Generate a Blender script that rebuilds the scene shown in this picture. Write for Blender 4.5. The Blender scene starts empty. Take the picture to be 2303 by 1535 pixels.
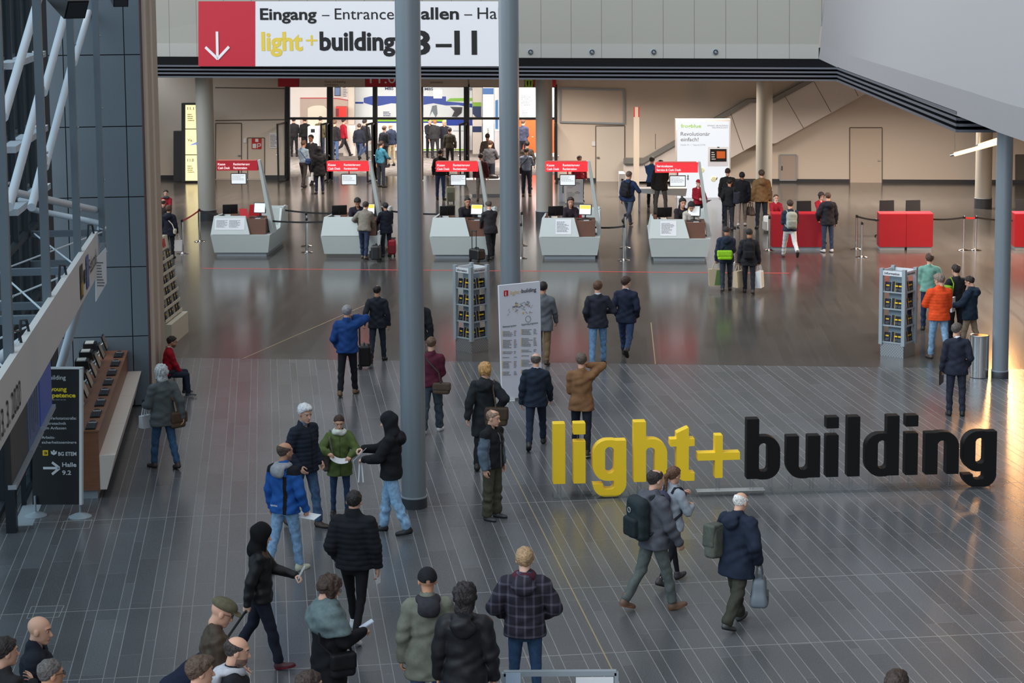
import bpy, math, random
import numpy as np
from mathutils import Vector, Matrix
random.seed(7); RNG = np.random.default_rng(7)
sc = bpy.context.scene
COL = sc.collection

# ------------------------------------------------------------------ camera
F, PX, PY, CH = 4400.0, 1151.5, 466.0, 7.7          # focal length in px, principal point, eye height
TP = .1172; _p = math.atan(TP); _r = math.radians(.412)
FW = np.array([0, math.cos(_p), -math.sin(_p)]); _R0 = np.array([1., 0, 0]); _U0 = np.cross(_R0, FW)
RT = math.cos(_r)*_R0 - math.sin(_r)*_U0; UP = math.cos(_r)*_U0 + math.sin(_r)*_R0
CAM = np.array([0, 0, CH])
cd = bpy.data.cameras.new('camera'); cam = bpy.data.objects.new('camera', cd); COL.objects.link(cam)
cd.sensor_fit = 'HORIZONTAL'; cd.sensor_width = 36; cd.lens = 36*F/2303
cd.shift_x = 0; cd.shift_y = -(767.5-PY)/2303
cd.clip_start = .5; cd.clip_end = 400
m = Matrix.Identity(4)
for i in range(3):
    m[i][0] = RT[i]; m[i][1] = UP[i]; m[i][2] = -FW[i]; m[i][3] = CAM[i]
cam.matrix_world = m
sc.camera = cam

# ------------------------------------------------------------------ light
sc.view_settings.view_transform = 'Standard'; sc.view_settings.look = 'None'
sc.view_settings.gamma = 1; sc.view_settings.use_curve_mapping = False
sc.view_settings.exposure = 0.0
w = bpy.data.worlds.new('world'); sc.world = w; w.use_nodes = True
bg = w.node_tree.nodes['Background']
_n = w.node_tree.nodes; _l = w.node_tree.links.new
# the unbuilt rest of the hall: bright overcast glazing on the left and overhead, dim walls to the right and behind
_tc = _n.new('ShaderNodeTexCoord'); _dp = _n.new('ShaderNodeVectorMath'); _dp.operation = 'DOT_PRODUCT'; _l(_tc.outputs['Generated'], _dp.inputs[0]); _dp.inputs[1].default_value = (-.80, -.28, .53)
_mr = _n.new('ShaderNodeMapRange'); _mr.interpolation_type = 'SMOOTHSTEP'; _l(_dp.outputs['Value'], _mr.inputs[0]); _mr.inputs[1].default_value = -.15; _mr.inputs[2].default_value = .75
_mx = _n.new('ShaderNodeMix'); _mx.data_type = 'RGBA'; _l(_mr.outputs[0], _mx.inputs[0]); _mx.inputs[6].default_value = (.20, .205, .21, 1); _mx.inputs[7].default_value = (1.36, 1.48, 1.58, 1)
_l(_mx.outputs[2], bg.inputs[0]); bg.inputs[1].default_value = 1.0
def light(name, kind, loc, energy, color=(1, 1, 1), size=1, sizey=None, rot=(0, 0, 0), angle=None, spread=None):
    l = bpy.data.lights.new(name, kind); l.energy = energy; l.color = color
    if kind == 'AREA':
        l.size = size
        if sizey: l.shape = 'RECTANGLE'; l.size_y = sizey
        if spread: l.spread = math.radians(spread)
    if kind == 'SUN': l.angle = math.radians(angle)
    if kind in ('POINT', 'SPOT'): l.shadow_soft_size = size
    o = bpy.data.objects.new(name, l); COL.objects.link(o); o.location = loc; o.rotation_euler = rot
    return o
# overcast daylight through the glass roof and the glazed left front
sn = light('daylight', 'SUN', (0, 0, 30), 2.1, (.84, .93, 1), angle=50)
sn.rotation_euler = Vector((.80, .42, -.56)).to_track_quat('-Z', 'Y').to_euler()
# warm downlights under the gallery (z 4.5) and the bright trade hall behind the doors
for lx, ly in ((-11, 68), (-5, 70), (1, 70), (6, 68), (13, 66), (14, 55), (13, 45)):
    light('downlight', 'AREA', (lx, ly, 4.55), 430 if lx < 10 else 760, (1, .85, .73), 2.2, spread=150)
for lx in (-9, -4, 1, 5):
    light('hall_light', 'AREA', (lx, 81, 4.55), 760, (1, .97, .94), 4, 5, rot=(math.radians(38), 0, 0))
LIMIT = sc.cycles
LIMIT.max_bounces = 6; LIMIT.diffuse_bounces = 3; LIMIT.glossy_bounces = 3; LIMIT.transmission_bounces = 6
LIMIT.transparent_max_bounces = 8; LIMIT.caustics_reflective = False; LIMIT.caustics_refractive = False
LIMIT.sample_clamp_indirect = 4
LIMIT.use_denoising = True

# ------------------------------------------------------------------ view geometry helpers
def ray(x, y): return FW + RT*(x-PX)/F - UP*(y-PY)/F
def G(x, y, z=0.):
    d = ray(x, y); return CAM + d*((z-CH)/d[2])          # the point at height z seen at x, y
def D(x, y, Y):
    d = ray(x, y); return CAM + d*(Y/d[1])               # the point at depth Y
def W(x, y, p, n):
    d = ray(x, y); p = np.asarray(p, float); n = np.asarray(n, float)
    return CAM + d*(((p-CAM)@n)/(d@n))                   # the point on the plane through p with normal n
def proj(P):
    v = np.asarray(P, float)-CAM; k = v@FW; return PX+F*(v@RT)/k, PY-F*(v@UP)/k
AA = math.radians(-7.18); DA = np.array([math.sin(AA), math.cos(AA), 0]); NA = np.array([math.cos(AA), -math.sin(AA), 0])
AB = math.radians(3.26); DB = np.array([math.sin(AB), math.cos(AB), 0]); NB = np.array([math.cos(AB), -math.sin(AB), 0])

# ------------------------------------------------------------------ materials
def lin(c):
    return tuple((v/255/12.92 if v/255 <= .04045 else ((v/255+.055)/1.055)**2.4) for v in c)+(1,)
MATS = {}
def mat(name, c=(128, 128, 128), rough=.6, metal=0., kind=None, emit=0, ecol=None, spec=.5, alpha=1, c2=None, scale=20., amt=.5, bump=0.):
    """kind: None | 'mottle' (two-tone noise) | 'knit' | 'quilt' | 'wood' | 'plaid' | 'denim' | 'ribs'"""
    key = (name, c, c2)
    if key in MATS: return MATS[key]
    M = bpy.data.materials.new(name); M.use_nodes = True; MATS[key] = M
    nt = M.node_tree; b = nt.nodes['Principled BSDF']; L = nt.links.new
    b.inputs['Base Color'].default_value = lin(c); b.inputs['Roughness'].default_value = rough
    b.inputs['Metallic'].default_value = metal; b.inputs['Specular IOR Level'].default_value = spec
    if alpha < 1: b.inputs['Alpha'].default_value = alpha
    if emit:
        b.inputs['Emission Color'].default_value = lin(ecol or c); b.inputs['Emission Strength'].default_value = emit
    def node(t, **k):
        n = nt.nodes.new('ShaderNode'+t)
        for a, v in k.items(): setattr(n, a, v)
        return n
    def mixc(f, a, bb):
        n = node('Mix', data_type='RGBA'); L(f, n.inputs[0])
        for i, v in ((6, a), (7, bb)):
            if hasattr(v, 'is_linked') or hasattr(v, 'links'): L(v, n.inputs[i])
            else: n.inputs[i].default_value = lin(v)
        return n.outputs[2]
    def addbump(h, s, d):
        n = node('Bump'); n.inputs['Strength'].default_value = s; n.inputs['Distance'].default_value = d
        L(h, n.inputs['Height']); L(n.outputs[0], b.inputs['Normal'])
    if kind:
        tc = node('TexCoord').outputs['Object']
        nz = node('TexNoise'); nz.inputs['Scale'].default_value = scale; nz.inputs['Detail'].default_value = 4
        L(tc, nz.inputs['Vector'])
        c2 = c2 or tuple(min(255, v*1.35+8) for v in c)
        if kind in ('mottle', 'denim'):
            rp = node('ValToRGB'); rp.color_ramp.elements[0].position = .35; rp.color_ramp.elements[1].position = .72
            L(nz.outputs['Fac'], rp.inputs[0])
            L(mixc(rp.outputs[0], c, c2), b.inputs['Base Color'])
            if bump: addbump(nz.outputs['Fac'], bump, .02)
        if kind in ('knit', 'ribs'):
            wv = node('TexWave'); wv.bands_direction = 'Z'; wv.inputs['Scale'].default_value = scale; wv.inputs['Distortion'].default_value = 1.2
            L(tc, wv.inputs['Vector']); L(mixc(wv.outputs['Fac'], c, c2), b.inputs['Base Color']); addbump(wv.outputs['Fac'], .5, .01)
        if kind == 'wood':
            mp = node('Mapping'); mp.inputs['Scale'].default_value = (1, 1, 9); L(tc, mp.inputs[0]); L(mp.outputs[0], nz.inputs['Vector'])
            nz.inputs['Scale'].default_value = 3; nz.inputs['Distortion'].default_value = .6
            L(mixc(nz.outputs['Fac'], c, c2), b.inputs['Base Color'])
        if kind == 'plaid':
            sp = node('SeparateXYZ'); L(tc, sp.inputs[0]); fs = []
            for ax, per, wd in ((0, .09, .25), (2, .11, .22)):
                a = node('Math', operation='DIVIDE'); L(sp.outputs[ax], a.inputs[0]); a.inputs[1].default_value = per
                f = node('Math', operation='FRACT'); L(a.outputs[0], f.inputs[0])
                l = node('Math', operation='LESS_THAN'); L(f.outputs[0], l.inputs[0]); l.inputs[1].default_value = wd; fs.append(l.outputs[0])
            ad = node('Math', operation='ADD'); L(fs[0], ad.inputs[0]); L(fs[1], ad.inputs[1])
            ml = node('Math', operation='MULTIPLY'); L(ad.outputs[0], ml.inputs[0]); ml.inputs[1].default_value = .5
            L(mixc(ml.outputs[0], c, c2), b.inputs['Base Color'])
    return M
def cloth(c, kind=None, rough=.85, **k):
    if kind in (None, 'quilt', 'denim', 'leather'): return mat('cloth_'+(kind or 'plain'), c, rough, kind='mottle', spec=.25, bump=.22, **dict(k, c2=k.get('c2') or tuple(min(255, int(v*(1.22 if kind == 'denim' else 1.12)+3)) for v in c)))
    return mat('cloth', c, rough, kind=kind, spec=.25, **k)
M_white = mat('white_paint', (214, 216, 216), .45)
M_panel = mat('pale_panel', (188, 196, 198), .5)
M_wood = mat('walnut', (146, 98, 72), .45, kind='wood', c2=(106, 68, 50))
M_black = mat('black_plastic', (18, 18, 20), .4)
M_dark = mat('dark_steel', (40, 44, 50), .45)
M_steel = mat('brushed_steel', (190, 190, 190), .25, 1.)
M_chrome = mat('chrome', (215, 215, 215), .1, 1.)
M_alu = mat('grey_aluminium', (150, 160, 168), .45, .2)
M_red = mat('signal_red', (196, 18, 34), .5)
M_paper = mat('paper', (226, 228, 232), .7)
M_ink = mat('ink', (22, 22, 24), .8)
M_inkg = mat('grey_ink', (120, 122, 126), .8)
M_yel = mat('yellow', (240, 196, 30), .6)

# ------------------------------------------------------------------ mesh helpers
def mkmesh(name, V, Fc, mats, mi=None, smooth=None):
    me = bpy.data.meshes.new(name)
    me.from_pydata([tuple(v) for v in V] if not isinstance(V, np.ndarray) else V.tolist(), [], Fc if isinstance(Fc, list) else Fc.tolist())
    for k in (mats if isinstance(mats, (list, tuple)) else [mats]): me.materials.append(k)
    if mi is not None: me.polygons.foreach_set('material_index', np.asarray(mi, 'i4'))
    if smooth:
        me.polygons.foreach_set('use_smooth', np.ones(len(me.polygons), bool))
        if smooth is not True: me.set_sharp_from_angle(angle=math.radians(smooth))
    me.update(); return me
def link(name, me, parent=None):
    o = bpy.data.objects.new(name, me); COL.objects.link(o)
    if parent is not None: o.parent = parent
    return o
def tag(o, label, cat, group=None, kind=None):
    if label: o['label'] = label
    if cat: o['category'] = cat
    if group: o['group'] = group
    if kind: o['kind'] = kind
    return o
def thing(name, label, cat, loc=(0, 0, 0), rz=0, group=None):
    o = bpy.data.objects.new(name, None); COL.objects.link(o); o.empty_display_size = .1
    o.location = tuple(loc); o.rotation_euler = (0, 0, rz)
    return tag(o, label, cat, group)
def structure(o): o['kind'] = 'structure'; return o
def copy_tree(o, parent=None):
    c = o.copy(); COL.objects.link(c); c.parent = parent
    for ch in list(o.children): copy_tree(ch, c)
    return c

class MB:
    """collects shapes and links them as ONE mesh object"""
    def __init__(s): s.v = []; s.f = []; s.m = []; s.mats = []
    def _m(s, M):
        if M is None: return 0
        if M not in s.mats: s.mats.append(M)
        return s.mats.index(M)
    def add(s, V, Fc, M=None):
        b = len(s.v); k = s._m(M); s.v += [tuple(map(float, p)) for p in V]
        for f in Fc: s.f.append([b+i for i in f]); s.m.append(k)
        return s
    def box(s, x0, x1, y0, y1, z0, z1, M=None):
        V = [(x, y, z) for z in (z0, z1) for y in (y0, y1) for x in (x0, x1)]
        return s.add(V, [(0, 2, 3, 1), (4, 5, 7, 6), (0, 1, 5, 4), (2, 6, 7, 3), (0, 4, 6, 2), (1, 3, 7, 5)], M)
    def hexa(s, bot, top, M=None):
        """bottom and top rings, both counter-clockwise seen from above"""
        n = len(bot); V = list(bot)+list(top)
        return s.add(V, [tuple(range(n))[::-1], tuple(range(n, 2*n))]+[(i, (i+1) % n, n+(i+1) % n, n+i) for i in range(n)], M)
    def prism(s, poly, d, M=None):
        """planar polygon pushed along vector d"""
        d = np.asarray(d, float); P = [np.asarray(p, float) for p in poly]
        nrm = np.zeros(3)
        for i in range(len(P)): nrm += np.cross(P[i], P[(i+1) % len(P)])
        if nrm@d < 0: P = P[::-1]
        return s.hexa(P, [p+d for p in P], M)
    def bar(s, a, b, w, h=None, M=None, up=(0, 0, 1)):
        a = np.asarray(a, float); b = np.asarray(b, float); h = h or w
        d = b-a; d = d/np.linalg.norm(d); u = np.asarray(up, float)
        if abs(d@u) > .98: u = np.array([0, 1., 0])
        x = np.cross(d, u); x /= np.linalg.norm(x); y = np.cross(x, d)
        R = [(-1, -1), (1, -1), (1, 1), (-1, 1)]
        return s.hexa([a+x*w/2*i+y*h/2*j for i, j in R][::-1], [b+x*w/2*i+y*h/2*j for i, j in R][::-1], M)
    def tube(s, pts, r, n=8, M=None, cap=True):
        P = [np.asarray(p, float) for p in pts]; rs = r if isinstance(r, (list, tuple)) else [r]*len(P)
        rings = []; ux = None
        for i, p in enumerate(P):
            d = (P[min(i+1, len(P)-1)]-P[max(i-1, 0)]); d /= np.linalg.norm(d)+1e-9
            if ux is None:
                u = np.array([0, 0, 1.]) if abs(d[2]) < .9 else np.array([0, 1., 0]); ux = np.cross(d, u)
            else: ux = ux-d*(ux@d)
            ux /= np.linalg.norm(ux); uy = np.cross(d, ux)
            rings.append([p+rs[i]*(math.cos(t)*ux+math.sin(t)*uy) for t in (2*math.pi*k/n for k in range(n))])
        V = [q for R in rings for q in R]; Fc = []
        for i in range(len(P)-1):
            for k in range(n): Fc.append((i*n+k, i*n+(k+1) % n, (i+1)*n+(k+1) % n, (i+1)*n+k))
        if cap: Fc += [tuple(range(n))[::-1], tuple(range((len(P)-1)*n, len(P)*n))]
        return s.add(V, Fc, M)
    def lathe(s, prof, c=(0, 0, 0), n=24, M=None):
        V = []; Fc = []; k = len(prof)
        for r, z in prof:
            for i in range(n): V.append((c[0]+r*math.cos(2*math.pi*i/n), c[1]+r*math.sin(2*math.pi*i/n), c[2]+z))
        for j in range(k-1):
            for i in range(n): Fc.append((j*n+i, j*n+(i+1) % n, (j+1)*n+(i+1) % n, (j+1)*n+i))
        if prof[0][0] > 1e-6: Fc.append(tuple(range(n))[::-1])
        if prof[-1][0] > 1e-6: Fc.append(tuple(range((k-1)*n, k*n)))
        return s.add(V, Fc, M)
    def build(s, name, M=None, parent=None, smooth=None):
        mats = s.mats or [M]
        if s.mats and M is not None and M not in s.mats: mats = s.mats
        return link(name, mkmesh(name, s.v, s.f, mats, s.m, smooth), parent)

def text_mesh(t, h, bold=0., xs=1., align='LEFT', spacing=1., ex=0.):
    """verts (x right, y up) and faces of a line of lettering with cap height h"""
    cu = bpy.data.curves.new('t', 'FONT'); cu.body = t; cu.size = 1; cu.offset = bold; cu.align_x = align; cu.space_character = spacing
    cu.resolution_u = 3
    o = bpy.data.objects.new('t', cu); COL.objects.link(o)
    dg = bpy.context.evaluated_depsgraph_get(); me = bpy.data.meshes.new_from_object(o.evaluated_get(dg))
    V = np.array([v.co[:] for v in me.vertices]) if len(me.vertices) else np.zeros((0, 3)); Fc = [list(p.vertices) for p in me.polygons]
    bpy.data.objects.remove(o); bpy.data.curves.remove(cu); bpy.data.meshes.remove(me)
    s = h/.70; V = V*s
    if len(V): V[:, 0] *= xs
    return V, Fc
def lettering(mb, t, org, right, up, h, M, bold=0., xs=1., align='LEFT', width=None):
    """lay a line of lettering on a surface; width squeezes it to fit"""
    V, Fc = text_mesh(t, h, bold, xs, align)
    if not len(V): return
    if width:
        wd = V[:, 0].max()-V[:, 0].min(); V[:, 0] = (V[:, 0]-V[:, 0].min())*width/wd
    o = np.asarray(org, float); r = np.asarray(right, float); u = np.asarray(up, float)
    r = r/np.linalg.norm(r); u = u/np.linalg.norm(u)
    mb.add([o+r*v[0]+u*v[1] for v in V], Fc, M)
def rows(mb, org, right, up, w, h, n, M, fill=.45, seed=1):
    """illegible small print: thin broken lines"""
    o = np.asarray(org, float); r = np.asarray(right, float); u = np.asarray(up, float); R = random.Random(seed)
    r = r/np.linalg.norm(r); u = u/np.linalg.norm(u)
    for i in range(n):
        y = h*(1-(i+.5)/n); x = 0.; t = h/n*fill; end = w*R.uniform(.55, 1)
        while x < end:
            l = w*R.uniform(.06, .2); l = min(l, end-x)
            mb.add([o+r*x+u*(y-t/2), o+r*(x+l)+u*(y-t/2), o+r*(x+l)+u*(y+t/2), o+r*x+u*(y+t/2)], [(0, 1, 2, 3)], M); x += l+w*.025
# ------------------------------------------------------------------ smooth solids (distance fields -> closed quad meshes)
f4 = np.float32
_CO = np.array([(i, j, k) for i in (0, 1) for j in (0, 1) for k in (0, 1)])
_ED = [(a, b) for a in range(8) for b in range(a+1, 8) if np.abs(_CO[a]-_CO[b]).sum() == 1]
def snet(fn, lo, hi, h):
    lo = np.asarray(lo, float); n = np.ceil((np.asarray(hi, float)-lo)/h).astype(int)+2
    ax = [(lo[i]+h*(np.arange(n[i])-.5)).astype(f4) for i in range(3)]
    X, Y, Z = np.meshgrid(*ax, indexing='ij'); V = fn(X, Y, Z).astype(f4)
    for i in range(3):
        sl = [slice(None)]*3
        for e in (0, -1): sl[i] = e; V[tuple(sl)] = np.maximum(V[tuple(sl)], 1e-3)
    S = V < 0; nx, ny, nz = n
    cnt = sum(S[a:nx-1+a, b:ny-1+b, c:nz-1+c].astype(np.int8) for a, b, c in _CO)
    ii = np.argwhere((cnt > 0) & (cnt < 8)); N = len(ii)
    idx = -np.ones((nx-1, ny-1, nz-1), int); idx[tuple(ii.T)] = np.arange(N)
    acc = np.zeros((N, 3)); num = np.zeros(N)
    cv = [V[tuple((ii+c).T)] for c in _CO]
    for a, b in _ED:
        va, vb = cv[a], cv[b]; m = (va < 0) != (vb < 0); t = np.where(m, va/np.where(m, va-vb, 1), 0)
        acc += np.where(m[:, None], _CO[a]+t[:, None]*(_CO[b]-_CO[a]), 0); num += m
    P = lo+h*(ii+acc/np.maximum(num, 1)[:, None]-.5)
    Q = []
    for axn in range(3):
        u, v = (axn+1) % 3, (axn+2) % 3
        sa = [slice(None)]*3; sb = [slice(None)]*3; sa[axn] = slice(0, -1); sb[axn] = slice(1, None)
        A = S[tuple(sa)]; B = S[tuple(sb)]; m = A != B
        e = np.argwhere(m); e = e[(e[:, u] > 0) & (e[:, v] > 0) & (e[:, u] < n[u]-1) & (e[:, v] < n[v]-1)]
        if not len(e): continue
        du = np.zeros(3, int); du[u] = 1; dv = np.zeros(3, int); dv[v] = 1
        q = np.stack([idx[tuple((e-du-dv).T)], idx[tuple((e-dv).T)], idx[tuple(e.T)], idx[tuple((e-du).T)]], 1)
        fl = ~A[tuple(e.T)]; q[fl] = q[fl][:, ::-1]; Q.append(q)
    return P, np.concatenate(Q) if Q else np.zeros((0, 4), int)
def smin(a, b, k):
    h = np.clip(.5+.5*(b-a)/k, 0, 1); return b+(a-b)*h-k*h*(1-h)
def smax(a, b, k): return -smin(-a, -b, k)
def rc(X, Y, Z, a, b, ra, rb):
    a = np.asarray(a, float); d = np.asarray(b, float)-a; L = max(d@d, 1e-9)
    x = X-f4(a[0]); y = Y-f4(a[1]); z = Z-f4(a[2])
    t = np.clip((x*f4(d[0])+y*f4(d[1])+z*f4(d[2]))/f4(L), 0, 1)
    return np.sqrt((x-t*f4(d[0]))**2+(y-t*f4(d[1]))**2+(z-t*f4(d[2]))**2)-(f4(ra)+t*f4(rb-ra))
def ell(X, Y, Z, c, r):
    x = (X-f4(c[0]))/f4(r[0]); y = (Y-f4(c[1]))/f4(r[1]); z = (Z-f4(c[2]))/f4(r[2])
    return (np.sqrt(x*x+y*y+z*z)-1)*f4(min(r))
def rbox(X, Y, Z, c, r, rad):
    q = [np.abs(A-f4(c[i]))-f4(r[i]-rad) for i, A in enumerate((X, Y, Z))]
    o = np.sqrt(sum(np.maximum(a, 0)**2 for a in q)); return o+np.minimum(np.maximum(q[0], np.maximum(q[1], q[2])), 0)-f4(rad)
def column(X, Y, Z, zs, rx, ry, cy):
    z = Z[0, 0] if Z.ndim == 3 and False else Z
    a = np.interp(z, zs, rx).astype(f4); b = np.interp(z, zs, ry).astype(f4); c = np.interp(z, zs, cy).astype(f4)
    d = (np.sqrt((X/a)**2+((Y-c)/b)**2)-1)*np.minimum(a, b)
    return np.maximum(d, np.maximum(Z-f4(zs[-1]), f4(zs[0])-Z))
def rotx(p, a, c):           # turn about the x axis through c
    p = np.asarray(p, float)-c; s, k = math.sin(a), math.cos(a); return np.array([p[0], k*p[1]-s*p[2], s*p[1]+k*p[2]])+c
def Rm(yaw, pitch, roll=0):  # head turn: yaw to the right, pitch down
    return np.array(Matrix.Rotation(-yaw, 3, 'Z') @ Matrix.Rotation(-pitch, 3, 'X') @ Matrix.Rotation(roll, 3, 'Y'))

# ------------------------------------------------------------------ head, hair, hands, shoes: built once, then posed
def skull_d(X, Y, Z): return smin(ell(X, Y, Z, (0, -.012, .032), (.076, .096, .086)), ell(X, Y, Z, (0, .022, -.040), (.058, .070, .078)), .03)
def head_d(X, Y, Z):
    d = skull_d(X, Y, Z)
    d = smin(d, rc(X, Y, Z, (0, .086, .006), (0, .106, -.028), .008, .0135), .012)
    d = smin(d, ell(X, Y, Z, (0, .068, -.096), (.026, .022, .018)), .02)
    d = smin(d, ell(X, Y, Z, (0, .072, .036), (.05, .018, .012)), .015)
    for s in (-1, 1):
        d = smax(d, -ell(X, Y, Z, (s*.031, .1, .013), (.019, .022, .013)), .012)
        d = smin(d, ell(X, Y, Z, (s*.077, -.008, -.004), (.012, .022, .032)), .006)
        d = np.minimum(d, ell(X, Y, Z, (s*.031, .0755, .012), (.0135, .0125, .011)))
    d = smin(d, ell(X, Y, Z, (0, .086, -.062), (.023, .013, .010)), .006)
    return smin(d, rc(X, Y, Z, (0, -.020, -.06), (0, -.026, -.105), .051, .051), .02)
_C = {}
def cached(k, fn):
    if k not in _C: _C[k] = fn()
    return _C[k]
def head_geo(h, beard=False):
    def mk():
        P, Q = snet(head_d, (-.1, -.12, -.27), (.1, .13, .13), h); c = P[Q].mean(1); mi = np.zeros(len(Q), int)
        x, y, z = np.abs(c[:, 0]), c[:, 1], c[:, 2]
        mi[(np.sqrt((x-.031)**2+(z-.012)**2*1.6) < .0095) & (y > .066)] = 1
        mi[(np.sqrt((x/.021)**2+((z+.062)/.0085)**2) < 1) & (y > .07)] = 2
        mi[(x > .012) & (x < .052) & (z > .034) & (z < .0415) & (y > .062)] = 3
        if beard: mi[((z < -.045) & (z > -.125) & (y > .0) & (mi == 0)) & ~((x < .016) & (z > -.05))] = 4
        return P, Q, mi
    return cached(('head', h, beard), mk)
def hair_geo(style, h):
    def mk():
        lo, hi = [-.13, -.19, -.16], [.13, .16, .17]
        hl = lambda X, Y, Z: (.88*Y+.008-Z)*.75                    # the hairline plane
        n = lambda X, Y, Z: .0028*np.sin(75*X+30*Z+4*np.sin(30*Y))+.0028*np.sin(85*Y+50*Z+3*np.sin(40*X))
        def short(X, Y, Z, t=.013, low=-.085): return smax(smax(skull_d(X, Y, Z)-f4(t)+n(X, Y, Z), hl(X, Y, Z), .01), low-Z, .01)
        if style == 'short': fn = short
        elif style == 'crop': fn = lambda X, Y, Z: short(X, Y, Z, .007)
        elif style == 'thick': fn = lambda X, Y, Z: smin(short(X, Y, Z, .018), ell(X, Y, Z, (.008, .05, .098), (.055, .05, .028)), .03)
        elif style == 'fringe': fn = lambda X, Y, Z: smax(smax(short(X, Y, Z, .008), Z-(.062-.25*Y), .01), -(.075-np.abs(X)+np.maximum(-Y-.0, 0)*1.4)*-1 if False else Y-.05, .01)
        elif style == 'thin': fn = lambda X, Y, Z: smax(short(X, Y, Z, .008), .055-np.sqrt(X*X+(Y-.0)**2+(Z-.125)**2), .01)
        elif style in ('bob', 'curly'):
            t = .024 if style == 'bob' else .03
            fn = lambda X, Y, Z: smax(smax(skull_d(X, Y, Z)-f4(t)+2*n(X, Y, Z), np.minimum((.75*Y-Z)*.8, np.maximum(Y-.055, .06-np.abs(X))), .01), -.105-Z, .01)
        elif style == 'long':
            lo[2] = -.30
            fn = lambda X, Y, Z: smin(smax(skull_d(X, Y, Z)-f4(.02)+n(X, Y, Z), np.minimum(hl(X, Y, Z), np.maximum(Y-.018, .066-np.abs(X))), .01), ell(X, Y, Z, (0, -.075, -.14), (.09, .05, .13)), .03)
        elif style == 'bun': fn = lambda X, Y, Z: smin(short(X, Y, Z, .012), ell(X, Y, Z, (0, -.12, .05), (.045, .04, .045)), .015)
        elif style == 'pony':
            lo[2] = -.30
            fn = lambda X, Y, Z: smin(smin(short(X, Y, Z, .012), rc(X, Y, Z, (0, -.10, .05), (0, -.145, .0), .025, .032), .02), rc(X, Y, Z, (0, -.145, .0), (0, -.13, -.2), .032, .015), .02)
        elif style == 'mop':
            lo[2] = -.2
            fn = lambda X, Y, Z: smin(smax(skull_d(X, Y, Z)-f4(.026)+2.5*n(X, Y, Z), np.minimum(hl(X, Y, Z), Y-.03), .01), ell(X, Y, Z, (0, -.05, -.10), (.085, .055, .06)), .03)
        elif style == 'hood':
            lo = [-.19, -.21, -.28]; hi = [.19, .18, .19]
            def fn(X, Y, Z):
                d = smin(ell(X, Y, Z, (0, -.015, .025), (.104, .125, .124)), rc(X, Y, Z, (0, -.02, -.07), (0, -.02, -.17), .088, .115), .05)
                return smax(d+.004*np.sin(40*Z+25*Y), -ell(X, Y, Z, (0, .14, -.01), (.068, .085, .092)), .02)
        elif style == 'cap':
            def fn(X, Y, Z):
                d = smax(smax(skull_d(X, Y, Z)-f4(.017), .042-Z-.12*Y*0, .006), Z-.14, .01)
                return smin(d, ell(X, Y, Z, (0, .125, .05-.0), (.07, .06, .009)), .01)
        elif style == 'capback':
            def fn(X, Y, Z):
                d = smax(skull_d(X, Y, Z)-f4(.016), .03+.25*Y-Z, .006)
                d = smax(d, -ell(X, Y, Z, (0, -.125, .018), (.03, .03, .018)), .005)
                return smin(d, ell(X, Y, Z, (0, .125, .06), (.06, .05, .008)), .01)
        elif style == 'flatcap':
            def fn(X, Y, Z):
                d = smax(ell(X, Y, Z, (0, -.005, .075), (.098, .122, .065)), .045-Z, .008)
                return smin(d, ell(X, Y, Z, (0, .125, .045), (.075, .055, .012)), .015)
        P, Q = snet(fn, lo, hi, h); return P, Q
    return cached(('hair', style, h), mk)
def hand_geo(pose, h):
    """right hand hanging: wrist at the origin, fingers towards -z, palm facing -x (the thigh), thumb on the +y side"""
    def mk():
        bend = {'relaxed': (18, 28, 18), 'grip': (62, 88, 50), 'flat': (6, 10, 6), 'pinch': (48, 42, 25)}[pose]
        base = [(.030, -.088, .078), (.010, -.094, .086), (-.011, -.092, .080), (-.031, -.084, .062)]     # y, z of knuckle, length
        chains = []
        for k, (y, z, l) in enumerate(base):
            p = np.array([0, y, z]); a = 0.; pts = [p.copy()]
            for s, bd in zip((.44, .32, .24), bend):
                a += math.radians(bd+3*k); p = p+l*s*np.array([-math.sin(a), .04*(1.5-k), -math.cos(a)]); pts.append(p.copy())
            chains.append((pts, .0088 if k < 3 else .0076))
        t0 = np.array([-.006, .028, -.030]); inn = {'relaxed': .45, 'grip': .85, 'flat': .2, 'pinch': .8}[pose]
        t1 = t0+.036*np.array([-inn, .75-.3*inn, -.65]); t2 = t1+.028*np.array([-inn*.9, .25-.35*inn, -.85]); t3 = t2+.022*np.array([-inn, -.1*inn, -.9])
        def fn(X, Y, Z):
            d = smin(ell(X, Y, Z, (0, 0, -.055), (.017, .043, .052)), rc(X, Y, Z, (0, 0, .03), (0, 0, -.03), .026, .022), .02)
            for pts, r in chains:
                for a, b, k in ((0, 1, 0), (1, 2, 1), (2, 3, 2)):
                    q = rc(X, Y, Z, pts[a], pts[b], r-.0006*k, r-.0006*(k+1)); d = smin(d, q, .006) if k == 0 else np.minimum(d, q)
            d = smin(d, rc(X, Y, Z, t0, t1, .014, .0105), .01)
            return np.minimum(np.minimum(d, rc(X, Y, Z, t1, t2, .0105, .0095)), rc(X, Y, Z, t2, t3, .0095, .008))
        return snet(fn, (-.10, -.075, -.20), (.035, .075, .045), h)
    return cached(('hand', pose, h), mk)
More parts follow.
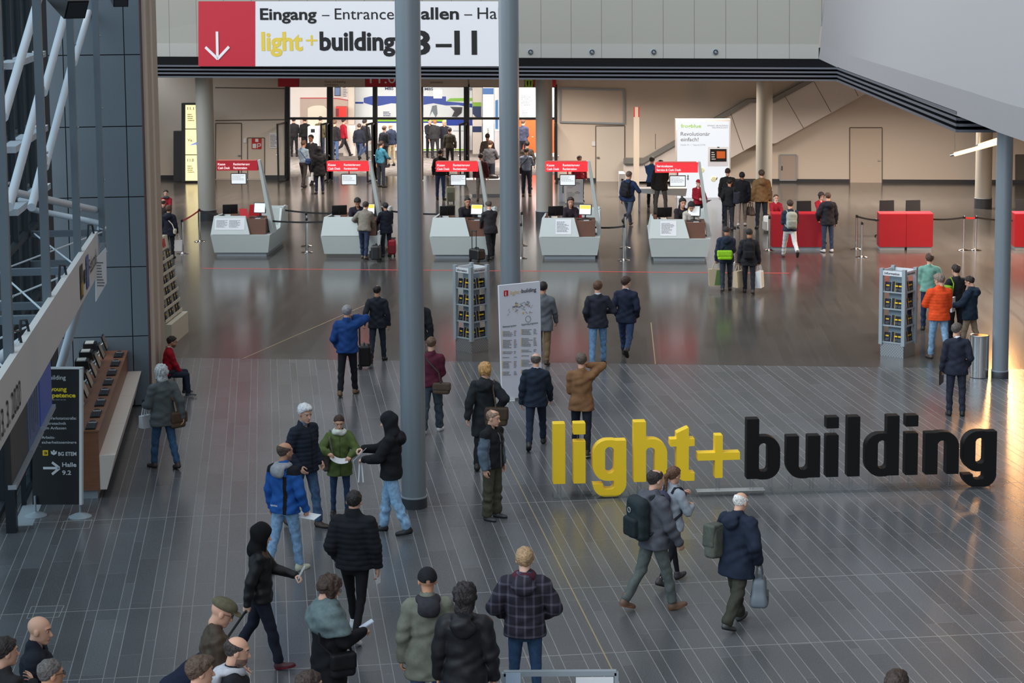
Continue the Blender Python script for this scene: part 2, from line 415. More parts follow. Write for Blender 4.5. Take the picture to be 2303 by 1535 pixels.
def shoe_geo(h, boot):
    def mk():
        def fn(X, Y, Z):     # ankle joint at the origin, toes towards +y, sole at z = -.09
            d = smin(ell(X, Y, Z, (0, -.01, -.05), (.042, .062, .05)), ell(X, Y, Z, (.002, .10, -.064), (.047, .09, .036)), .05)
            d = smin(d, rc(X, Y, Z, (0, -.012, .02+.03*boot), (0, -.01, -.04), .044, .042), .03)
            d = smax(smax(d, -.078-Z, .004), Z-(.03+.05*boot), .01)
            sole = np.maximum(np.sqrt((X/.047)**2+((Y-.062)/.128)**2)-1, -2)*.045
            return np.minimum(d, np.maximum(sole, np.maximum(Z+.068, -.09-Z)))
        P, Q = snet(fn, (-.06, -.09, -.1), (.06, .21, .1), h); c = P[Q].mean(1)
        return P, Q, (c[:, 2] < -.0665).astype(int)
    return cached(('shoe', h, boot), mk)

# ------------------------------------------------------------------ people
LEGS = {'midR': ((-15, 2, 18), (16, 2, 4)), 'midL': ((16, 2, 4), (-15, 2, 18)), 'stand': ((1, 3, 2), (-1, 3, 2)), 'wide': ((4, 8, 3), (-3, 8, 3)), 'ease': ((3, 2, 1), (10, 6, 16)),
        'walkL': ((24, 2, 6), (-16, 2, 24)), 'walkR': ((-16, 2, 24), (24, 2, 6)), 'stepL': ((12, 2, 4), (-12, 2, 10)), 'stepR': ((-12, 2, 10), (12, 2, 4)),
        'strideR': ((-24, 2, 38), (26, 2, 4)), 'strideL': ((26, 2, 4), (-24, 2, 38)), 'sit': ((84, 6, 86), (82, 6, 78)), 'kickL': ((-8, 2, 58), (4, 2, 3)), 'kickR': ((4, 2, 3), (-8, 2, 58))}
#        wrist target in the chest's frame (x for the right arm), elbow pole, hand pose, hand turn
ARMS = {'down': ((.265, .03, .86), (.6, -.8, 0), 'relaxed'), 'fwd': ((.25, .20, .90), (.5, -.8, -.2), 'relaxed'), 'back': ((.27, -.17, .89), (.5, -.9, .1), 'relaxed'),
        'pocket': ((.215, .10, .93), (.4, -.95, 0), 'relaxed'), 'phone': ((.10, .33, 1.16), (.6, -.3, -.9), 'pinch'), 'ear': ((.115, .07, 1.55), (1, .3, -.3), 'grip'),
        'read': ((.13, .34, 1.08), (.7, -.3, -.8), 'pinch'), 'belly': ((.05, .24, 1.06), (.5, -.55, -.6), 'relaxed'), 'carry': ((.275, .04, .85), (.5, -.9, 0), 'grip'),
        'drag': ((.27, -.26, .86), (.5, -.9, .2), 'grip'), 'strap': ((.13, .16, 1.28), (.7, .1, -.9), 'grip'), 'offer': ((.20, .40, 1.02), (.6, -.4, -.7), 'pinch'),
        'desk': ((.16, .40, .98), (.8, -.3, -.5), 'flat'), 'lap': ((.07, .33, .88), (.8, -.4, -.4), 'relaxed'), 'camera': ((.08, .30, 1.30), (.8, 0, -.9), 'grip'),
        'hip': ((.21, -.02, 1.0), (1, -.6, .2), 'relaxed'), 'wide': ((.36, .10, .98), (.6, -.8, 0), 'relaxed'), 'crook': ((.22, .22, 1.02), (.6, -.8, -.4), 'grip')}
SKIN = {0: (214, 166, 142), 1: (198, 146, 118), 2: (150, 104, 80), 3: (224, 182, 162)}
def person(label, x, y, top, face, legs='stand', aL='down', aR='down', lean=0, yaw=0, pitch=5, hair='short', hc=(48, 38, 32), skin=0,
           coat=(34, 38, 48), ck=None, hem=.86, bulk=.018, collar=1, hood=0, shirt=None, pants=(40, 50, 70), pk=None, loose=.012, shoe=(34, 30, 30), sole=None,
           boot=0, w=1.06, beard=0, glasses=0, seat=None, cuff=None, z0=0., group=None, scarf=None, cuts=None, height=None, belly=0., Y=None, hoodc=None, open_=0, paint=None, hoodcol=None, zipc=None):
    """x, y: pixel under the feet in the photograph (turned into a point of the floor); top: pixel height of the crown; face: heading, 0 = away from the camera, 90 = to the right"""
    g = G(x, y, z0) if Y is None else D(x, y, Y); g[2] = z0
    rng = np.random.default_rng(int(abs(x*7+y*13))); dist = math.hypot(g[0], g[1])
    LG = LEGS[legs]; sit = legs == 'sit'
    # --- joints in a 1.75 m figure: x right, y forward
    J = {}; low = 9; feet = []
    for sg, k in ((-1, 0), (1, 1)):
        fl, ab, kn = (math.radians(v) for v in LG[k]); hip = np.array([sg*.092, 0, 0])
        kd = np.array([math.sin(ab)*sg, math.sin(fl)*math.cos(ab), -math.cos(fl)*math.cos(ab)]); knee = hip+.43*kd
        sa = fl-kn; an = knee+.42*np.array([math.sin(ab)*sg*.3, math.sin(sa), -math.cos(sa)])
        fp = max(0., -sa-math.radians(14)) if not sit else 0.
        if fl > math.radians(15) and not sit: fp = -math.radians(10)
        J[sg] = [hip, knee, an]; feet.append((sg, an, fp))
        for fy in (-.07, .17):
            low = min(low, an[2]+(-.09*math.cos(fp)-fy*math.sin(fp)))
    pz = -low if not sit else (seat or .52)+.09
    pel = np.array([0, 0, pz])
    for sg in (-1, 1): J[sg] = [p+pel for p in J[sg]]
    feet = [(sg, a+pel, fp) for sg, a, fp in feet]
    cz = np.array([0, 0, pz-.92]); ln = -math.radians(lean); piv = np.array([0, 0, pz])
    T = lambda p: rotx(np.asarray(p, float)+cz, ln, piv)     # chest frame -> body frame
    hc0 = np.array([0, .03, 1.633]); HR = 1.08*Rm(math.radians(yaw), math.radians(pitch)+math.radians(lean)*.5)
    hp = T(hc0); crown = hp+HR@np.array([0, -.01, .118])
    if height: s = height/1.75
    else:
        s = 1.
        for _ in range(6):
            yy = proj(g+np.array([0, 0, crown[2]*s]))[1]; y2 = proj(g+np.array([0, 0, (crown[2])*s+.05]))[1]; s *= 1+((yy-top)/(yy-y2))*.05/(crown[2]*s)
    h = .0125*max(1, dist/30)/max(.7, s)
    arms = {}
    for sg, a in ((-1, aL), (1, aR)):
        tg, pole, hand = ARMS[a] if isinstance(a, str) else a
        S = np.array([sg*.166*w, -.008, 1.385]); t = np.array([sg*tg[0], tg[1], tg[2]])
        L1, L2 = .285, .255; dv = t-S; dl = np.linalg.norm(dv); dn = dv/dl; dl = min(dl, L1+L2-.004); t = S+dn*dl
        ca = (L1*L1+dl*dl-L2*L2)/(2*L1*dl); pn = np.array([sg*pole[0], pole[1], pole[2]]); pn -= dn*(pn@dn); pn /= np.linalg.norm(pn)
        E = S+dn*L1*ca+pn*L1*math.sqrt(max(0, 1-ca*ca))
        arms[sg] = (T(S), T(E), T(t), hand)
    B = bulk+.005
    c_, s_ = f4(math.cos(-ln)), f4(math.sin(-ln))
    def chest(X, Y, Z):
        y = Y; z = Z-f4(piv[2]); return X, c_*y-s_*z, s_*y+c_*z+f4(.92)
    # --- the body, one continuous surface: trunk, limbs, then head and hands on their wrists
    def bodyf(X, Y, Z):
        x, yy, z = chest(X, Y, Z)
        d = column(x, yy, z, [.87, .95, 1.08, 1.28, 1.40], [.12*w, .13*w, .118*w, .135*w, .11*w], [.09, .095, .085, .095, .075], [0, 0, .0, -.005, -.01])
        for sg in (-1, 1):
            S, E, t, _ = arms[sg]; hip, kn, an = J[sg]
            d = smin(d, rc(X, Y, Z, S, E, .045, .036), .03); d = smin(d, rc(X, Y, Z, E, t, .034, .024), .01)
            d = smin(d, rc(X, Y, Z, hip, kn, .07, .046), .03); d = smin(d, rc(X, Y, Z, kn, an, .045, .034), .01)
        return smin(d, rc(X, Y, Z, T((0, -.012, 1.38)), hp+HR@np.array([0, -.022, -.07]), .058, .051), .03)
    pts = np.array([p for sg in (-1, 1) for p in list(arms[sg][:3])+list(J[sg])]+[hp])
    bh = max(h*1.9, .026)
    P, Q = snet(bodyf, pts.min(0)-.16, pts.max(0)+.14, bh); VV = [P]; QQ = [Q]; MI = [np.zeros(len(Q), int)]; nb = len(P)
    fh = .0062 if dist < 33 else .009 if dist < 50 else .0125
    hP, hQ, hm = head_geo(fh, bool(beard)); VV.append(hP@HR.T+hp); QQ.append(hQ+nb); MI.append(hm); nb += len(hP)
    for sg in (-1, 1):
        S, E, t, hand = arms[sg]; gP, gQ = hand_geo(hand, .0048 if dist < 33 else .0075 if dist < 50 else .011)
        z = -(t-E)/np.linalg.norm(t-E); z = z*.9+np.array([0, 0, .1 if abs(z[2]) > .5 else .02]); z /= np.linalg.norm(z)
        xx = np.array([1., 0, 0]) if abs(z[0]) < .8 else np.array([0, 1., 0])
        if hand in ('pinch', 'flat') and z[2] < .8: xx = np.array([sg*.35, 0, .9])   # palm turned down / inwards
        yv = np.cross(z, xx); yv /= np.linalg.norm(yv); xx = np.cross(yv, z)
        M3 = np.stack([xx, yv, z], 1); q = gP.copy(); fl = gQ
        if sg < 0: q[:, 0] *= -1; fl = gQ[:, ::-1]
        if hand in ('pinch', 'flat') and z[2] < .8 and sg < 0: q = gP.copy(); q[:, 1] *= -1
        VV.append(q@M3.T+t+z*.0-.0*z); QQ.append(fl+nb); MI.append(np.zeros(len(fl), int)); nb += len(q)
    sk = mat('skin', SKIN[skin], .55, spec=.35); hm_ = mat('hair', tuple(max(v, 26) for v in hc), .55, spec=.35, kind='mottle', scale=45, bump=.8, c2=tuple(min(255, int(v*1.25+8)) for v in hc))
    me = mkmesh('person', np.concatenate(VV)*s, np.concatenate(QQ), [sk, mat('eye', (38, 32, 30), .25), mat('lip', tuple(int(v*f) for v, f in zip(SKIN[skin], (.86, .68, .68))), .5), hm_, mat('stubble', tuple(int(a*.5+b*.5) for a, b in zip(SKIN[skin], hc)), .7)], np.concatenate(MI), True)
    o = link('person', me); o.location = g; o.rotation_euler = (0, 0, -math.radians(face)); tag(o, label, 'person', group)
    ph = rng.uniform(0, 6, 6)
    def folds(X, Y, Z, a):
        return f4(a)*(np.sin(38*Z+12*X+3*np.sin(11*Y+9*X+f4(ph[0]))+f4(ph[1]))+np.sin(24*X-31*Z+15*Y+2*np.sin(14*Z+f4(ph[3]))+f4(ph[2])))
    def part(name, fn, lo, hi, M, hh=None, cm=None):
        P, Q = snet(fn, lo, hi, hh or h); ob = link(name, mkmesh(name, P*s, Q, M, None, True), o); return ob
    # --- trousers
    def trous(X, Y, Z):
        y0, z = Y, Z-f4(pz-.92)
        d = column(X, y0, z, [.79, .88, 1.0, 1.04], [.12*w, .158*w, .142*w, .14*w], [.085, .118+belly*.4, .105+belly*.6, .102+belly*.6], [0, 0, .01, .01])
        for sg in (-1, 1):
            hip, kn, an = J[sg]
            d = smin(d, rc(X, Y, Z, hip+np.array([0, 0, -.02]), kn, .089+loose*.6, .056+loose), .03)
            e = an+(kn-an)*.06; d = smin(d, rc(X, Y, Z, kn, e, .054+loose, .043+loose*1.25), .012)
        k = np.clip((f4(pz-.1)-Z)*4, 0, 1)
        k2 = np.clip(1-np.abs(Z-f4(.3*pz))*2.2, .25, 1)
        return d+folds(X, Y, Z, .003+loose*.2)*k*k2
    lp = np.array([p for sg in (-1, 1) for p in J[sg]]+[[0, 0, pz+.13]])
    part('trousers', trous, lp.min(0)-.17, lp.max(0)+.13, cloth(pants, pk, scale=22))
    # --- coat, jacket or jumper
    quilt = ck == 'quilt'
    zs = [hem, max(hem+.02, .92), 1.08, 1.27, 1.37, 1.425]; fl = max(0, .9-hem)
    rxs = [(.158+.10*fl)*w+B, .158*w+B, .142*w+B+belly*.5, .158*w+B, .150*w+B, .11*w+B*.6]; rys = [.115+.06*fl+B, .118+B+belly*.5, .108+B+belly, .113+B, .10+B, .08+B*.5]
    def coatf(X, Y, Z):
        x, yy, z = chest(X, Y, Z)
        d = column(x, yy, z, zs, rxs, rys, [.0, .0, .005+belly*.5, 0, -.008, -.012])
        d = smin(d, rc(x, yy, z, (-.135*w, -.008, 1.385), (.135*w, -.008, 1.385), .058+B*.6, .058+B*.6), .04)
        for sg in (-1, 1): d = smin(d, rc(x, yy, z, (0, -.012, 1.46), (sg*.15*w, -.008, 1.385), .052+B*.5, .045+B*.5), .035)
        a = None
        for sg in (-1, 1):
            S, E, t, _ = arms[sg]; q = smin(rc(X, Y, Z, S, E, .060+B*.8, .047+B*.8), rc(X, Y, Z, E, t+(t-E)*.03, .047+B*.75, .034+B*.55), .012)
            a = q if a is None else np.minimum(a, q)
        d = smin(d, a, .012)
        if hem < .9 and not sit:
            q = .012 if hem < .8 else .004
            for sg in (-1, 1): d = smin(d, rc(X, Y, Z, J[sg][0]+np.array([0, 0, -.02]), J[sg][1], .097+loose*.7+q, .085+loose+q), .05)
        if collar:
            c = rc(x, yy, z, (0, -.02, 1.43), (0, -.012, 1.43+.055*collar), .072+B*.4, .068+B*.3); d = smin(d, c, .015)
            d = smax(d, -rc(x, yy, z, (0, .03, 1.47), (0, .07, 1.60), .052, .08), .012)
            d = smax(d, -rc(x, yy, z, (0, -.005, 1.50), (0, -.005, 1.62), .058, .066), .01)
        if hood and not hoodcol: d = smin(d, smin(ell(x, yy, z, (0, -.115-B, 1.40), (.125, .07, .10)), ell(x, yy, z, (0, -.06, 1.475), (.115, .085, .045)), .04), .02)
        if quilt: d = d+f4(.009)*(np.abs(np.sin(z*f4(math.pi/.062)+f4(.6)))**.6*-1+.6)
        return smax(d+folds(X, Y, Z, .0042 if not quilt else .0018), f4(hem)-z, .012)
    ap = np.array([p for sg in (-1, 1) for p in arms[sg][:3]]+[T((0, 0, hem-.04)), T((0, 0, 1.5)), T((.1, .12, hem)), T((.1, -.13-.06*hood, 1.4))])
    part('jumper' if ck == 'knit' else 'jacket', coatf, ap.min(0)-.16-B-.05*fl, ap.max(0)+.14+B+.05*fl, cloth(coat, None if quilt else ck, c2=cuts, scale={'plaid': 1., 'knit': 40, 'ribs': 12}.get(ck, 14), **({'rough': .45} if ck == 'leather' else {})))
    if zipc:
        b = MB(); pp = []
        for zz in np.linspace(hem+.015, 1.41, 14):
            yf = float(np.interp(zz, zs, rys)+np.interp(zz, zs, [.0, .0, .005+belly*.5, 0, -.008, -.012]))
            pp.append(rotx(np.array([0, yf+.002, zz])+cz, ln, piv)*s)
        b.tube(pp, .006*s, 5, mat('zip', zipc, .4)); b.build('zip', None, o, 40)
    if paint:
        ob = [c for c in o.children if c.name.startswith(('jacket', 'jumper'))][0]; me_ = ob.data
        cn = np.empty(len(me_.polygons)*3); me_.polygons.foreach_get('center', cn); cn = cn.reshape(-1, 3)/s
        xx, yy, zz = chest(cn[:, 0], cn[:, 1], cn[:, 2]); ad = np.full(len(cn), 9.)
        for sg in (-1, 1):
            S, E, t, _ = arms[sg]
            for a_, b_ in ((S, E), (E, t)): ad = np.minimum(ad, rc(cn[:, 0], cn[:, 1], cn[:, 2], a_+(b_-a_)*(.25 if a_ is S else 0), b_, 0, 0))
        mi_ = np.zeros(len(cn), 'i4')
        for k_, (fn_, col_) in enumerate(paint): me_.materials.append(cloth(col_)); mi_[fn_(xx, yy, zz, ad)] = k_+1
        me_.polygons.foreach_set('material_index', mi_)
    if hoodcol:
        def hf(X, Y, Z):
            x, yy, z = chest(X, Y, Z); q = np.sqrt((x*.95)**2+(yy+.012)**2)-.085; tz = z-(1.468-.25*np.maximum(yy, 0)); t_ = np.sqrt(q*q+(tz*.75)**2)-.030
            return smin(t_, smin(ell(x, yy, z, (0, -.115-B, 1.40), (.12, .055, .085)), ell(x, yy, z, (0, -.07, 1.465), (.11, .07, .04)), .04), .03)+.003*np.sin(30*x+35*z)
        part('hood', hf, T((0, -.05, 1.42))-.24, T((0, 0, 1.46))+.2, cloth(hoodcol), .011)
    if shirt: part('shirt_collar', lambda X, Y, Z: smax((lambda a: np.maximum(rc(*a, (0, -.014, 1.44), (0, -.008, 1.50), .064, .061), 1.46-a[2]))(chest(X, Y, Z)), (lambda a: a[2]-1.527-.0*a[0])(chest(X, Y, Z)), .004),
                   T((0, 0, 1.49))-.13, T((0, 0, 1.49))+.13, cloth(shirt), .009)
    if scarf:
        def sf(X, Y, Z):
            x, yy, z = chest(X, Y, Z); q = np.sqrt(x*x+((yy-.005)*.9)**2)-.085; return np.sqrt(q*q+((z-1.47)*.8)**2)-.042+.006*np.sin(30*x+40*z)
        part('scarf', sf, T((0, 0, 1.47))-.18, T((0, 0, 1.47))+.18, cloth(scarf), .011)
    # --- hair, hood or cap
    if hair != 'bald':
        P, Q = hair_geo(hair, .0075 if dist < 33 else .011 if dist < 50 else .015)
        nm = {'hood': 'hood', 'cap': 'cap', 'capback': 'cap', 'flatcap': 'cap'}.get(hair, 'hair')
        link(nm, mkmesh(nm, (P@HR.T+hp)*s, Q, hm_ if nm == 'hair' else cloth(hoodc or hc), None, True), o)
    if glasses:
        b = MB()
        for sg in (-1, 1):
            b.tube([(sg*.031+.023*math.cos(t), .098, .012+.017*math.sin(t)) for t in np.linspace(0, 2*math.pi, 13)], .0022, 5)
            b.tube([(sg*.053, .096, .016), (sg*.078, .0, .014)], .002, 5)
        b.tube([(-.01, .1, .014), (.01, .1, .014)], .002, 5)
        b.v = [tuple((HR@np.array(v)+hp)*s) for v in b.v]; b.build('glasses', M_black, o)
    # --- shoes
    P, Q, mi = shoe_geo(.009 if dist < 33 else .013 if dist < 50 else .02, boot)
    for sg, an, fp in feet:
        c, n = math.cos(fp), math.sin(fp); R = np.array([[1, 0, 0], [0, c, n], [0, -n, c]]); yw = math.radians(8)*sg
        Rz = np.array([[math.cos(yw), math.sin(yw), 0], [-math.sin(yw), math.cos(yw), 0], [0, 0, 1]])
        link('shoe', mkmesh('shoe', (P@R.T@Rz.T+an)*s, Q, [mat('shoe', shoe, .5), mat('sole', sole or tuple(v//2 for v in shoe), .7)], mi, True), o)
    A = lambda p: np.array(Matrix.Rotation(-math.radians(face), 3, 'Z'))@(np.asarray(p, float)*s)+g
    # anchors other things are hung on
    return dict(o=o, s=s, g=g, face=face, at=A, T=lambda p: A(T(p)), wL=A(arms[-1][2]), wR=A(arms[1][2]), hL=A(arms[-1][2]+(arms[-1][2]-arms[-1][1])*.32), hR=A(arms[1][2]+(arms[1][2]-arms[1][1])*.32),
                fwd=np.array([math.sin(math.radians(face)), math.cos(math.radians(face)), 0]), rt=np.array([math.cos(math.radians(face)), -math.sin(math.radians(face)), 0]))
# ------------------------------------------------------------------ lay-out helpers on upright planes
class Plane:
    def __init__(s, p, e, flip=1):
        s.e = np.array([e[0], e[1], 0.])/math.hypot(e[0], e[1]); s.n = np.array([s.e[1], -s.e[0], 0.])*flip; s.p = np.asarray(p, float)
    def at(s, x, y, off=0.): return W(x, y, s.p+s.n*off, s.n)
    def poly(s, mb, px, off, th, M): mb.prism([s.at(x, y, off) for x, y in px], -s.n*th, M)
    def rect(s, mb, x0, y0, x1, y1, off, th, M): s.poly(mb, [(x0, y0), (x1, y0), (x1, y1), (x0, y1)], off, th, M)
    def line(s, mb, px, off, wd, M, th=.01):
        P = [s.at(x, y, off) for x, y in px]
        for a, b in zip(P, P[1:]): mb.bar(a, b, wd, th, M, up=s.n)
    def text(s, mb, t, x0, yb, x1, cap, off, M, bold=0.):
        a = s.at(x0, yb, off); b = s.at(x1, yb, off); k = a[1]/F
        lettering(mb, t, a, b-a, (0, 0, 1), cap*k, M, bold, width=float(np.linalg.norm(b-a)))
    def rows(s, mb, x0, y0, x1, y1, n, off, M, seed=1, fill=.45):
        a = s.at(x0, y1, off); b = s.at(x1, y1, off); k = a[1]/F
        rows(mb, a, b-a, (0, 0, 1), float(np.linalg.norm(b-a)), (y1-y0)*k, n, M, fill, seed)

# ------------------------------------------------------------------ stone floor
def floor_material():
    M = bpy.data.materials.new('granite_floor'); M.use_nodes = True; nt = M.node_tree; b = nt.nodes['Principled BSDF']; L = nt.links.new
    class N:
        def __init__(s, o): s.o = o
        def _b(s, op, q, rev=False):
            n = nt.nodes.new('ShaderNodeMath'); n.operation = op
            for i, v in enumerate((q, s) if rev else (s, q)):
                if isinstance(v, N): L(v.o, n.inputs[i])
                else: n.inputs[i].default_value = v
            return N(n.outputs[0])
        def __add__(s, q): return s._b('ADD', q)
        def __sub__(s, q): return s._b('SUBTRACT', q)
        def __mul__(s, q): return s._b('MULTIPLY', q)
        def __truediv__(s, q): return s._b('DIVIDE', q)
        def lt(s, q): return s._b('LESS_THAN', q)
        def gt(s, q): return s._b('GREATER_THAN', q)
        def mx(s, q): return s._b('MAXIMUM', q)
        def mn(s, q): return s._b('MINIMUM', q)
        def f(s, op): return s._b(op, 0.)
    pos = nt.nodes.new('ShaderNodeNewGeometry').outputs['Position']; sp = nt.nodes.new('ShaderNodeSeparateXYZ'); L(pos, sp.inputs[0])
    X, Y = N(sp.outputs[0]), N(sp.outputs[1])
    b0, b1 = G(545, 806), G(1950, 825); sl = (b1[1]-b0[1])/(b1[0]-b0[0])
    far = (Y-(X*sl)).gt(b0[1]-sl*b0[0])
    def planks(n, d, seed):
        u = X*float(n[0])+Y*float(n[1]); v = X*float(d[0])+Y*float(d[1])
        q = u/.385; fl = q.f('FLOOR'); fr = q.f('FRACT'); wide = fr.gt(.337)
        du = fr.mn(fr._b('SUBTRACT', 1., True)).mn((fr-.337).f('ABSOLUTE'))*.385
        sid = fl*2.+wide+seed
        def wn(x, y=None):
            w_ = nt.nodes.new('ShaderNodeTexWhiteNoise'); w_.noise_dimensions = '2D'; c = nt.nodes.new('ShaderNodeCombineXYZ'); L(x.o, c.inputs[0])
            if y is not None: L(y.o, c.inputs[1])
            L(c.outputs[0], w_.inputs['Vector']); return N(w_.outputs['Value'])
        w_ = (v+wn(sid)*5.)/1.9; cell = w_.f('FLOOR'); fv = w_.f('FRACT')
        return du, fv.mn(fv._b('SUBTRACT', 1., True))*1.9, wn(sid, cell), v
    du, dv, tone, v = planks(NA, DA, 3.); du2, dv2, tone2, v2 = planks(NB, DB, 900.)
    def sel(a, c): return a+(c-a)*far
    dU, dV, tn = sel(du, du2), sel(dv, dv2), sel(tone, tone2)
    cross = None
    for px in ((1600, 1307.6), (1600, 1455.6), (692, 1149.5)):
        k = (v-float(G(*px)@DA)).f('ABSOLUTE').lt(.009); cross = k if cross is None else cross.mx(k)
    near = far._b('SUBTRACT', 1., True)
    joint = (dU.lt(.0046)*(near*.4+.6)).mx(cross*near)
    fine = dV.lt(.003)*.35
    nz = nt.nodes.new('ShaderNodeTexNoise'); nz.inputs['Scale'].default_value = 70; nz.inputs['Detail'].default_value = 3; L(pos, nz.inputs['Vector'])
    n2 = nt.nodes.new('ShaderNodeTexNoise'); n2.inputs['Scale'].default_value = .5; n2.inputs['Detail'].default_value = 3; L(pos, n2.inputs['Vector'])
    grain = N(nz.outputs['Fac']); wear = N(n2.outputs['Fac'])
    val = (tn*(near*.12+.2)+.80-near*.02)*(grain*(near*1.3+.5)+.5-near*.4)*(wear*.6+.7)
    jf = (joint*(N(n2.outputs['Fac'])*.8+.25)).mx(fine)
    def mixc(fac, a, c):
        n = nt.nodes.new('ShaderNodeMix'); n.data_type = 'RGBA'; L(fac.o, n.inputs[0])
        for i, q in ((6, a), (7, c)):
            if isinstance(q, tuple): n.inputs[i].default_value = q
            else: L(q, n.inputs[i])
        return n.outputs[2]
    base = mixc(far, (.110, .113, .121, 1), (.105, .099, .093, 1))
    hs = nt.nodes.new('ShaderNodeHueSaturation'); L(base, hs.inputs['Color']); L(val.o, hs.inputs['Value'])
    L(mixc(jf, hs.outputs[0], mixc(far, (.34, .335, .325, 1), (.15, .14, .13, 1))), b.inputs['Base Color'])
    L((sel(N(nt.nodes.new('ShaderNodeValue').outputs[0])+.23, N(nt.nodes.new('ShaderNodeValue').outputs[0])+.16)+tn*.012+grain*.06-.03+jf*near*.3).o, b.inputs['Roughness'])
    for n in nt.nodes:
        if n.type == 'VALUE': n.outputs[0].default_value = 0
    b.inputs['Specular IOR Level'].default_value = .5; b.inputs['IOR'].default_value = 1.55
    bp = nt.nodes.new('ShaderNodeBump'); bp.inputs['Strength'].default_value = .12; bp.inputs['Distance'].default_value = .004; L((grain*.3-joint*near).o, bp.inputs['Height']); L(bp.outputs[0], b.inputs['Normal'])
    return M
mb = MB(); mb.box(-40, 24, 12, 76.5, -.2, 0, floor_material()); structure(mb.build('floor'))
n_trim = [0]
def trim(mb, smooth=None):
    n_trim[0] += 1; return structure(mb.build('trim_%d' % n_trim[0], smooth=smooth))
M_brass = mat('brass_joint', (196, 176, 140), .35, .6)
mb = MB(); mb.bar(G(1030, 815.6, .001), G(1400, 1551.8, .001), .016, .004, M_brass); trim(mb)
mb = MB(); mb.bar(G(860, 669, .001), G(546, 806, .001), .02, .004, M_brass); trim(mb)
mb = MB(); mb.bar(G(1464, 725, .001), G(1474, 818, .001), .02, .004, M_brass); trim(mb)
mb = MB(); M_hat = mat('hatch_edge', (150, 148, 142), .6)
for q in (((60, 1390), (71, 1363), (144, 1361), (132, 1387)), ((137, 1190), (144, 1171), (207, 1168), (201, 1187))):
    for i in range(4): mb.bar(G(*q[i], .001), G(*q[(i+1) % 4], .001), .009, .003, M_hat)
trim(mb)
mb = MB(); mb.bar(G(455, 603, .002), G(1775, 614, .002), .05, .004, mat('red_line', (214, 74, 70), .6))
tag(mb.build('floor_tape'), 'thin red line taped across the floor in front of the cash desks', 'tape')

# ------------------------------------------------------------------ gallery: slab, louvre edge, upper walls
FR = [tuple(G(230, 174, 4.65)[:2]), tuple(G(1885, 183, 4.65)[:2]), tuple(G(2155, 298, 4.65)[:2]), tuple(G(2240, 298, 4.65)[:2]), (22., 37.3)]
M_soffit = mat('gallery_ceiling', (196, 188, 176), .8); M_gap = mat('dark_gap', (12, 13, 16), .95, spec=.02); M_louvre = mat('louvre_metal', (84, 86, 94), .5)
mb = MB(); poly = [(x, y, 4.67) for x, y in FR]+[(22, 100, 4.67), (-16, 100, 4.67)]
mb.hexa(poly[::1], [(x, y, 5.0) for x, y, _ in poly], M_soffit); structure(mb.build('ceiling'))
mb = MB(); mb.hexa([(x, y, 5.0) for x, y, _ in poly], [(x, y, 5.04) for x, y, _ in poly], M_gap); trim(mb)
for k in range(4):                                       # pale slats with dark gaps
    mb = MB(); z = 4.655+k*.115
    for (a, c), (d, e) in zip(FR, FR[1:]): mb.bar((a, c, z+.027), (d, e, z+.027), .10, .052, M_louvre)
    trim(mb)
mb = MB()
for (a, c), (d, e) in zip(FR, FR[1:]): mb.bar((a, c+.03, 4.86), (d, e+.03, 4.86), .06, .40, M_gap)
trim(mb)
def seam_mat(name, c, sp, dark=.72):
    M = mat(name, c, .6); nt = M.node_tree; b = nt.nodes['Principled BSDF']
    p = nt.nodes.new('ShaderNodeNewGeometry'); s = nt.nodes.new('ShaderNodeSeparateXYZ'); nt.links.new(p.outputs['Position'], s.inputs[0])
    def m(op, a, v):
        n = nt.nodes.new('ShaderNodeMath'); n.operation = op; nt.links.new(a, n.inputs[0]); n.inputs[1].default_value = v; return n.outputs[0]
    f = m('LESS_THAN', m('FRACT', m('DIVIDE', s.outputs[0], sp), 0), .016)
    mx = nt.nodes.new('ShaderNodeMix'); mx.data_type = 'RGBA'; nt.links.new(f, mx.inputs[0]); mx.inputs[6].default_value = lin(c); mx.inputs[7].default_value = tuple(v*dark*.5 for v in lin(c)[:3])+(1,)
    nt.links.new(mx.outputs[2], b.inputs['Base Color']); return M
M_up = seam_mat('upper_panels', (150, 147, 138), 1.0); M_upr = mat('upper_wall_white', (138, 136, 138), .6)
wl = G(230, 126, 5.05); wc = G(1841, 131.5, 5.05)
mb = MB(); mb.prism([(wl[0], wl[1], 5.04), (wc[0], wc[1], 5.04), (wc[0], wc[1], 5.5), (wl[0], wl[1], 5.5)], (0, .2, 0), seam_mat('lower_panels', (166, 164, 158), 1.0)); trim(mb)
mb = MB(); mb.prism([(wl[0], wl[1]+.02, 5.5), (wc[0], wc[1]+.02, 5.5), (wc[0]+.6, wc[1]+.1, 10.5), (wl[0], wl[1]+.1, 10.5)], (0, .2, 0), M_up); structure(mb.build('wall_gallery_back'))
RB = [tuple(wc[:2])]+[tuple(G(x, y, 5.05)[:2]) for x, y in ((1889, 154), (2077, 224), (2176, 261), (2247, 289), (2303, 308))]; RB.append((RB[-1][0]-.15, 22.))
SH = [.45, 1.1, 2.6, 3.4, 3.8, 4.0, 4.4]
mb = MB(); mb2 = MB()
for i in range(len(RB)-1):
    (a, c), (d, e) = RB[i], RB[i+1]
    mb.prism([(a, c, 4.98), (d, e, 4.98), (d+.06, e, 5.5), (a+.06, c, 5.5)], (.12, 0, 0), M_upr)
    pass
trim(mb)
PR = np.array(RB); cl = np.concatenate([[0], np.cumsum(np.linalg.norm(np.diff(PR, axis=0), axis=1))]); NU, NV = 40, 10; Vg = []
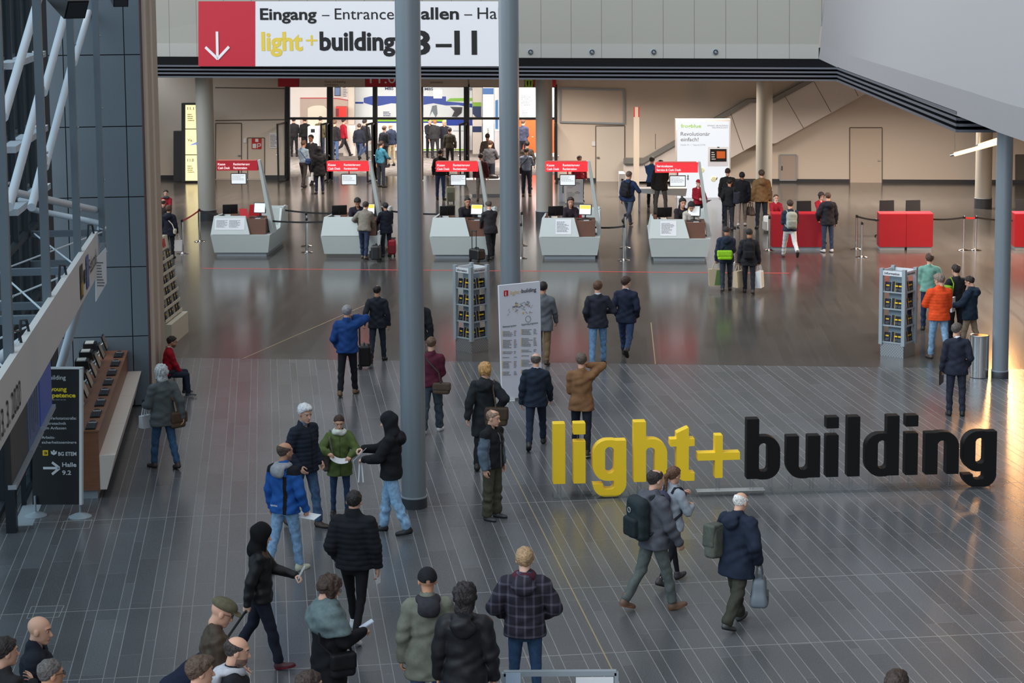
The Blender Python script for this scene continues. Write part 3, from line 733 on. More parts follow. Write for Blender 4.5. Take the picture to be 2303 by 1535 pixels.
for th_ in (0., .15):
    for i in range(NU+1):
        q = cl[-1]*i/NU; x_, y_ = np.interp(q, cl, PR[:, 0]), np.interp(q, cl, PR[:, 1]); t_ = min(1, max(0, (q-5)/14)); sh_ = .45+3.8*t_*t_*(3-2*t_)
        for k in range(NV+1): v_ = k/NV; Vg.append((x_+.06+sh_*v_**1.15+th_, y_, 5.5+5*v_))
id_ = lambda L_, i, k: L_*(NU+1)*(NV+1)+i*(NV+1)+k; Fg = []
for i in range(NU):
    for k in range(NV): Fg += [(id_(0, i, k), id_(0, i+1, k), id_(0, i+1, k+1), id_(0, i, k+1)), (id_(1, i, k), id_(1, i, k+1), id_(1, i+1, k+1), id_(1, i+1, k))]
structure(link('wall_gallery_right', mkmesh('wall_gallery_right', Vg, Fg, M_upr, None, True)))
PW = Plane(wl, (wc-wl)[:2])
for x in (1193, 1331, 1470, 1609):
    c = PW.at(x, 116.5, .0); o = thing('air_nozzle', 'round black air nozzle in the gallery wall, at %s' % {1193: 'the left end beside the thin column', 1331: 'second from the left', 1470: 'third from the left', 1609: 'the right end of the row'}[x], 'air vent', c, 0, 'air nozzles in the gallery wall')
    for nm, pr, M in (('flange', [(.105, 0), (.105, .02), (.075, .03)], M_alu), ('nozzle', [(.075, .01), (.07, .05), (.045, .03), (0.001, .02)], M_black)):
        b = MB(); b.lathe(pr, n=20); b.v = [(x_, -z_, y_) for x_, y_, z_ in b.v]; b.build(nm, M, o, 40)

# hanging entrance sign in front of the gallery
PS = Plane((FR[0][0], FR[0][1], 5), (FR[1][0]-FR[0][0], FR[1][1]-FR[0][1]))
s0 = PS.at(446, 149, .12); o = thing('entrance_sign', 'large white and red hanging sign pointing to the entrance and halls', 'sign', s0)
def at0(mb, loc): mb.v = [(x-loc[0], y-loc[1], z-loc[2]) for x, y, z in mb.v]; return mb
b = MB(); PS.rect(b, 446, 3, 1141, 149, .12, .08, mat('sign_white', (222, 222, 226), .6)); at0(b, s0).build('sign_board', None, o)
b = MB(); PS.rect(b, 446, 3, 574, 149, .125, .06, mat('sign_red', (188, 18, 44), .6)); at0(b, s0).build('red_field', None, o)
b = MB(); M_sw = mat('sign_arrow', (232, 230, 232), .6)
for q in ([(488, 71), (489, 128)], [(462, 106), (490, 133)], [(515, 105), (489, 133)]): PS.line(b, q, .135, .085, M_sw)
at0(b, s0).build('arrow', None, o)
b = MB(); M_sy = mat('sign_yellow', (224, 196, 70), .6)
for t, x0, yb, x1, cp, M, bd in (('Eingang', 585, 44, 712, 25, M_ink, .025), ('–', 724, 44, 741, 25, M_ink, 0), ('Entrance', 753, 43.5, 886, 25, M_ink, .0), ('Hallen', 915, 43, 1032, 26, M_ink, .025), ('–', 1044, 43, 1062, 26, M_ink, 0), ('Halls', 1074, 42.5, 1150, 26, M_ink, 0),
                              ('light', 588, 112.5, 681, 40, M_sy, .03), ('+', 688, 108, 714, 34, M_sy, 0), ('building', 719, 112, 889, 40, M_ink, .035), ('8', 921, 121, 968, 51, M_ink, .03), ('–', 980, 121, 1016, 51, M_ink, .02), ('11', 1022, 121, 1073, 51, M_ink, .03)):
    b = MB(); PS.text(b, t, x0, yb, x1, cp, .127, M, bd); at0(b, s0).build('lettering', None, o)

# ------------------------------------------------------------------ round columns
M_col = mat('column_blue_grey', (122, 131, 138), .30, .0, spec=.8); M_colb = mat('column_back', (168, 166, 158), .5); M_ring = mat('column_base', (52, 56, 62), .4)
def column_at(p, r, top, M, ring, lab):
    o = thing('column', None, None, (p[0], p[1], 0)); structure(o)
    b = MB(); b.lathe([(r, ring), (r, top)], n=48, M=M); structure(b.build('shaft', None, o, 40))
    b = MB(); b.lathe([(r*1.07, 0), (r*1.07, ring-.015), (r*1.0, ring)], n=48, M=M_ring); structure(b.build('base', None, o, 40))
    b = MB(); b.lathe([(r*1.075, ring-.02), (r*1.085, ring-.01), (r*1.075, ring), (r*1.0, ring+.004)], n=48, M=M_alu); structure(b.build('base_ring', None, o, 40))
column_at(G(930, 1146)+np.array([0, .18, 0]), .182, 11, M_col, .17, '')
column_at(D(1147.5, 570, 36.9), .19, 11, M_col, .17, '')
column_at(G(2253, 852)+np.array([0, .15, 0]), .154, 5.6, M_col, .15, '')
for x, y, wd in ((463.5, 497, 40), (1225, 500, 38), (1720, 452, 36.7), (2215, 470, 37)):
    p = G(x, y); r = wd/2*p[1]/F; column_at(p+np.array([0, r, 0]), r, 4.7, M_colb, .35, '')

# ------------------------------------------------------------------ dark panelled pier on the left
C0 = G(341, 912); PP = Plane(C0, NA[:2])
M_core = mat('joint_shadow', (10, 11, 13), .7); M_clad = mat('blue_grey_cladding', (96, 110, 120), .5, .1); M_beige = mat('beige_profile', (176, 162, 146), .6); M_beige2 = mat('pale_profile', (206, 192, 178), .6)
def P3(u, v, z): return C0+NA*u+DA*v+np.array([0, 0, z])
def abox(mb, u0, u1, v0, v1, z0, z1, M, base=None, e=NA, f=DA):
    B_ = C0 if base is None else base
    R = [B_+e*u+f*v for u, v in ((u0, v0), (u1, v0), (u1, v1), (u0, v1))]
    mb.hexa([p+np.array([0, 0, z0-p[2]]) for p in R], [p+np.array([0, 0, z1-p[2]]) for p in R], M)
mb = MB(); abox(mb, -2.6, -.01, .01, 1.4, 0, 11, M_core); structure(mb.build('wall_pier'))
mb = MB()
for z0, z1 in zip((.02, 1.30, 2.57, 3.84, 5.11, 6.39, 7.66, 8.93), (1.30, 2.57, 3.84, 5.11, 6.39, 7.66, 8.93, 10.9)):
    for u0, u1 in ((-1.64, -1.37), (-1.37, -.30), (-.30, -.012)): abox(mb, u0+.008, u1-.008, -.02, .02, z0+.009, z1-.009, M_clad)
trim(mb)
mb = MB()
for v0, v1, u, M in ((-.02, .10, -.002, mat('maroon_edge', (84, 60, 62), .6)), (.10, .30, .035, M_beige2), (.30, .72, .01, M_beige), (.72, .86, .03, M_beige2), (.86, 1.42, .0, M_beige)):
    abox(mb, -.02, u+.0, v0*1.1, v1*1.1, 0, 11, M, f=np.array([0, 1., 0]))
trim(mb)
mb = MB(); abox(mb, -2.6, -1.2, 1.40, 8, 0, 4.66, M_beige); structure(mb.build('wall_left'))
mb = MB(); mb.box(-16, -15.8, 44, 76.5, 0, 4.66, M_beige); structure(mb.build('wall_far_left'))

# ------------------------------------------------------------------ glazed steel front on the left
P0 = np.array([-6.8, 32., 0]); PF = Plane(P0, DA[:2], 1)            # its normal points into the hall
M_post = mat('steel_blue_grey', (100, 112, 122), .5); M_tube = mat('white_tube', (206, 214, 222), .4); M_fr = mat('mullion', (34, 40, 46), .45, .2)
def glass_mat(name, c, tr, rough=.03):
    M = bpy.data.materials.new(name); M.use_nodes = True; nt = M.node_tree; nt.nodes.clear()
    o = nt.nodes.new('ShaderNodeOutputMaterial'); t = nt.nodes.new('ShaderNodeBsdfTransparent'); g = nt.nodes.new('ShaderNodeBsdfGlossy'); x = nt.nodes.new('ShaderNodeMixShader')
    t.inputs[0].default_value = lin(c); g.inputs['Roughness'].default_value = rough; x.inputs[0].default_value = 1-tr
    nt.links.new(t.outputs[0], x.inputs[1]); nt.links.new(g.outputs[0], x.inputs[2]); nt.links.new(x.outputs[0], o.inputs[0]); return M
M_glass = glass_mat('tinted_glass', (214, 226, 232), .88); M_clear = glass_mat('clear_glass', (250, 252, 252), .96)
def fp(Y, out, z): t = (Y-P0[1])/DA[1]; return P0+DA*t-NA*out+np.array([0, 0, z])
YP = [W(x, 400, P0, NA)[1] for x in (5, 96, 169, 226)]
for Y_ in YP+[YP[0]-5.3]:
    o = thing('facade_post', None, None, fp(Y_, 0, 0)); structure(o); c = fp(Y_, 0, 0)
    b = MB(); b.bar(fp(Y_, 0, 3.36 if Y_ == YP[3] else 3.2)-c, fp(Y_, 0, 11)-c, .10, .12, M_post, up=DA); structure(b.build('post', None, o))
    b = MB()
    for z in (3.02, 3.52): b.bar(fp(Y_, 0, z)-c, fp(Y_, 1.2, z)-c, .12, .10, M_post)
    structure(b.build('cross_beam', None, o))
    b = MB()
    for z in (3.2, 4.4, 5.6, 6.8):
        for e in (-.03, .03): b.lathe([(.016, 0), (.014, .012)], (0, 0, 0), 8, M_alu); n_ = len(b.v)-16; b.v[n_:] = [tuple(fp(Y_, 0, z)+NA*(.062+v[2])+DA*(v[0]+e)+np.array([0, 0, v[1]])-c) for v in b.v[n_:]]
    structure(b.build('bolts', None, o))
OUT = 1.22
mb = MB()
ys = sorted(YP+[YP[0]-5.3]); yy = [ys[0]+(ys[-1]+1.2-ys[0])*i/14 for i in range(15)]
for Y_ in yy: mb.bar(fp(Y_, OUT, 0), fp(Y_, OUT, 11), .07, .12, M_fr, up=DA)
for z in (.06, 2.35, 3.55): mb.bar(fp(yy[0], OUT, z), fp(yy[-1], OUT, z), .1, .09, M_fr)
structure(mb.build('window_1'))
par = bpy.data.objects['window_1']
b = MB(); b.prism([fp(yy[0], OUT+.02, .06), fp(yy[-1], OUT+.02, .06), fp(yy[-1], OUT+.02, 11), fp(yy[0], OUT+.02, 11)], NA*-.012, M_glass); structure(b.build('pane', None, par))
b = MB()
PO = Plane(P0-NA*(OUT-.08), DA[:2])
for q in ([(11, 149), (89, 121)], [(19, 337), (94, 287)], [(24, 478), (100, 418)]):
    A_, B_ = [PO.at(*t) for t in q]; b.bar(A_, B_, .22, .10, M_tube)
structure(b.build('sill', None, par))
PT = Plane(P0-NA*.32, DA[:2]); k = 0
for a_, b_ in (((86, -2), (8, 264)), ((92, 199), (20, 465)), ((149, 22), (98, 209)), ((163, 138), (101, 376)), ((211, -10), (166, 142)), ((99, 355), (71, 466))):
    mb = MB(); mb.tube([PT.at(*a_), PT.at(*b_)], .058, 12, M_tube); k += 1; structure(mb.build('brace_tube', smooth=40))
nd = fp(YP[3], .0, 3.62)
for p, q, r in ((nd, D(118, 884, 33.6), .075), (nd+np.array([0, 0, .05]), fp(YP[3], 1.2, 3.95), .05), (fp(YP[1], 0, 3.45), fp(YP[1]-3, 1.1, 3.0), .07), (fp(YP[3], .1, 3.9), fp(YP[3]-3.2, 1.15, 4.6), .06)):
    mb = MB(); mb.tube([p, q], r, 12, M_tube); structure(mb.build('brace_tube', smooth=40))
for i in range(1, 4):
    for e in (0, 1):
        mb = MB(); mb.tube([fp(YP[i-1]+.1, 1.1*e, 3.54), fp(YP[i]-.1, 1.1*(1-e), 3.54)], .014, 8, M_tube); structure(mb.build('tie_rod', smooth=40))
mb = MB(); a_ = G(30, 1183); e_ = [a_, a_+NA*.27, a_+NA*.27+DA*8, a_+DA*8]; mb.hexa([(p[0], p[1], .0005) for p in e_], [(p[0], p[1], .004) for p in e_], mat('pale_threshold', (150, 160, 166), .6)); trim(mb)
mb = MB(); mb.bar(fp(27.0, .92, 0), fp(27.0, .92, 3.0), .14, .2, M_fr, up=DA); trim(mb)
for Y_ in (28.4, 29.8, 31.2):
    mb = MB(); A_, B_ = fp(Y_, .92, 0), fp(Y_+1.1, .92, 0)
    for p, q in ((A_+(0, 0, .08), B_+(0, 0, .08)), (A_+(0, 0, 2.3), B_+(0, 0, 2.3)), (A_, A_+(0, 0, 2.34)), (B_, B_+(0, 0, 2.34))): mb.bar(p, q, .07, .07, M_fr, up=DA if abs(p[2]-q[2]) > 1 else (0, 0, 1))
    d_ = structure(mb.build('door_%d' % (Y_*10)))
    mb = MB(); mb.prism([A_+(0, 0, .08), B_+(0, 0, .08), B_+(0, 0, 2.3), A_+(0, 0, 2.3)], NA*.01, M_glass); structure(mb.build('pane', None, d_))

# ------------------------------------------------------------------ back wall with doors, stair and service doors
pB, pE = G(360, 403), G(2290, 412); BW = Plane(pB, (pE-pB)[:2]); M_bw = mat('back_wall', (212, 202, 190), .7); M_line = mat('groove', (96, 88, 82), .7)
for nm, pl in (('wall_back_left', [(120, 402), (640, 404.3), (640, 60), (120, 60)]), ('wall_back_right', [(1253, 407.2), (2560, 413.3), (2560, 60), (1253, 60)]), ('wall_back_header', [(640, 195), (1253, 197), (1253, 60), (640, 60)])):
    mb = MB(); BW.poly(mb, pl, 0, .2, M_bw); structure(mb.build(nm))
mb = MB(); mb.box(22, 22.2, 37, 74, 0, 4.67, M_bw); structure(mb.build('wall_right'))
mb = MB()
for a_, b_ in ((120, 484), (595, 640)): BW.rect(mb, a_, 394, b_, 405, .03, .03, M_ring)
structure(mb.build('baseboard_left'))
mb = MB()
for a_, b_ in ((1253, 1340), (1406, 1910), (1985, 2560)): BW.poly(mb, [(a_, 400+(a_-1253)*.0045), (b_, 400+(b_-1253)*.0045), (b_, 407.5+(b_-1253)*.0045), (a_, 407.5+(a_-1253)*.0045)], .03, .03, M_ring)
structure(mb.build('baseboard_right'))
mb = MB()
for q in ([(484, 197), (640, 199)], [(484, 271), (640, 269)]): BW.line(mb, q, .005, .04, M_line)
trim(mb)
def flush_door(nm, x0, y0, x1, y1, M, hx=None, hy=None):
    mb = MB(); BW.rect(mb, x0, y0, x1, y1, .012, .012, M); d_ = structure(mb.build(nm))
    b = MB(); BW.line(b, [(x0, y1), (x0, y0), (x1, y0), (x1, y1)], .016, .035, M_line); structure(b.build('door_frame', None, d_))
    if hx:
        b = MB(); p = BW.at(hx, hy, .05); b.bar(p-BW.e*.05, p+BW.e*.05, .03, .05, M_steel); structure(b.build('door_handle', None, d_))
M_dr = mat('door_paint', (204, 192, 178), .6)
flush_door('door_1', 485, 277, 543, 402, M_dr, 538, 350); flush_door('door_2', 557, 310, 595, 402, M_dr)
flush_door('door_3', 1340, 283, 1405, 409, mat('door_white', (212, 206, 196), .6), 1345, 354); flush_door('door_4', 1911, 287, 1984, 412, M_dr, 1977, 360); flush_door('door_5', 2284, 348, 2330, 412, mat('door_grey', (92, 88, 84), .6))
mb = MB(); BW.line(mb, [(1260, 198), (1404, 202), (1404, 278), (1260, 274), (1260, 198)], .05, .06, M_alu, .06); trim(mb)
c = BW.at(1772, 405, .06); o = thing('service_hatch', 'grey metal service hatch in the back wall beside the column', 'hatch', c)
b = MB(); BW.rect(b, 1755, 348, 1790, 404, .06, .06, mat('hatch_grey', (170, 156, 146), .5)); at0(b, c).build('hatch_door', None, o)
b = MB(); BW.line(b, [(1754, 405), (1754, 348), (1791, 348), (1791, 405), (1754, 405)], .065, .05, M_alu); at0(b, c).build('hatch_frame', None, o)
b = MB(); BW.rect(b, 1757.5, 373, 1759.5, 383, .08, .02, M_black); at0(b, c).build('handle', None, o)
# stair flank
M_stair = mat('stair_flank', (214, 208, 204), .6); M_rail = mat('stair_rail', (120, 122, 120), .5)
mb = MB(); BW.poly(mb, [(1402, 408), (1402, 366), (1446, 366), (1685, 229), (1698, 229), (1698, 325.5), (1644, 355), (1552, 408)], .6, .35, M_stair)
BW.poly(mb, [(1698, 229), (1738, 229), (1745, 225), (1745, 322), (1698, 325.5)], .6, .35, M_stair)
BW.poly(mb, [(1745, 225), (1830, 176), (2015, 176), (1945, 212), (1745, 322)], .6, .35, M_stair); st = structure(mb.build('stair_wall'))
b = MB()
for q in ([(1402, 357), (1446, 357), (1446, 368), (1402, 368)], [(1446, 357), (1681, 223), (1690, 230), (1446, 368)], [(1681, 223), (1738, 221), (1742, 231), (1688, 231)], [(1738, 221), (1830, 171), (1840, 178), (1742, 231)]): BW.poly(b, q, .72, .5, M_rail)
structure(b.build('handrail', None, st))
b = MB()
for q in ([(1449, 370), (1466, 405)], [(1643, 254), (1672, 338)], [(1764, 214), (1807, 288)], [(1830, 182), (1869, 252)], [(1917, 190), (1930, 216)], [(1474, 301), (1474, 336)]): BW.line(b, q, .604, .022, M_line)
structure(b.build('panel_joints', None, st))

# door front
mb = MB(); M_blk = mat('door_frame_black', (22, 22, 24), .4)
for a_, b_ in ((641, 651), (735, 748), (838, 848), (945, 951), (1043, 1055), (1152, 1158), (1247, 1253)): BW.rect(mb, a_, 194, b_, 404.5, .05, .14, M_blk)
BW.rect(mb, 641, 264, 1253, 269, .06, .16, M_blk); BW.rect(mb, 641, 190, 1253, 196, .06, .16, M_blk); df = structure(mb.build('door_6'))
b = MB(); BW.rect(b, 645, 194, 1250, 266, .0, .01, M_clear); structure(b.build('pane', None, df))
k = 10
for x, sg in ((645, -1), (742, -1), (742, 1), (843, -1), (843, 1), (948, 1), (1049, -1), (1049, 1), (1251, 1)):
    h0 = BW.at(x, 404, .06); h0[2] = 0; q = h0+BW.n*.95+BW.e*.10*sg+(0, 0, 0); k += 1
    mb = MB()
    for p_, r_ in ((h0+(0, 0, .05), q+(0, 0, .05)), (h0+(0, 0, 2.22), q+(0, 0, 2.22)), (h0+(0, 0, .02), h0+(0, 0, 2.25)), (q+(0, 0, .02), q+(0, 0, 2.25))): mb.bar(p_, r_, .07, .06, M_blk, up=(0, 0, 1) if abs(p_[2]-r_[2]) < .5 else (0, 1, 0))
    d_ = structure(mb.build('door_%d' % k))
    b = MB(); b.prism([h0+(0, 0, .05), q+(0, 0, .05), q+(0, 0, 2.2), h0+(0, 0, 2.2)], BW.e*.01, M_clear); structure(b.build('pane', None, d_))
    b = MB(); b.bar(h0*.3+q*.7+BW.e*.07*sg+(0, 0, .98), h0*.05+q*.95+BW.e*.07*sg+(0, 0, 1.06), .03, .03, M_steel); structure(b.build('door_handle', None, d_))
# sign strip over the doors
M_strip = mat('sign_strip', (186, 178, 168), .6); M_dred = mat('sign_dark_red', (176, 22, 44), .6); M_lime = mat('lime_sign', (150, 196, 50), .6)
for nm, lab, x0, x1, M, tx in (('hall_sign', 'red square at the left end of the sign strip over the doors', 625, 673, M_dred, ()), ('hall_sign', 'grey sign strip lettered home and building automation over the left doors', 673, 822, M_strip, (('Home and building', 730, 186, 777, 5), ('automation', 730, 192.5, 760, 5))),
                           ('hall_sign', 'red hall number sign over the doors left of the big column', 822, 890, M_dred, (('11.0', 832, 187, 890, 22),)), ('hall_sign', 'grey sign strip over the doors between the two tall columns', 890, 1053, M_strip, (('automation', 968, 187, 996, 5),)),
                           ('hall_sign', 'grey sign strip over the doors behind the thin column', 1056, 1180, M_strip, ()), ('toilet_sign', 'lime green pictogram sign over the right hand door', 1181, 1199, M_lime, ()), ('hall_sign', 'dark red panel at the right end of the sign strip over the doors', 1201, 1251, M_dred, ())):
    c = BW.at(x0, 195, .5); o = thing(nm, lab, 'sign', c)
    b = MB(); BW.rect(b, x0, 124, x1-1, 195, .5, .1, M); at0(b, c).build('sign_board', None, o)
    b = MB()
    for t, a_, yb, b_, cp in tx: b = MB(); BW.text(b, t, a_, yb, b_, cp, .505, M_paper if M is M_dred else M_ink); at0(b, c).build('lettering', None, o)
    b = MB()
    if nm == 'toilet_sign':
        for x in (1186.5, 1193.5): BW.rect(b, x-1.6, 182, x+1.6, 190, .505, .003, M_ink); BW.rect(b, x-1, 190, x+1, 194, .505, .003, M_ink)
    if b.v: at0(b, c).build('pictogram', None, o)
for nm, lab, cat, x0, y0, x1, y1, M in (('poster', 'white fire safety poster on the wall left of the doors', 'poster', 606, 299, 628, 333, M_paper), ('fire_sign', 'red and white fire equipment sign on the wall door left of the entrance', 'sign', 566, 311, 588, 335, mat('fire_red', (190, 40, 40), .6)),
                                    ('switch_box', 'small pale switch box on the wall left of the fire sign', 'switch', 547, 311, 554, 321, M_paper), ('switch_box', 'small pale switch box beside the white door on the right', 'switch', 1331, 318, 1339, 328, M_paper)):
    c = BW.at(x0, y1, .03); o = thing(nm, lab, cat, c); b = MB(); BW.rect(b, x0, y0, x1, y1, .03, .02, M); at0(b, c).build('panel', None, o)
    b = MB()
    if nm == 'poster': BW.rows(b, 608, 302, 626, 331, 9, .034, M_inkg, 4)
    if nm == 'fire_sign':
        BW.rect(b, 568, 323, 576, 333, .034, .003, M_paper); BW.line(b, [(579, 333), (579, 323), (586, 323), (586, 328), (579, 329)], .034, .03, M_paper); BW.rect(b, 574, 312, 581, 319, .034, .003, M_paper)
    if b.v: at0(b, c).build('print', None, o)
# ------------------------------------------------------------------ trade hall behind the doors
mb = MB(); mb.box(-22, 18, 76.3, 104, -.2, -.001, mat('hall_carpet', (118, 110, 104), .9, kind='mottle', scale=4)); structure(mb.build('floor_hall'))
mb = MB(); mb.box(-22, 18, 104, 104.2, 0, 5, mat('hall_wall', (230, 226, 220), .7)); mb.box(-22.2, -22, 76.5, 104, 0, 5, mat('hall_wall', (230, 226, 220), .7)); structure(mb.build('wall_hall'))
class Booth(Plane):
    def __init__(s, Y): Plane.__init__(s, (0, Y, 0), (1, 0))
def at_floor(c): c = np.array(c); c[2] = 0; return c
M_bwh = mat('booth_white', (240, 240, 240), .6); M_blue = mat('booth_blue', (24, 60, 160), .5); M_grn = mat('booth_green', (140, 200, 40), .5); M_nvy = mat('booth_navy', (22, 40, 84), .5)
def flat(name, lab, cat, Y, polys, base, texts=(), rowsl=(), parts=('wall_panel',)):
    B_ = Booth(Y); c = at_floor(B_.at(*base)); o = thing(name, lab, cat, c)
    for i, (nm, pl, off, th, M) in enumerate(polys):
        b = MB(); B_.poly(b, pl, off, th, M); at0(b, c).build(nm, None, o)
    for t, x0, yb, x1, cp, off, M, bd in texts: b = MB(); B_.text(b, t, x0, yb, x1, cp, off, M, bd); at0(b, c).build('lettering', None, o)
    b = MB()
    for x0, y0, x1, y1, n, off, M in rowsl: B_.rows(b, x0, y0, x1, y1, n, off, M)
    if b.v: at0(b, c).build('small_print', None, o)
    return o
R4 = lambda x0, y0, x1, y1: [(x0, y0), (x1, y0), (x1, y1), (x0, y1)]
def arc(cx, cy, rx, ry, a0, a1, n=10): return [(cx+rx*math.cos(math.radians(a0+(a1-a0)*i/n)), cy+ry*math.sin(math.radians(a0+(a1-a0)*i/n))) for i in range(n+1)]
flat('exhibition_stand', 'pinkish white stand wall with a red line and a beige arch, left in the hall', 'exhibition stand', 87,
     [('wall_panel', R4(640, 150, 797, 352), 0, .2, mat('stand_cream', (236, 222, 214), .7)), ('beige_field', [(675, 221), (737, 221), (760, 222), (783, 226), (783, 300), (675, 300)], .02, .02, mat('stand_beige', (196, 172, 158), .7)),
      ('red_line', [(675, 219.5), (737, 219.5), (760, 220.5), (783, 224.5), (783, 226.5), (760, 222.5), (737, 221.5), (675, 221.5)], .03, .02, M_red), ('arch', [(692, 300), (692, 239)]+arc(716, 246, 24, 9, 190, 300, 6)+[(737, 247), (737, 300)], .05, .03, mat('arch_cream', (240, 226, 204), .6)),
      ('edge_post', R4(783, 150, 797, 352), .06, .1, mat('post_cream', (222, 206, 190), .6))], (716, 350), (), [(772, 195, 782, 218, 6, .03, M_inkg)])
flat('exhibition_stand', 'bright white stand wall with a blue wave and green band between the door mullions', 'exhibition stand', 88,
     [('wall_panel', R4(799, 150, 1062, 340), 0, .2, M_bwh), ('blue_wave', [(818, 220), (835, 216), (950, 216), (1003, 217), (1003, 228), (1062, 233), (1062, 242), (1030, 236), (1003, 237), (975, 232), (950, 236)]+[(880, 232), (862, 236), (846, 239), (818, 231)], .02, .02, M_blue),
      ('green_wave', [(1003, 228), (1012, 221), (1062, 220), (1062, 227)], .03, .02, M_grn), ('blue_stripe', R4(799, 229, 817, 233), .02, .02, M_blue), ('green_stripe', R4(845, 268, 1000, 273), .03, .02, M_grn), ('lower_stripe', R4(845, 273, 1062, 276), .03, .02, M_blue), ('blue_field', R4(1004, 269, 1062, 282), .035, .02, M_blue),
      ('machine_picture', [(966, 262), (972, 238), (982, 236), (984, 256), (980, 264), (972, 250)], .03, .01, mat('picture_grey', (120, 124, 130), .6)), ('machine_picture', [(1012, 240), (1040, 241), (1038, 254), (1028, 263), (1016, 262), (1022, 250)], .03, .01, mat('picture_dark', (60, 54, 58), .6))],
     (930, 340), [('MBS', 866, 202, 885, 6, .03, M_nvy, .02), ('MBS', 955, 203, 974, 6, .03, M_nvy, .02), ('MBS', 1046, 203, 1062, 6, .03, M_nvy, .02)], [(862, 250, 884, 262, 3, .03, M_nvy)])
flat('exhibition_stand', 'beige stand pillar with green and navy bands near the thin column', 'exhibition stand', 86,
     [('wall_panel', R4(1063, 150, 1084, 348), 0, .3, mat('pillar_beige', (216, 204, 192), .6)), ('green_band', R4(1063, 230, 1082, 239), .02, .02, mat('olive_band', (130, 170, 40), .5)), ('navy_band', [(1063, 239), (1082, 239), (1082, 264), (1070, 263), (1063, 256)], .02, .02, M_nvy), ('navy_band', R4(1063, 284, 1083, 297), .02, .02, M_nvy)], (1073, 348))
flat('exhibition_stand', 'tall cream banner pillar with vertical web address and blue cap', 'exhibition stand', 84,
     [('wall_panel', R4(1086, 150, 1111, 350), 0, .3, mat('pillar_cream', (222, 208, 194), .6)), ('blue_cap', R4(1086, 198, 1110, 212), .02, .02, mat('cap_blue', (40, 80, 130), .5))], (1098, 350), [], [(1096, 288, 1101, 304, 4, .03, M_ink)])
flat('exhibition_stand', 'white and pale blue stand wall left of the orange wall', 'exhibition stand', 85,
     [('wall_panel', R4(1112, 150, 1167, 355), 0, .2, M_bwh), ('blue_field', [(1114, 226), (1120, 224), (1120, 290), (1114, 290)], .02, .02, mat('sky_blue', (70, 130, 190), .5)), ('counter', R4(1112, 296, 1124, 350), .4, .4, M_bwh)], (1140, 355))
flat('exhibition_stand', 'orange stand wall with a white poster above it, right end of the doors', 'exhibition stand', 83,
     [('wall_panel', R4(1163, 270, 1246, 344), 0, .2, mat('orange_wall', (232, 88, 34), .6)), ('poster', R4(1163, 150, 1246, 267), .02, .2, M_bwh), ('base', R4(1163, 344, 1246, 352), .03, .2, M_bwh)], (1190, 352), [], [(1172, 212, 1200, 238, 6, .03, M_inkg), (1173, 248, 1190, 262, 4, .03, M_inkg), (1196, 306, 1202, 309, 1, .03, M_paper)])
def simple(name, lab, cat, Y, x0, y0, x1, y1, th, M, pname='body', extra=()):
    B_ = Booth(Y); c = B_.at((x0+x1)/2, y1); c[2] = max(0, c[2]); o = thing(name, lab, cat, c); b = MB(); B_.rect(b, x0, y0, x1, y1, 0, th, M); at0(b, c).build(pname, None, o)
    for nm, q, off, M2 in extra: b = MB(); B_.rect(b, *q, off, off+.01, M2); at0(b, c).build(nm, None, o)
    return o
simple('display_machine', 'white display machine with a dark screen at the left hall stand', 'machine', 83.5, 692, 285, 717, 350, .6, M_bwh, 'body', [('screen', (699, 290, 708, 298), .01, M_black), ('slot', (699, 306, 706, 308), .01, M_black)])
simple('wall_box', 'red wall box on the left hall stand', 'box', 86.2, 755, 240, 779, 263, .5, mat('box_red', (214, 40, 34), .4), 'body', [('dark_side', (755, 244, 762, 262), .01, mat('box_dark', (120, 24, 24), .4))])
simple('wall_screen', 'dark blue screen hung high on the left hall stand', 'screen', 86.4, 752, 196, 766, 216, .08, M_black, 'screen', [('picture', (753.5, 197.5, 764.5, 214), .005, mat('screen_blue', (90, 110, 150), .3))])
simple('hanging_lightbox', 'small square white lightbox hanging in the hall behind the big column', 'lamp', 80.5, 975, 202, 994, 221, .08, mat('lightbox_frame', (190, 180, 150), .5), 'frame', [('panel', (977, 204, 992, 219), .01, mat('lightbox_panel', (255, 250, 236), .5, emit=1.2))])
simple('reception_counter', 'white counter with a green foot line in the hall', 'counter', 87, 950, 296, 990, 340, .8, M_bwh, 'body', [('foot_line', (950, 335, 990, 338), .01, M_grn)])
simple('reception_counter', 'white counter under the blue stand wall right of the suited group', 'counter', 87, 1018, 296, 1044, 340, .8, M_bwh, 'body', [('foot_line', (1018, 335, 1044, 338), .01, M_grn)])
simple('reception_counter', 'white counter beside the red jacketed visitor in the hall', 'counter', 85.5, 772, 282, 799, 352, .8, mat('counter_cream', (232, 220, 208), .6))

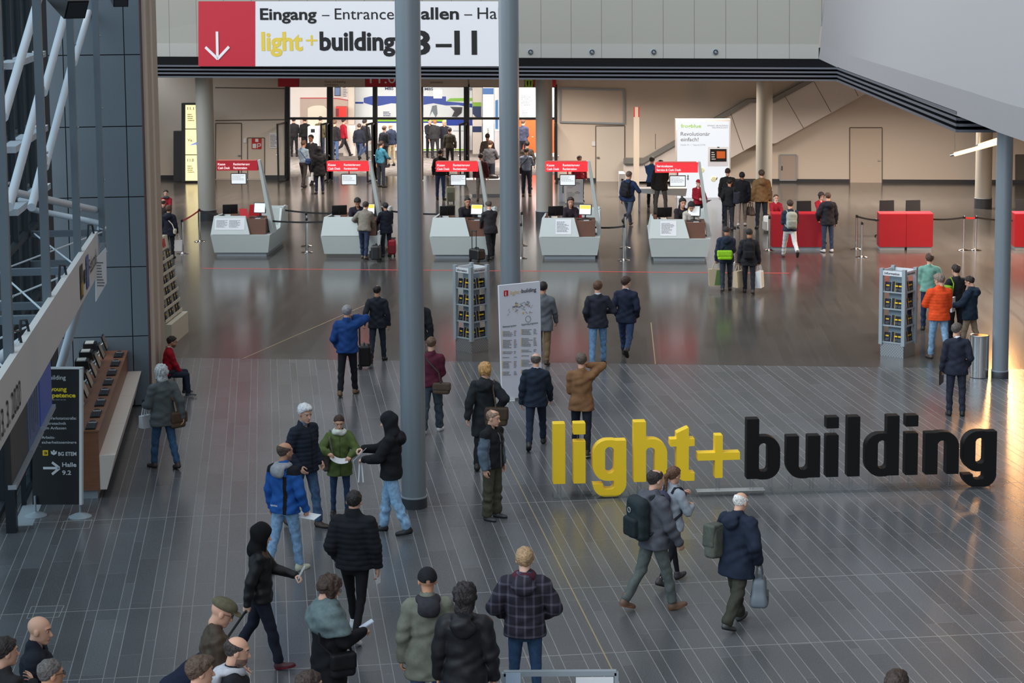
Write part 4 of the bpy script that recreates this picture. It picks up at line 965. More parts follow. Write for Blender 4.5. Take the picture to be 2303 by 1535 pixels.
# ------------------------------------------------------------------ yellow hall guide at the far left
B_ = Booth(74.5); c = at_floor(B_.at(430, 409)); o = thing('hall_guide', 'dark standing board with glowing yellow panels 11.1 and 11.0', 'sign', c)
b = MB(); B_.rect(b, 408, 232, 452, 409, -.02, .3, M_dark); B_.rect(b, 390, 295, 408, 407, -.1, .3, M_dark); at0(b, c).build('casing', None, o)
M_yl = mat('yellow_light_panel', (255, 236, 158), .5, emit=.95, ecol=(255, 240, 184))
for t, y0, y1, y in (('11.1', 236, 289, 247), ('Via :', 291, 347, 318), ('11.0', 349, 406, 363)):
    b = MB(); B_.rect(b, 417, y0, 452, y1, .0, .04, M_yl); p_ = at0(b, c).build('light_panel', None, o)
    b = MB(); B_.text(b, t, 422, y, 436, 6.5, .005, M_ink, .01); B_.rows(b, 422, y+8, 438, y+26, 4, .005, mat('guide_print', (170, 160, 120), .8)) if t != 'Via :' else B_.poly(b, [(425, y+9), (452, y-4), (452, y+14), (440, y+7)], .005, .002, mat('guide_blue', (150, 170, 240), .5, emit=.5)); at0(b, c).build('print', None, p_)
# ------------------------------------------------------------------ glowing advertising wall with building technology
B_ = Booth(68.2); c = at_floor(B_.at(1582, 447)); o = thing('advertising_lightbox', 'tall glowing white advertising box lettered Revolutionär einfach behind the service desk', 'lightbox', c)
b = MB(); B_.rect(b, 1520, 268, 1643, 449, 0, .35, M_white); at0(b, c).build('casing', None, o)
b = MB(); B_.rect(b, 1523, 273, 1640, 446, .004, .02, mat('advert_light', (60, 60, 62), .6, emit=.93, ecol=(246, 250, 255), spec=.1)); at0(b, c).build('light_panel', None, o)
b = MB(); M_ag = mat('advert_grey', (96, 100, 108), .8, emit=.12, spec=.1); M_agr = mat('advert_green', (130, 170, 80), .8, emit=.25, spec=.1)
for t, x0, yb, x1, cp, M, bd in (('frogblue', 1531, 287, 1577, 8, M_agr, .02), ('SMART BUILDING', 1591, 284, 1637, 3.2, M_ag, 0), ('TECHNOLOGY', 1601, 288.5, 1637, 3.2, M_ag, 0), ('Revolutionär', 1531, 305, 1597, 8.5, M_ag, .005), ('einfach!', 1531, 317.5, 1571, 8.5, M_ag, .005), ('Halle 9.1 / Stand D70', 1531, 327.5, 1586, 3.5, mat('advert_pale', (130, 134, 140), .8, emit=.25, spec=.1), 0)):
    b = MB(); B_.text(b, t, x0, yb, x1, cp, .008, M, bd); at0(b, c).build('lettering', None, o)
b = MB(); B_.rect(b, 1592, 330, 1638, 374, .02, .02, mat('device_frame', (206, 210, 216), .5, emit=.3)); dv = at0(b, c).build('pictured_device', None, o)
b = MB(); B_.rect(b, 1597, 335, 1634, 363, .026, .006, M_black); B_.rect(b, 1612, 340, 1631, 356, .03, .004, mat('fire_picture', (176, 84, 34), .5, emit=.5)); B_.rows(b, 1600, 340, 1610, 360, 4, .03, M_paper); B_.rect(b, 1613, 330, 1618, 332, .026, .004, M_black); at0(b, c).build('screen_picture', None, dv)
for x, y in ((1605, 402), (1578, 382)):
    p = B_.at(x, y, .03); b = MB(); b.lathe([(.105, 0), (.105, .03), (.08, .045)], n=20, M=mat('button_cream', (232, 232, 190), .5, emit=.3)); b.v = [(x_, -z_, y_) for x_, y_, z_ in b.v]; b.v = [tuple(np.array(v)+p-c) for v in b.v]; b.build('pictured_button', None, o)
b = MB(); B_.line(b, [(1545, 395), (1549, 402), (1547, 405), (1547, 393), (1549, 396), (1545, 403)], .012, .015, M_ink); at0(b, c).build('pictured_symbol', None, o)
b = MB(); B_.line(b, [(1613, 399), (1611, 404)], .09, .03, M_ink, .01); at0(b, c).build('pictured_slot', None, o)

# white pylon with red stripes, wall by the stair
p = D(1431, 413, 71.5); p[2] = 0; o = thing('pylon', 'slender pale pylon with two red stripes at its top', 'pylon', p)
b = MB(); b.box(-.10, .10, -.1, .1, 0, 2.98, mat('pylon_cream', (206, 196, 180), .6)); b.build('post', None, o)
for s in (-1, 1): b = MB(); b.box(s*.085-.02, s*.085+.02, -.108, -.09, 2.62, 2.99, M_red); b.build('red_stripe', None, o)
# warm neon tubes under the gallery
M_tubel = mat('neon_tube', (255, 214, 160), .4, emit=14, ecol=(255, 168, 90))
for k, (q, r) in enumerate((((2147, 347), (2262, 316)), ((2203, 327), (2262, 308)), ((2284, 303), (2330, 292)))):
    A_ = D(*q, 44); E_ = D(*r, 43.2); o = thing('neon_tube_lamp', ['long lower warm glowing tube lamp beside the right column', 'shorter upper warm glowing tube lamp left of the right column', 'warm glowing tube lamp seen right of the right column'][k], 'lamp', A_, 0, 'warm tube lamps')
    b = MB(); b.tube([(0, 0, 0), E_-A_], .042, 12, M_tubel); b.build('tube', None, o, 40); u = (E_-A_)/np.linalg.norm(E_-A_)
    b = MB(); b.tube([-u*.10, u*.01], .035, 10, M_steel); b.build('end_cap', None, o, 40)
    b = MB(); b.tube([(0, 0, .03), (0, 0, 4.66-A_[2])], .008, 6, M_steel); b.tube([E_-A_+(0, 0, .03), np.array([E_[0]-A_[0], E_[1]-A_[1], 4.66-A_[2]])], .008, 6, M_steel); b.build('suspension', None, o, 40)
for k, (x_, y_, z_) in enumerate(((12.2, 49.5, 4.0), (12.7, 52.5, 3.9))):
    A_ = np.array([x_, y_, z_]); E_ = A_+np.array([1.5, -.5, .25]); o = thing('neon_tube_lamp', '%s warm tube lamp hidden behind the white gallery wall, mirrored orange in the floor' % ('nearer', 'farther')[k], 'lamp', A_, 0, 'warm tube lamps')
    b = MB(); b.tube([(0, 0, 0), E_-A_], .06, 12, M_tubel); b.build('tube', None, o, 40); b = MB(); b.tube([(0, 0, .03), (0, 0, 4.66-z_)], .008, 6, M_steel); b.build('suspension', None, o, 40)
light('tube_glow', 'POINT', (12.95, 51.0, 3.85), 700, (1, .52, .2), .25)
# black spotlight at the top edge
for k, (a_, e_, r) in enumerate((((128, -26), (172, 22), .16), ((262, -20), (272, 2), .10))):
    A_ = D(*a_, 27); E_ = D(*e_, 26.6); o = thing('spotlight', ['black spotlight can hanging at the top left edge', 'small black spotlight end at the top edge above the panelled pier'][k], 'spotlight', A_)
    b = MB(); u = (E_-A_); b.bar((0, 0, 0), u, r*2, r*1.7, M_black); b.build('housing', None, o)
    b = MB(); b.bar(u, u*1.03, r*1.7, r*1.4, M_dark); b.build('lens', None, o)
    b = MB(); b.tube([(0, 0, 0), (0, 0, 3)], .02, 8, M_black); b.build('hanger', None, o)
# ------------------------------------------------------------------ left front: name board, posters, counter with terminals
bt0, bt1 = PF.at(-40, 880), PF.at(219, 533)
o = thing('name_board', 'long white slanting fascia board along the glazed front, dated 13. 3. 2020', 'board', fp(20, 0, 3.12))
c = np.array(o.location); Ya, Yb = 17.5, PF.at(219, 560, .09)[1]
M_brd = mat('board_white', (214, 212, 210), .6); NI = NA
b = MB(); R_ = [fp(Ya, -.02, 3.14), fp(Yb, -.02, 3.14), fp(Yb, -.10, 3.14), fp(Ya, -.10, 3.14)]
b.hexa(R_, [p+np.array([0, 0, .66]) for p in R_], M_brd); at0(b, c).build('board', None, o)
b = MB(); q = fp(Ya, -.11, 3.0)
def btext(t, x0, y0, x1, y1, cap, M, bold=.01, z=3.0):
    A_ = PF.at(x0, y0, .11); E_ = PF.at(x1, y1, .11); A_[2] = E_[2] = z; lettering(b, t, A_, E_-A_, (0, 0, 1), cap, M, bold, width=float(np.linalg.norm(E_-A_)))
btext('– 13. 3. 2020', -14, 932, 47, 872, .28, M_ink, .0, 3.24)
btext('Rebstock', 201, 596, 218, 578, .24, M_ink, .0, 3.36)
def bquad(x0, x1, z0, z1, M):
    A_ = PF.at(x0, 600, .112); E_ = PF.at(x1, 600, .112); b.add([(A_[0], A_[1], z0), (E_[0], E_[1], z0), (E_[0], E_[1], z1), (A_[0], A_[1], z1)], [(0, 1, 2, 3)], M)
bquad(180, 186, 3.22, 3.70, mat('taxi_black', (40, 36, 30), .6)); bquad(181, 185.5, 3.26, 3.44, M_yel); bquad(194, 200, 3.22, 3.70, mat('parking_blue', (24, 74, 160), .5)); bquad(196, 198.4, 3.32, 3.60, M_paper)
for z0, z1, x0, x1 in ((3.36, 3.56, 188.5, 191.5),): bquad(x0, x1, z0, z1, M_ink)
at0(b, c).build('lettering', None, o)
for x, y in ((30, 778), (48, 762), (136, 640), (200, 545)):
    p = fp(PF.at(x, y)[1], 0, 3.8)
    b = MB(); b.tube([fp(p[1], .02, 3.71), fp(p[1], .0, 3.96), fp(p[1]+.1, -.05, 3.94), fp(p[1]+.2, -.06, 3.79)], .018, 6, M_dark); at0(b, c).build('hanger_strap', None, o, 40)
# dark band and blue screens below the board
for nm, lab, x0, x1, M in (('wall_screen', 'blue screen under the slanting board, further back', 90, 117, mat('screen_cobalt', (28, 66, 150), .35, emit=.12)), ('wall_screen', 'blue printed screen under the slanting board, nearer', 61, 88, mat('screen_cobalt2', (44, 70, 120), .35, emit=.08)), ('cover_panel', 'black cover panel under the near end of the slanting board', 20, 60, M_black)):
    A_ = PF.at(x0, 900, -.02); E_ = PF.at(x1, 900, -.02); o2 = thing(nm, lab, 'screen' if 'screen' in nm else 'panel', (A_[0], A_[1], 2.36))
    b = MB(); b.prism([(A_[0], A_[1], 2.36), (E_[0], E_[1], 2.36), (E_[0], E_[1], 3.14), (A_[0], A_[1], 3.14)], -NA*.06, M); at0(b, o2.location).build('panel', None, o2)
    b = MB(); b.bar((A_[0], A_[1], 2.335), (E_[0], E_[1], 2.335), .09, .05, M_alu); at0(b, o2.location).build('bottom_rail', None, o2)
    if nm == 'wall_screen' and x0 == 61:
        b = MB()
        for i in range(5): t = .15+.16*i; P_ = A_*(1-t)+E_*t+NA*.002; b.tube([(P_[0], P_[1], 2.46+.07*(i % 2)), (P_[0], P_[1], 3.02-.07*(i % 3))], .006, 5, M_inkg)
        at0(b, o2.location).build('print', None, o2)
# hanging white notice at the end of the board
PN = Plane(fp(Yb-.2, -.25, 0), (math.cos(.95), math.sin(.95))); c = PN.at(215, 680); o = thing('hanging_notice', 'white printed notice hanging at the far end of the slanting board', 'notice', c)
b = MB(); PN.poly(b, [(216, 582), (239, 556), (240, 636), (216, 678)], 0, .012, M_paper); at0(b, c).build('sheet', None, o)
b = MB(); PN.rows(b, 219, 586, 237, 645, 9, .004, M_inkg, 5); at0(b, c).build('print', None, o)
b = MB(); b.tube([PN.at(239, 556), PN.at(236, 548)], .008, 6, M_steel); at0(b, c).build('hook', None, o)
# rollup banner
PB = Plane(G(128, 1161), (math.cos(AA+.05), -math.sin(AA+.05)*-.0-.02)); PB = Plane(G(128, 1161), (G(181, 1165)-G(80, 1160))[:2])
c = G(128, 1161); o = thing('advertising_banner', 'black standing banner on two round feet beside the terminal counter, pointing to Halle 9.2', 'banner', c)
b = MB(); PB.rect(b, 73, 830, 178, 1134, .0, .02, mat('banner_black', (20, 20, 23), .6)); at0(b, c).build('banner_sheet', None, o)
b = MB(); PB.rect(b, 178, 828, 184, 1135, .01, .06, M_white); PB.rect(b, 72, 826, 184, 830, .01, .06, M_white); at0(b, c).build('frame', None, o)
for x, y in ((80, 1160), (181, 1162)):
    p = G(x, y); b = MB(); b.lathe([(.165, 0), (.165, .012), (.10, .045), (.03, .06), (.02, .07)], p, 28, M_alu); at0(b, c).build('foot', None, o, 40)
    b = MB(); b.tube([p+(0, 0, .06), p+(0, 0, .30)], .016, 8, M_alu); at0(b, c).build('pole', None, o, 40)
M_bt = mat('banner_print', (206, 208, 212), .7); M_by = mat('banner_yellow', (238, 208, 40), .7); b = MB()
for t, x0, yb, x1, cp, M, bd in (('building', 105, 853, 148, 10, M_bt, .01), ('young', 113, 879, 150, 10, M_by, .03), ('competence', 88, 893, 170, 10, M_by, .03), ('Die Werkstattstraße:', 94, 943, 172, 6.5, M_bt, .005), ('Elektrotechnik', 94, 954.5, 149, 6.5, M_bt, .005), ('zum Anfassen', 94, 965, 149, 6.5, M_bt, .005),
                              ('Arbeits-', 94, 986, 124, 6.5, M_bt, .005), ('sicherheitsseminare', 94, 997, 172, 6.5, M_bt, .005), ('BG ETEM', 131, 1024, 172, 8.5, M_bt, .025), ('Halle', 140, 1049, 172, 10, M_bt, .02), ('9.2', 140, 1067, 160, 10, M_bt, .02)):
    b = MB(); PB.text(b, t, x0, yb, x1, cp, .004, M, bd); at0(b, c).build('lettering', None, o)
b = MB()
PB.rows(b, 113, 896, 171, 901, 1, .004, M_inkg)
PB.line(b, [(97, 1052), (134, 1052)], .004, .036, M_bt, .002); PB.line(b, [(117, 1039), (134, 1052), (117, 1066)], .004, .036, M_bt, .002)
PB.rect(b, 96, 1012, 108, 1024, .004, .002, M_yel); PB.line(b, [(99, 1016), (104, 1016), (105, 1020), (99, 1020)], .006, .012, M_ink, .002)
PB.poly(b, [(114, 1013), (117, 1015), (121, 1018), (125, 1015), (128, 1013), (127, 1020), (121, 1023), (115, 1020)], .005, .002, M_bt); PB.poly(b, arc(121, 1014, 2.6, 2.6, 0, 330, 10), .006, .002, M_bt)
PB.line(b, arc(84, 985, 8, 6, -60, 170, 10)+[(77, 1000), (95, 1005)], .004, .01, mat('banner_sketch', (60, 62, 66), .7), .002)
at0(b, c).build('print', None, o)

# wooden terminal counter with leaning pale front
K0 = G(226, 1121); KE = G(313, 905); LK = float((C0-K0)@DA)-.04
o = thing('registration_counter', 'long walnut registration counter with a pale leaning front along the panelled pier', 'counter', K0, -AA)
KT = lambda u, v, z: (u, v, z)                                   # local: u across (right), v along
b = MB(); b.box(-.78, 0, 0, LK, .13, 1.02, M_wood); b.build('body', None, o)
b = MB(); b.box(-.80, .012, -.01, LK, 1.02, 1.05, M_wood); b.build('worktop', None, o)
b = MB(); b.box(-.72, -.04, .04, LK, 0, .13, M_alu); b.build('plinth', None, o)
for i in range(3):
    v0, v1 = LK*i/3+.004, LK*(i+1)/3-.004
    b = MB(); b.prism([(.0, v0, .14), (.10, v0, .14), (.24, v0, .66), (.0, v0, .66)], (0, v1-v0, 0), mat('front_cream', (216, 206, 196), .55)); b.build('front_panel', None, o)
def K(u, v, z): q = K0+NA*u+DA*v; return np.array([q[0], q[1], z])
M_scr = mat('screen_cream', (150, 138, 118), .4, emit=.02); M_key = mat('keycaps', (46, 46, 50), .5); M_keyl = mat('key_label', (150, 150, 152), .6)
stn = [.30+(LK-.75)/7*i for i in range(8)]
kb = None; names = ['nearest the banner', 'second from the banner end', 'third from the banner end', 'fourth from the banner end', 'fourth from the pier end', 'third from the pier end', 'second from the pier end', 'next to the pier']
for i, v in enumerate(stn):
    if i == 0:
        mo = thing('monitor', '', 'monitor', (0, 0, 0)); b = MB(); b.box(-.012, .012, -.17, .17, -.13, .13, M_black); b.build('casing', None, mo)
        b = MB(); b.box(.012, .014, -.155, .155, -.115, .115, M_scr); b.build('screen', None, mo)
        b = MB(); b.tube([(-.01, 0, 0), (-.10, 0, -.08), (-.10, 0, -.235)], .02, 8, M_steel); b.box(-.18, .0, -.09, .09, -.25, -.235, M_steel); b.build('stand', None, mo)
        for ob in mo.children:
            if ob.name.startswith(('casing', 'screen')):
                for vt in ob.data.vertices: vt.co = Matrix.Rotation(-.35, 3, 'Y') @ vt.co
        kb = thing('keyboard', '', 'keyboard', (0, 0, 0)); b = MB(); b.box(-.075, .075, -.22, .22, 0, .02, M_black); b.build('casing', None, kb)
        b = MB()
        for r in range(4):
            for k in range(12): b.box(-.06+.03*r, -.036+.03*r, -.205+.028*k, -.182+.028*k, .02, .027, M_key)
        b.build('keys', None, kb); b = MB(); b.box(-.06, .06, .14, .205, .02, .027, M_keyl); b.build('number_pad', None, kb)
        pr = thing('label_printer', '', 'printer', (0, 0, 0)); b = MB(); b.hexa([(-.13, -.15, 0), (.13, -.15, 0), (.13, .15, 0), (-.13, .15, 0)], [(-.13, -.15, .2), (.09, -.15, .2), (.09, .15, .2), (-.13, .15, .2)], M_black); b.build('housing', None, pr)
        b = MB(); b.box(-.10, .05, -.12, .12, .2, .215, mat('printer_lid', (196, 196, 190), .5)); b.build('lid', None, pr)
        ms = thing('mouse', '', 'mouse', (0, 0, 0)); P_, Q_ = snet(lambda X, Y, Z: np.maximum(ell(X, Y, Z, (0, 0, 0), (.055, .032, .03)), -Z), (-.07, -.05, -.01), (.07, .05, .05), .008); link('shell', mkmesh('shell', P_, Q_, M_black, None, True), ms)
        src = (mo, kb, pr, ms)
    for j, (sx, nm, u, dv, z) in enumerate(zip(src, ('touch monitor', 'black keyboard', 'black label printer', 'black mouse'), (-.36, -.12, -.62, -.13), (.0, -.05, .22, .26), (1.29, 1.05, 1.05, 1.05))):
        q = sx if i == 0 else copy_tree(sx); q.location = K(u, v+dv, z); q.rotation_euler = (0, 0, -AA); tag(q, '%s on the walnut counter, %s' % (nm, names[i]), q['category'], {0: 'touch monitors on the counter', 1: 'keyboards on the counter', 2: 'label printers on the counter', 3: 'mice on the counter'}[j])
# leaning brochure rack behind the pier
def magazine_proto(w=.17, h=.24, spine=False):
    o = thing('brochure', '', 'brochure', (0, 0, 0)); b = MB(); b.box(-w/2, w/2, -.012, .012, 0, h, M_ink2); b.build('cover', None, o)
    b = MB(); b.box(-w*.30, w*.22, -.014, -.012, h*.55, h*.70, M_yel); b.build('title_block', None, o)
    b = MB()
    for k in range(3): b.box(-w*.36, w*(.1+.1*k), -.0135, -.012, h*(.12+.09*k), h*(.15+.09*k), M_inkg)
    b.build('small_print', None, o)
    return o
M_ink2 = mat('brochure_navy', (24, 26, 40), .4)
mg = magazine_proto(); first = [True]
sp_ = thing('folded_map', '', 'folded map', (0, 0, 0)); b = MB(); b.box(-.05, .03, -.012, .012, 0, .24, M_ink2); b.build('cover', None, sp_); b = MB(); b.box(.041, .05, -.014, .012, 0, .24, M_yel); b.build('yellow_edge', None, sp_); b = MB(); b.box(-.052, -.045, -.014, .012, .0, .242, M_paper); b.build('page_edge', None, sp_)
usedp = {'m': True, 's': True}
def put(kind, loc, rz, tilt, label, group, sc_=1.):
    src = mg if kind == 'm' else sp_
    if usedp[kind]: q = src; usedp[kind] = False
    else: q = copy_tree(src)
    q.location = tuple(loc); q.rotation_euler = (tilt, 0, rz); q.scale = (sc_, sc_, sc_); return tag(q, label, q['category'], group)
R0_ = G(387, 778); R1_ = G(424, 746); re = (R1_-R0_)/np.linalg.norm(R1_-R0_); rn = np.array([re[1], -re[0], 0]); LR = float(np.linalg.norm(R1_-R0_))
rz_ = math.atan2(re[1], re[0]); o = thing('brochure_rack', 'tall cream leaning brochure rack with a box base behind the pier', 'rack', R0_, rz_)   # local x along the front, -y outwards
M_rk = mat('rack_cream', (210, 204, 186), .55)
b = MB(); b.box(0, LR, 0, .55, 0, .46, M_rk); b.build('box_base', None, o)
b = MB(); b.prism([(0, .22, .46), (0, .40, .46), (0, .62, 2.12), (0, .55, 2.12)], (LR, 0, 0), M_rk); b.build('back_panel', None, o)
b = MB(); b.prism([(-.02, .18, .46), (-.02, .5, .46), (-.02, .62, 2.16), (-.02, .42, 2.16)], (.03, 0, 0), M_rk); b.prism([(LR-.01, .18, .46), (LR-.01, .5, .46), (LR-.01, .62, 2.16), (LR-.01, .42, 2.16)], (.03, 0, 0), M_rk); b.build('side_panel', None, o)
b = MB(); b.prism([(0, .40, 1.88), (0, .46, 1.88), (0, .50, 2.16), (0, .44, 2.16)], (LR, 0, 0), M_rk); b.build('header', None, o)
b = MB(); b.prism([(LR*.72, .405, 1.94), (LR*.86, .405, 1.94), (LR*.86, .43, 2.12), (LR*.72, .43, 2.12)], (0, -.01, 0), M_red); b.build('information_mark', None, o)
Mz = Matrix.Rotation(rz_, 3, 'Z')
for k in range(6):
    z = .50+.235*k; y = .21+.033*k
    b = MB(); b.box(.02, LR-.02, y-.09, y+.06, z-.015, z, M_rk); b.box(.02, LR-.02, y-.09, y-.075, z, z+.05, M_rk); b.build('shelf', None, o)
    for i in range(8):
        p = np.array(Mz @ Vector((LR*(i+.5)/8, y-.04, z+.002)))+R0_
        put('m' if i not in (2, 5) else 's', p, rz_, -.16, 'dark brochure with yellow block on a tier of the leaning cream rack', 'brochures in the leaning rack', .82)
# square information stands
M_chk = mat('chequer_plate', (176, 178, 180), .4, .7); M_std = mat('stand_grey', (156, 166, 172), .5); M_in = mat('stand_inside', (140, 158, 170), .5)
nt = M_chk.node_tree; ck_ = nt.nodes.new('ShaderNodeTexChecker'); ck_.inputs['Scale'].default_value = 34; ck_.inputs[1].default_value = (.48, .49, .5, 1); ck_.inputs[2].default_value = (.30, .31, .32, 1)
tc_ = nt.nodes.new('ShaderNodeTexCoord'); nt.links.new(tc_.outputs['Object'], ck_.inputs['Vector']); nt.links.new(ck_.outputs['Color'], nt.nodes['Principled BSDF'].inputs['Base Color'])
def info_stand(c, s, rz, which):
    o = thing('information_stand', 'square grey information stand with chequer plate foot, %s' % which, 'stand', c, rz, 'information stands'); h = s/2
    b = MB(); b.box(-h+.03, h-.03, -h+.03, h-.03, 0, .27, M_chk); b.build('chequer_base', None, o)
    b = MB()
    for x in (-1, 1):
        for y in (-1, 1): b.box(*sorted((x*h, x*(h-.075))), *sorted((y*h, y*(h-.075))), .24, 1.80, M_std)
    b.build('corner_posts', None, o)
    for a_ in range(4):
        R = Matrix.Rotation(a_*math.pi/2, 3, 'Z'); b = MB(); b.box(-h+.07, h-.07, -h+.01, -h+.03, 1.66, 1.76, M_paper); b.v = [tuple(R @ Vector(v)) for v in b.v]; hd = b.build('header', None, o)
        b = MB(); lettering(b, 'Information', (-h+.11, -h+.008, 1.685), (1, 0, 0), (0, 0, 1), .05, M_ink, .02, width=s-.24); b.v = [tuple(R @ Vector(v)) for v in b.v]; b.build('lettering', None, hd)
    b = MB(); b.box(-h+.15, h-.15, -h+.15, h-.15, .27, 1.72, M_in); b.build('core', None, o)
    for k in range(4):
        z = .30+.345*k; b = MB(); b.box(-h+.02, h-.02, -h+.02, h-.02, z-.025, z, M_std)
        for a_ in range(4): pass
        b.build('shelf', None, o)
        for a_ in range(4):
            R = Matrix.Rotation(a_*math.pi/2+rz, 3, 'Z')
            if R @ Vector((0, -1, 0)) @ Vector((0, -1, 0)) < .3: continue         # only the two sides the photograph shows
            side = 'left' if (R @ Vector((0, -1, 0))).x < 0 else 'right'
            for i, (u, kd) in enumerate(((-.33, 'm'), (-.02, 's'), (.16, 'm'), (.38, 'm'))):
                p = np.array(R @ Vector((u*(s-.18), -h+.075, z)))+c
                put(kd, p, a_*math.pi/2+rz, -.13, '%s on the %s shelf, %s face, stand %s' % ('black brochure' if kd == 'm' else 'yellow edged map', ('lowest', 'second lowest', 'third lowest', 'top')[k], side, which), 'brochures in the stand, '+which, .78 if kd == 'm' else .85)
g1 = (G(1018, 787)+G(1105, 787))/2; info_stand(g1, .54, math.radians(45), 'beside the map board')
g2 = (G(1973, 798)+G(2064, 797))/2; info_stand(np.array(g2), .575, math.radians(-38), 'beside the orange jacket')
# map board
q0, q1 = G(1127, 903), G(1219, 892); PM = Plane(q0, (q1-q0)[:2]); c = (q0+q1)/2
o = thing('map_board', 'tall white site map board lettered light building in front of the thin column', 'board', c)
b = MB(); PM.poly(b, [(1122, 642), (1214.5, 632.5), (1219, 886), (1130, 899)], 0, .05, mat('map_white', (222, 222, 232), .6)); at0(b, c).build('board', None, o)
for x, y in ((1137, 905), (1152, 898), (1212, 892)):
    p = G(x, y); b = MB(); b.box(-.05, .05, -.2, .2, 0, .015, M_white); b.v = [tuple(np.array(v)+p-c+(0, .05, 0)) for v in b.v]; b.build('foot', None, o)
b = MB()
for t, x0, y0, x1, y1, cp, M, bd in (('i', 1136.5, 664, 1138.5, 663.8, 9, M_paper, .05), ('light', 1148, 662.5, 1168, 660, 9, mat('map_yellow', (214, 180, 100), .7), .0), ('+', 1169, 659, 1172.5, 658.6, 7, mat('map_yellow', (214, 180, 100), .7), 0), ('building', 1173, 658.5, 1206, 654.5, 9, M_ink, .012), ('Rahmenprogramm', 1131, 736.5, 1161, 733, 4, M_ink, .01), ('Supporting programme', 1173, 731.5, 1210, 727, 4, M_ink, .01)):
    b = MB(); A_, E_ = PM.at(x0, y0, .012 if t != 'i' else .016), PM.at(x1, y1, .012 if t != 'i' else .016); lettering(b, t, A_, E_-A_, (0, 0, 1), cp*A_[1]/F, M, bd, width=float(np.linalg.norm(E_-A_))); at0(b, c).build('lettering', None, o)
b = MB()
PM.poly(b, [(1133.5, 653.5), (1143, 652.3), (1143, 664.6), (1133.5, 665.8)], .012, .003, M_red)
rr = random.Random(3); M_my = mat('map_mark', (226, 184, 60), .7)
for i in range(46):
    x = rr.uniform(1142, 1198); y = rr.uniform(680, 705)+(x-1170)*-.12; x2 = x+rr.uniform(-9, 9); y2 = y+rr.uniform(-5, 5); PM.line(b, [(x, y), (x2, y2)], .012, .006 if i % 3 else .012, M_inkg if i % 4 else M_my, .002)
PM.line(b, arc(1188, 717, 6, 7, 0, 360, 12), .012, .008, M_inkg, .002)
for j, (x0, x1, dy) in enumerate(((1132, 1154, 0), (1156, 1163, -1), (1174, 1198, -4), (1200, 1208, -5))):
    y = 743+dy
    for n in (4, 6, 2, 1, 5, 3): PM.rows(b, x0, y, x1, y+n*3.4, n, .012, M_inkg, n+j); PM.rect(b, x0-1.6, y, x0-.6, y+n*3.2, .012, .002, M_my) if j % 2 == 0 else None; y += n*3.4+6
at0(b, c).build('print', None, o)
# steel litter bin
c = G(2206, 851)+np.array([0, .16, 0]); o = thing('litter_bin', 'round polished steel litter bin beside the right column', 'bin', c)
b = MB(); b.lathe([(.176, .01), (.178, .80), (.178, .82)], n=40, M=M_chrome); b.build('shell', None, o, 40)
b = MB(); b.lathe([(.178, .80), (.182, .815), (.178, .825), (.145, .815), (.14, .70), (.001, .68)], n=40, M=M_steel); b.build('rim', None, o, 40)
b = MB(); b.lathe([(.172, 0), (.172, .012)], n=40, M=M_black); b.build('foot_ring', None, o, 40)
# frame at the lower edge
q0, q1 = D(1133, 1508, 19.2), D(1386, 1500, 19.2); z_ = float(q0[2]); c = np.array([(q0[0]+q1[0])/2, 19.2, 0]); o = thing('notice_stand', 'pale metal frame with a white sheet at the bottom edge of the picture', 'frame', c)
hw = float(q1[0]-q0[0])/2; b = MB()
b.box(-hw, hw, -.03, .03, z_-.05, z_, M_alu)
for s in (-1, 1): b.box(s*hw-.02, s*hw+.02, -.03, .03, .02, z_-.02, M_alu); b.box(s*hw-.03, s*hw+.03, -.3, .3, 0, .03, M_alu); b.bar((s*hw, 0, z_-.1), (s*hw+.02, .32, .03), .03, .03, M_alu)
b.build('tube_frame', None, o, 40)
b = MB(); b.box(-hw+.02, -hw*.70, -.035, -.025, .2, z_-.01, mat('sheet_blue', (176, 196, 216), .5)); b.build('side_plate', None, o)
b = MB(); b.box(hw*.28, hw-.03, -.034, -.026, .2, z_-.06, M_paper); b.build('sheet', None, o)
b = MB(); b.tube([(hw*.62+.16*math.cos(t), -.037, z_-.28+.13*math.sin(t)) for t in np.linspace(0, math.pi, 14)], .006, 5, mat('logo_grey', (150, 176, 190), .6)); b.build('print', None, o)
# ------------------------------------------------------------------ cash desks
M_lit = mat('sign_red_lit', (238, 48, 56), .5, emit=.75, ecol=(255, 40, 48)); M_unlit = mat('sign_red_dull', (190, 26, 42), .5, emit=.06); M_desk = mat('desk_pale', (196, 204, 202), .5)
M_scrw = mat('screen_white', (226, 230, 230), .4, emit=.45); M_wd = mat('desk_wood', (110, 70, 50), .4, kind='wood', c2=(84, 52, 38))
M_tx = mat('sign_lettering', (255, 226, 226), .6, emit=.5)
def bend(mb, rz): mb.v = [(x*math.cos(rz)-y*math.sin(rz), x*math.sin(rz)+y*math.cos(rz), z) for x, y, z in mb.v]; return mb
def screen_unit(parent, name, x, y, z, rz, w_, h_, M, tilt=.2, stand=.09):
    b = MB(); b.box(-w_/2, w_/2, -.02, .02, -h_/2, h_/2, M_black); R = Matrix.Rotation(rz, 3, 'Z') @ Matrix.Rotation(-tilt, 3, 'X'); o_ = Vector((x, y, z+stand+h_/2))
    b.v = [tuple(R @ Vector(v)+o_) for v in b.v]; m_ = b.build(name, None, parent)
    b = MB(); b.box(-w_/2+.02, w_/2-.02, -.023, -.02, -h_/2+.02, h_/2-.02, M); b.v = [tuple(R @ Vector(v)+o_) for v in b.v]; b.build('screen', None, m_)
    b = MB(); b.tube([(x, y, z), (x, y+.02, z+stand+h_/2)], .02, 8, M_black); b.lathe([(.10, 0), (.10, .012), (.02, .02)], (x, y, z), 16, M_black); b.build('stand', None, m_)
    return m_
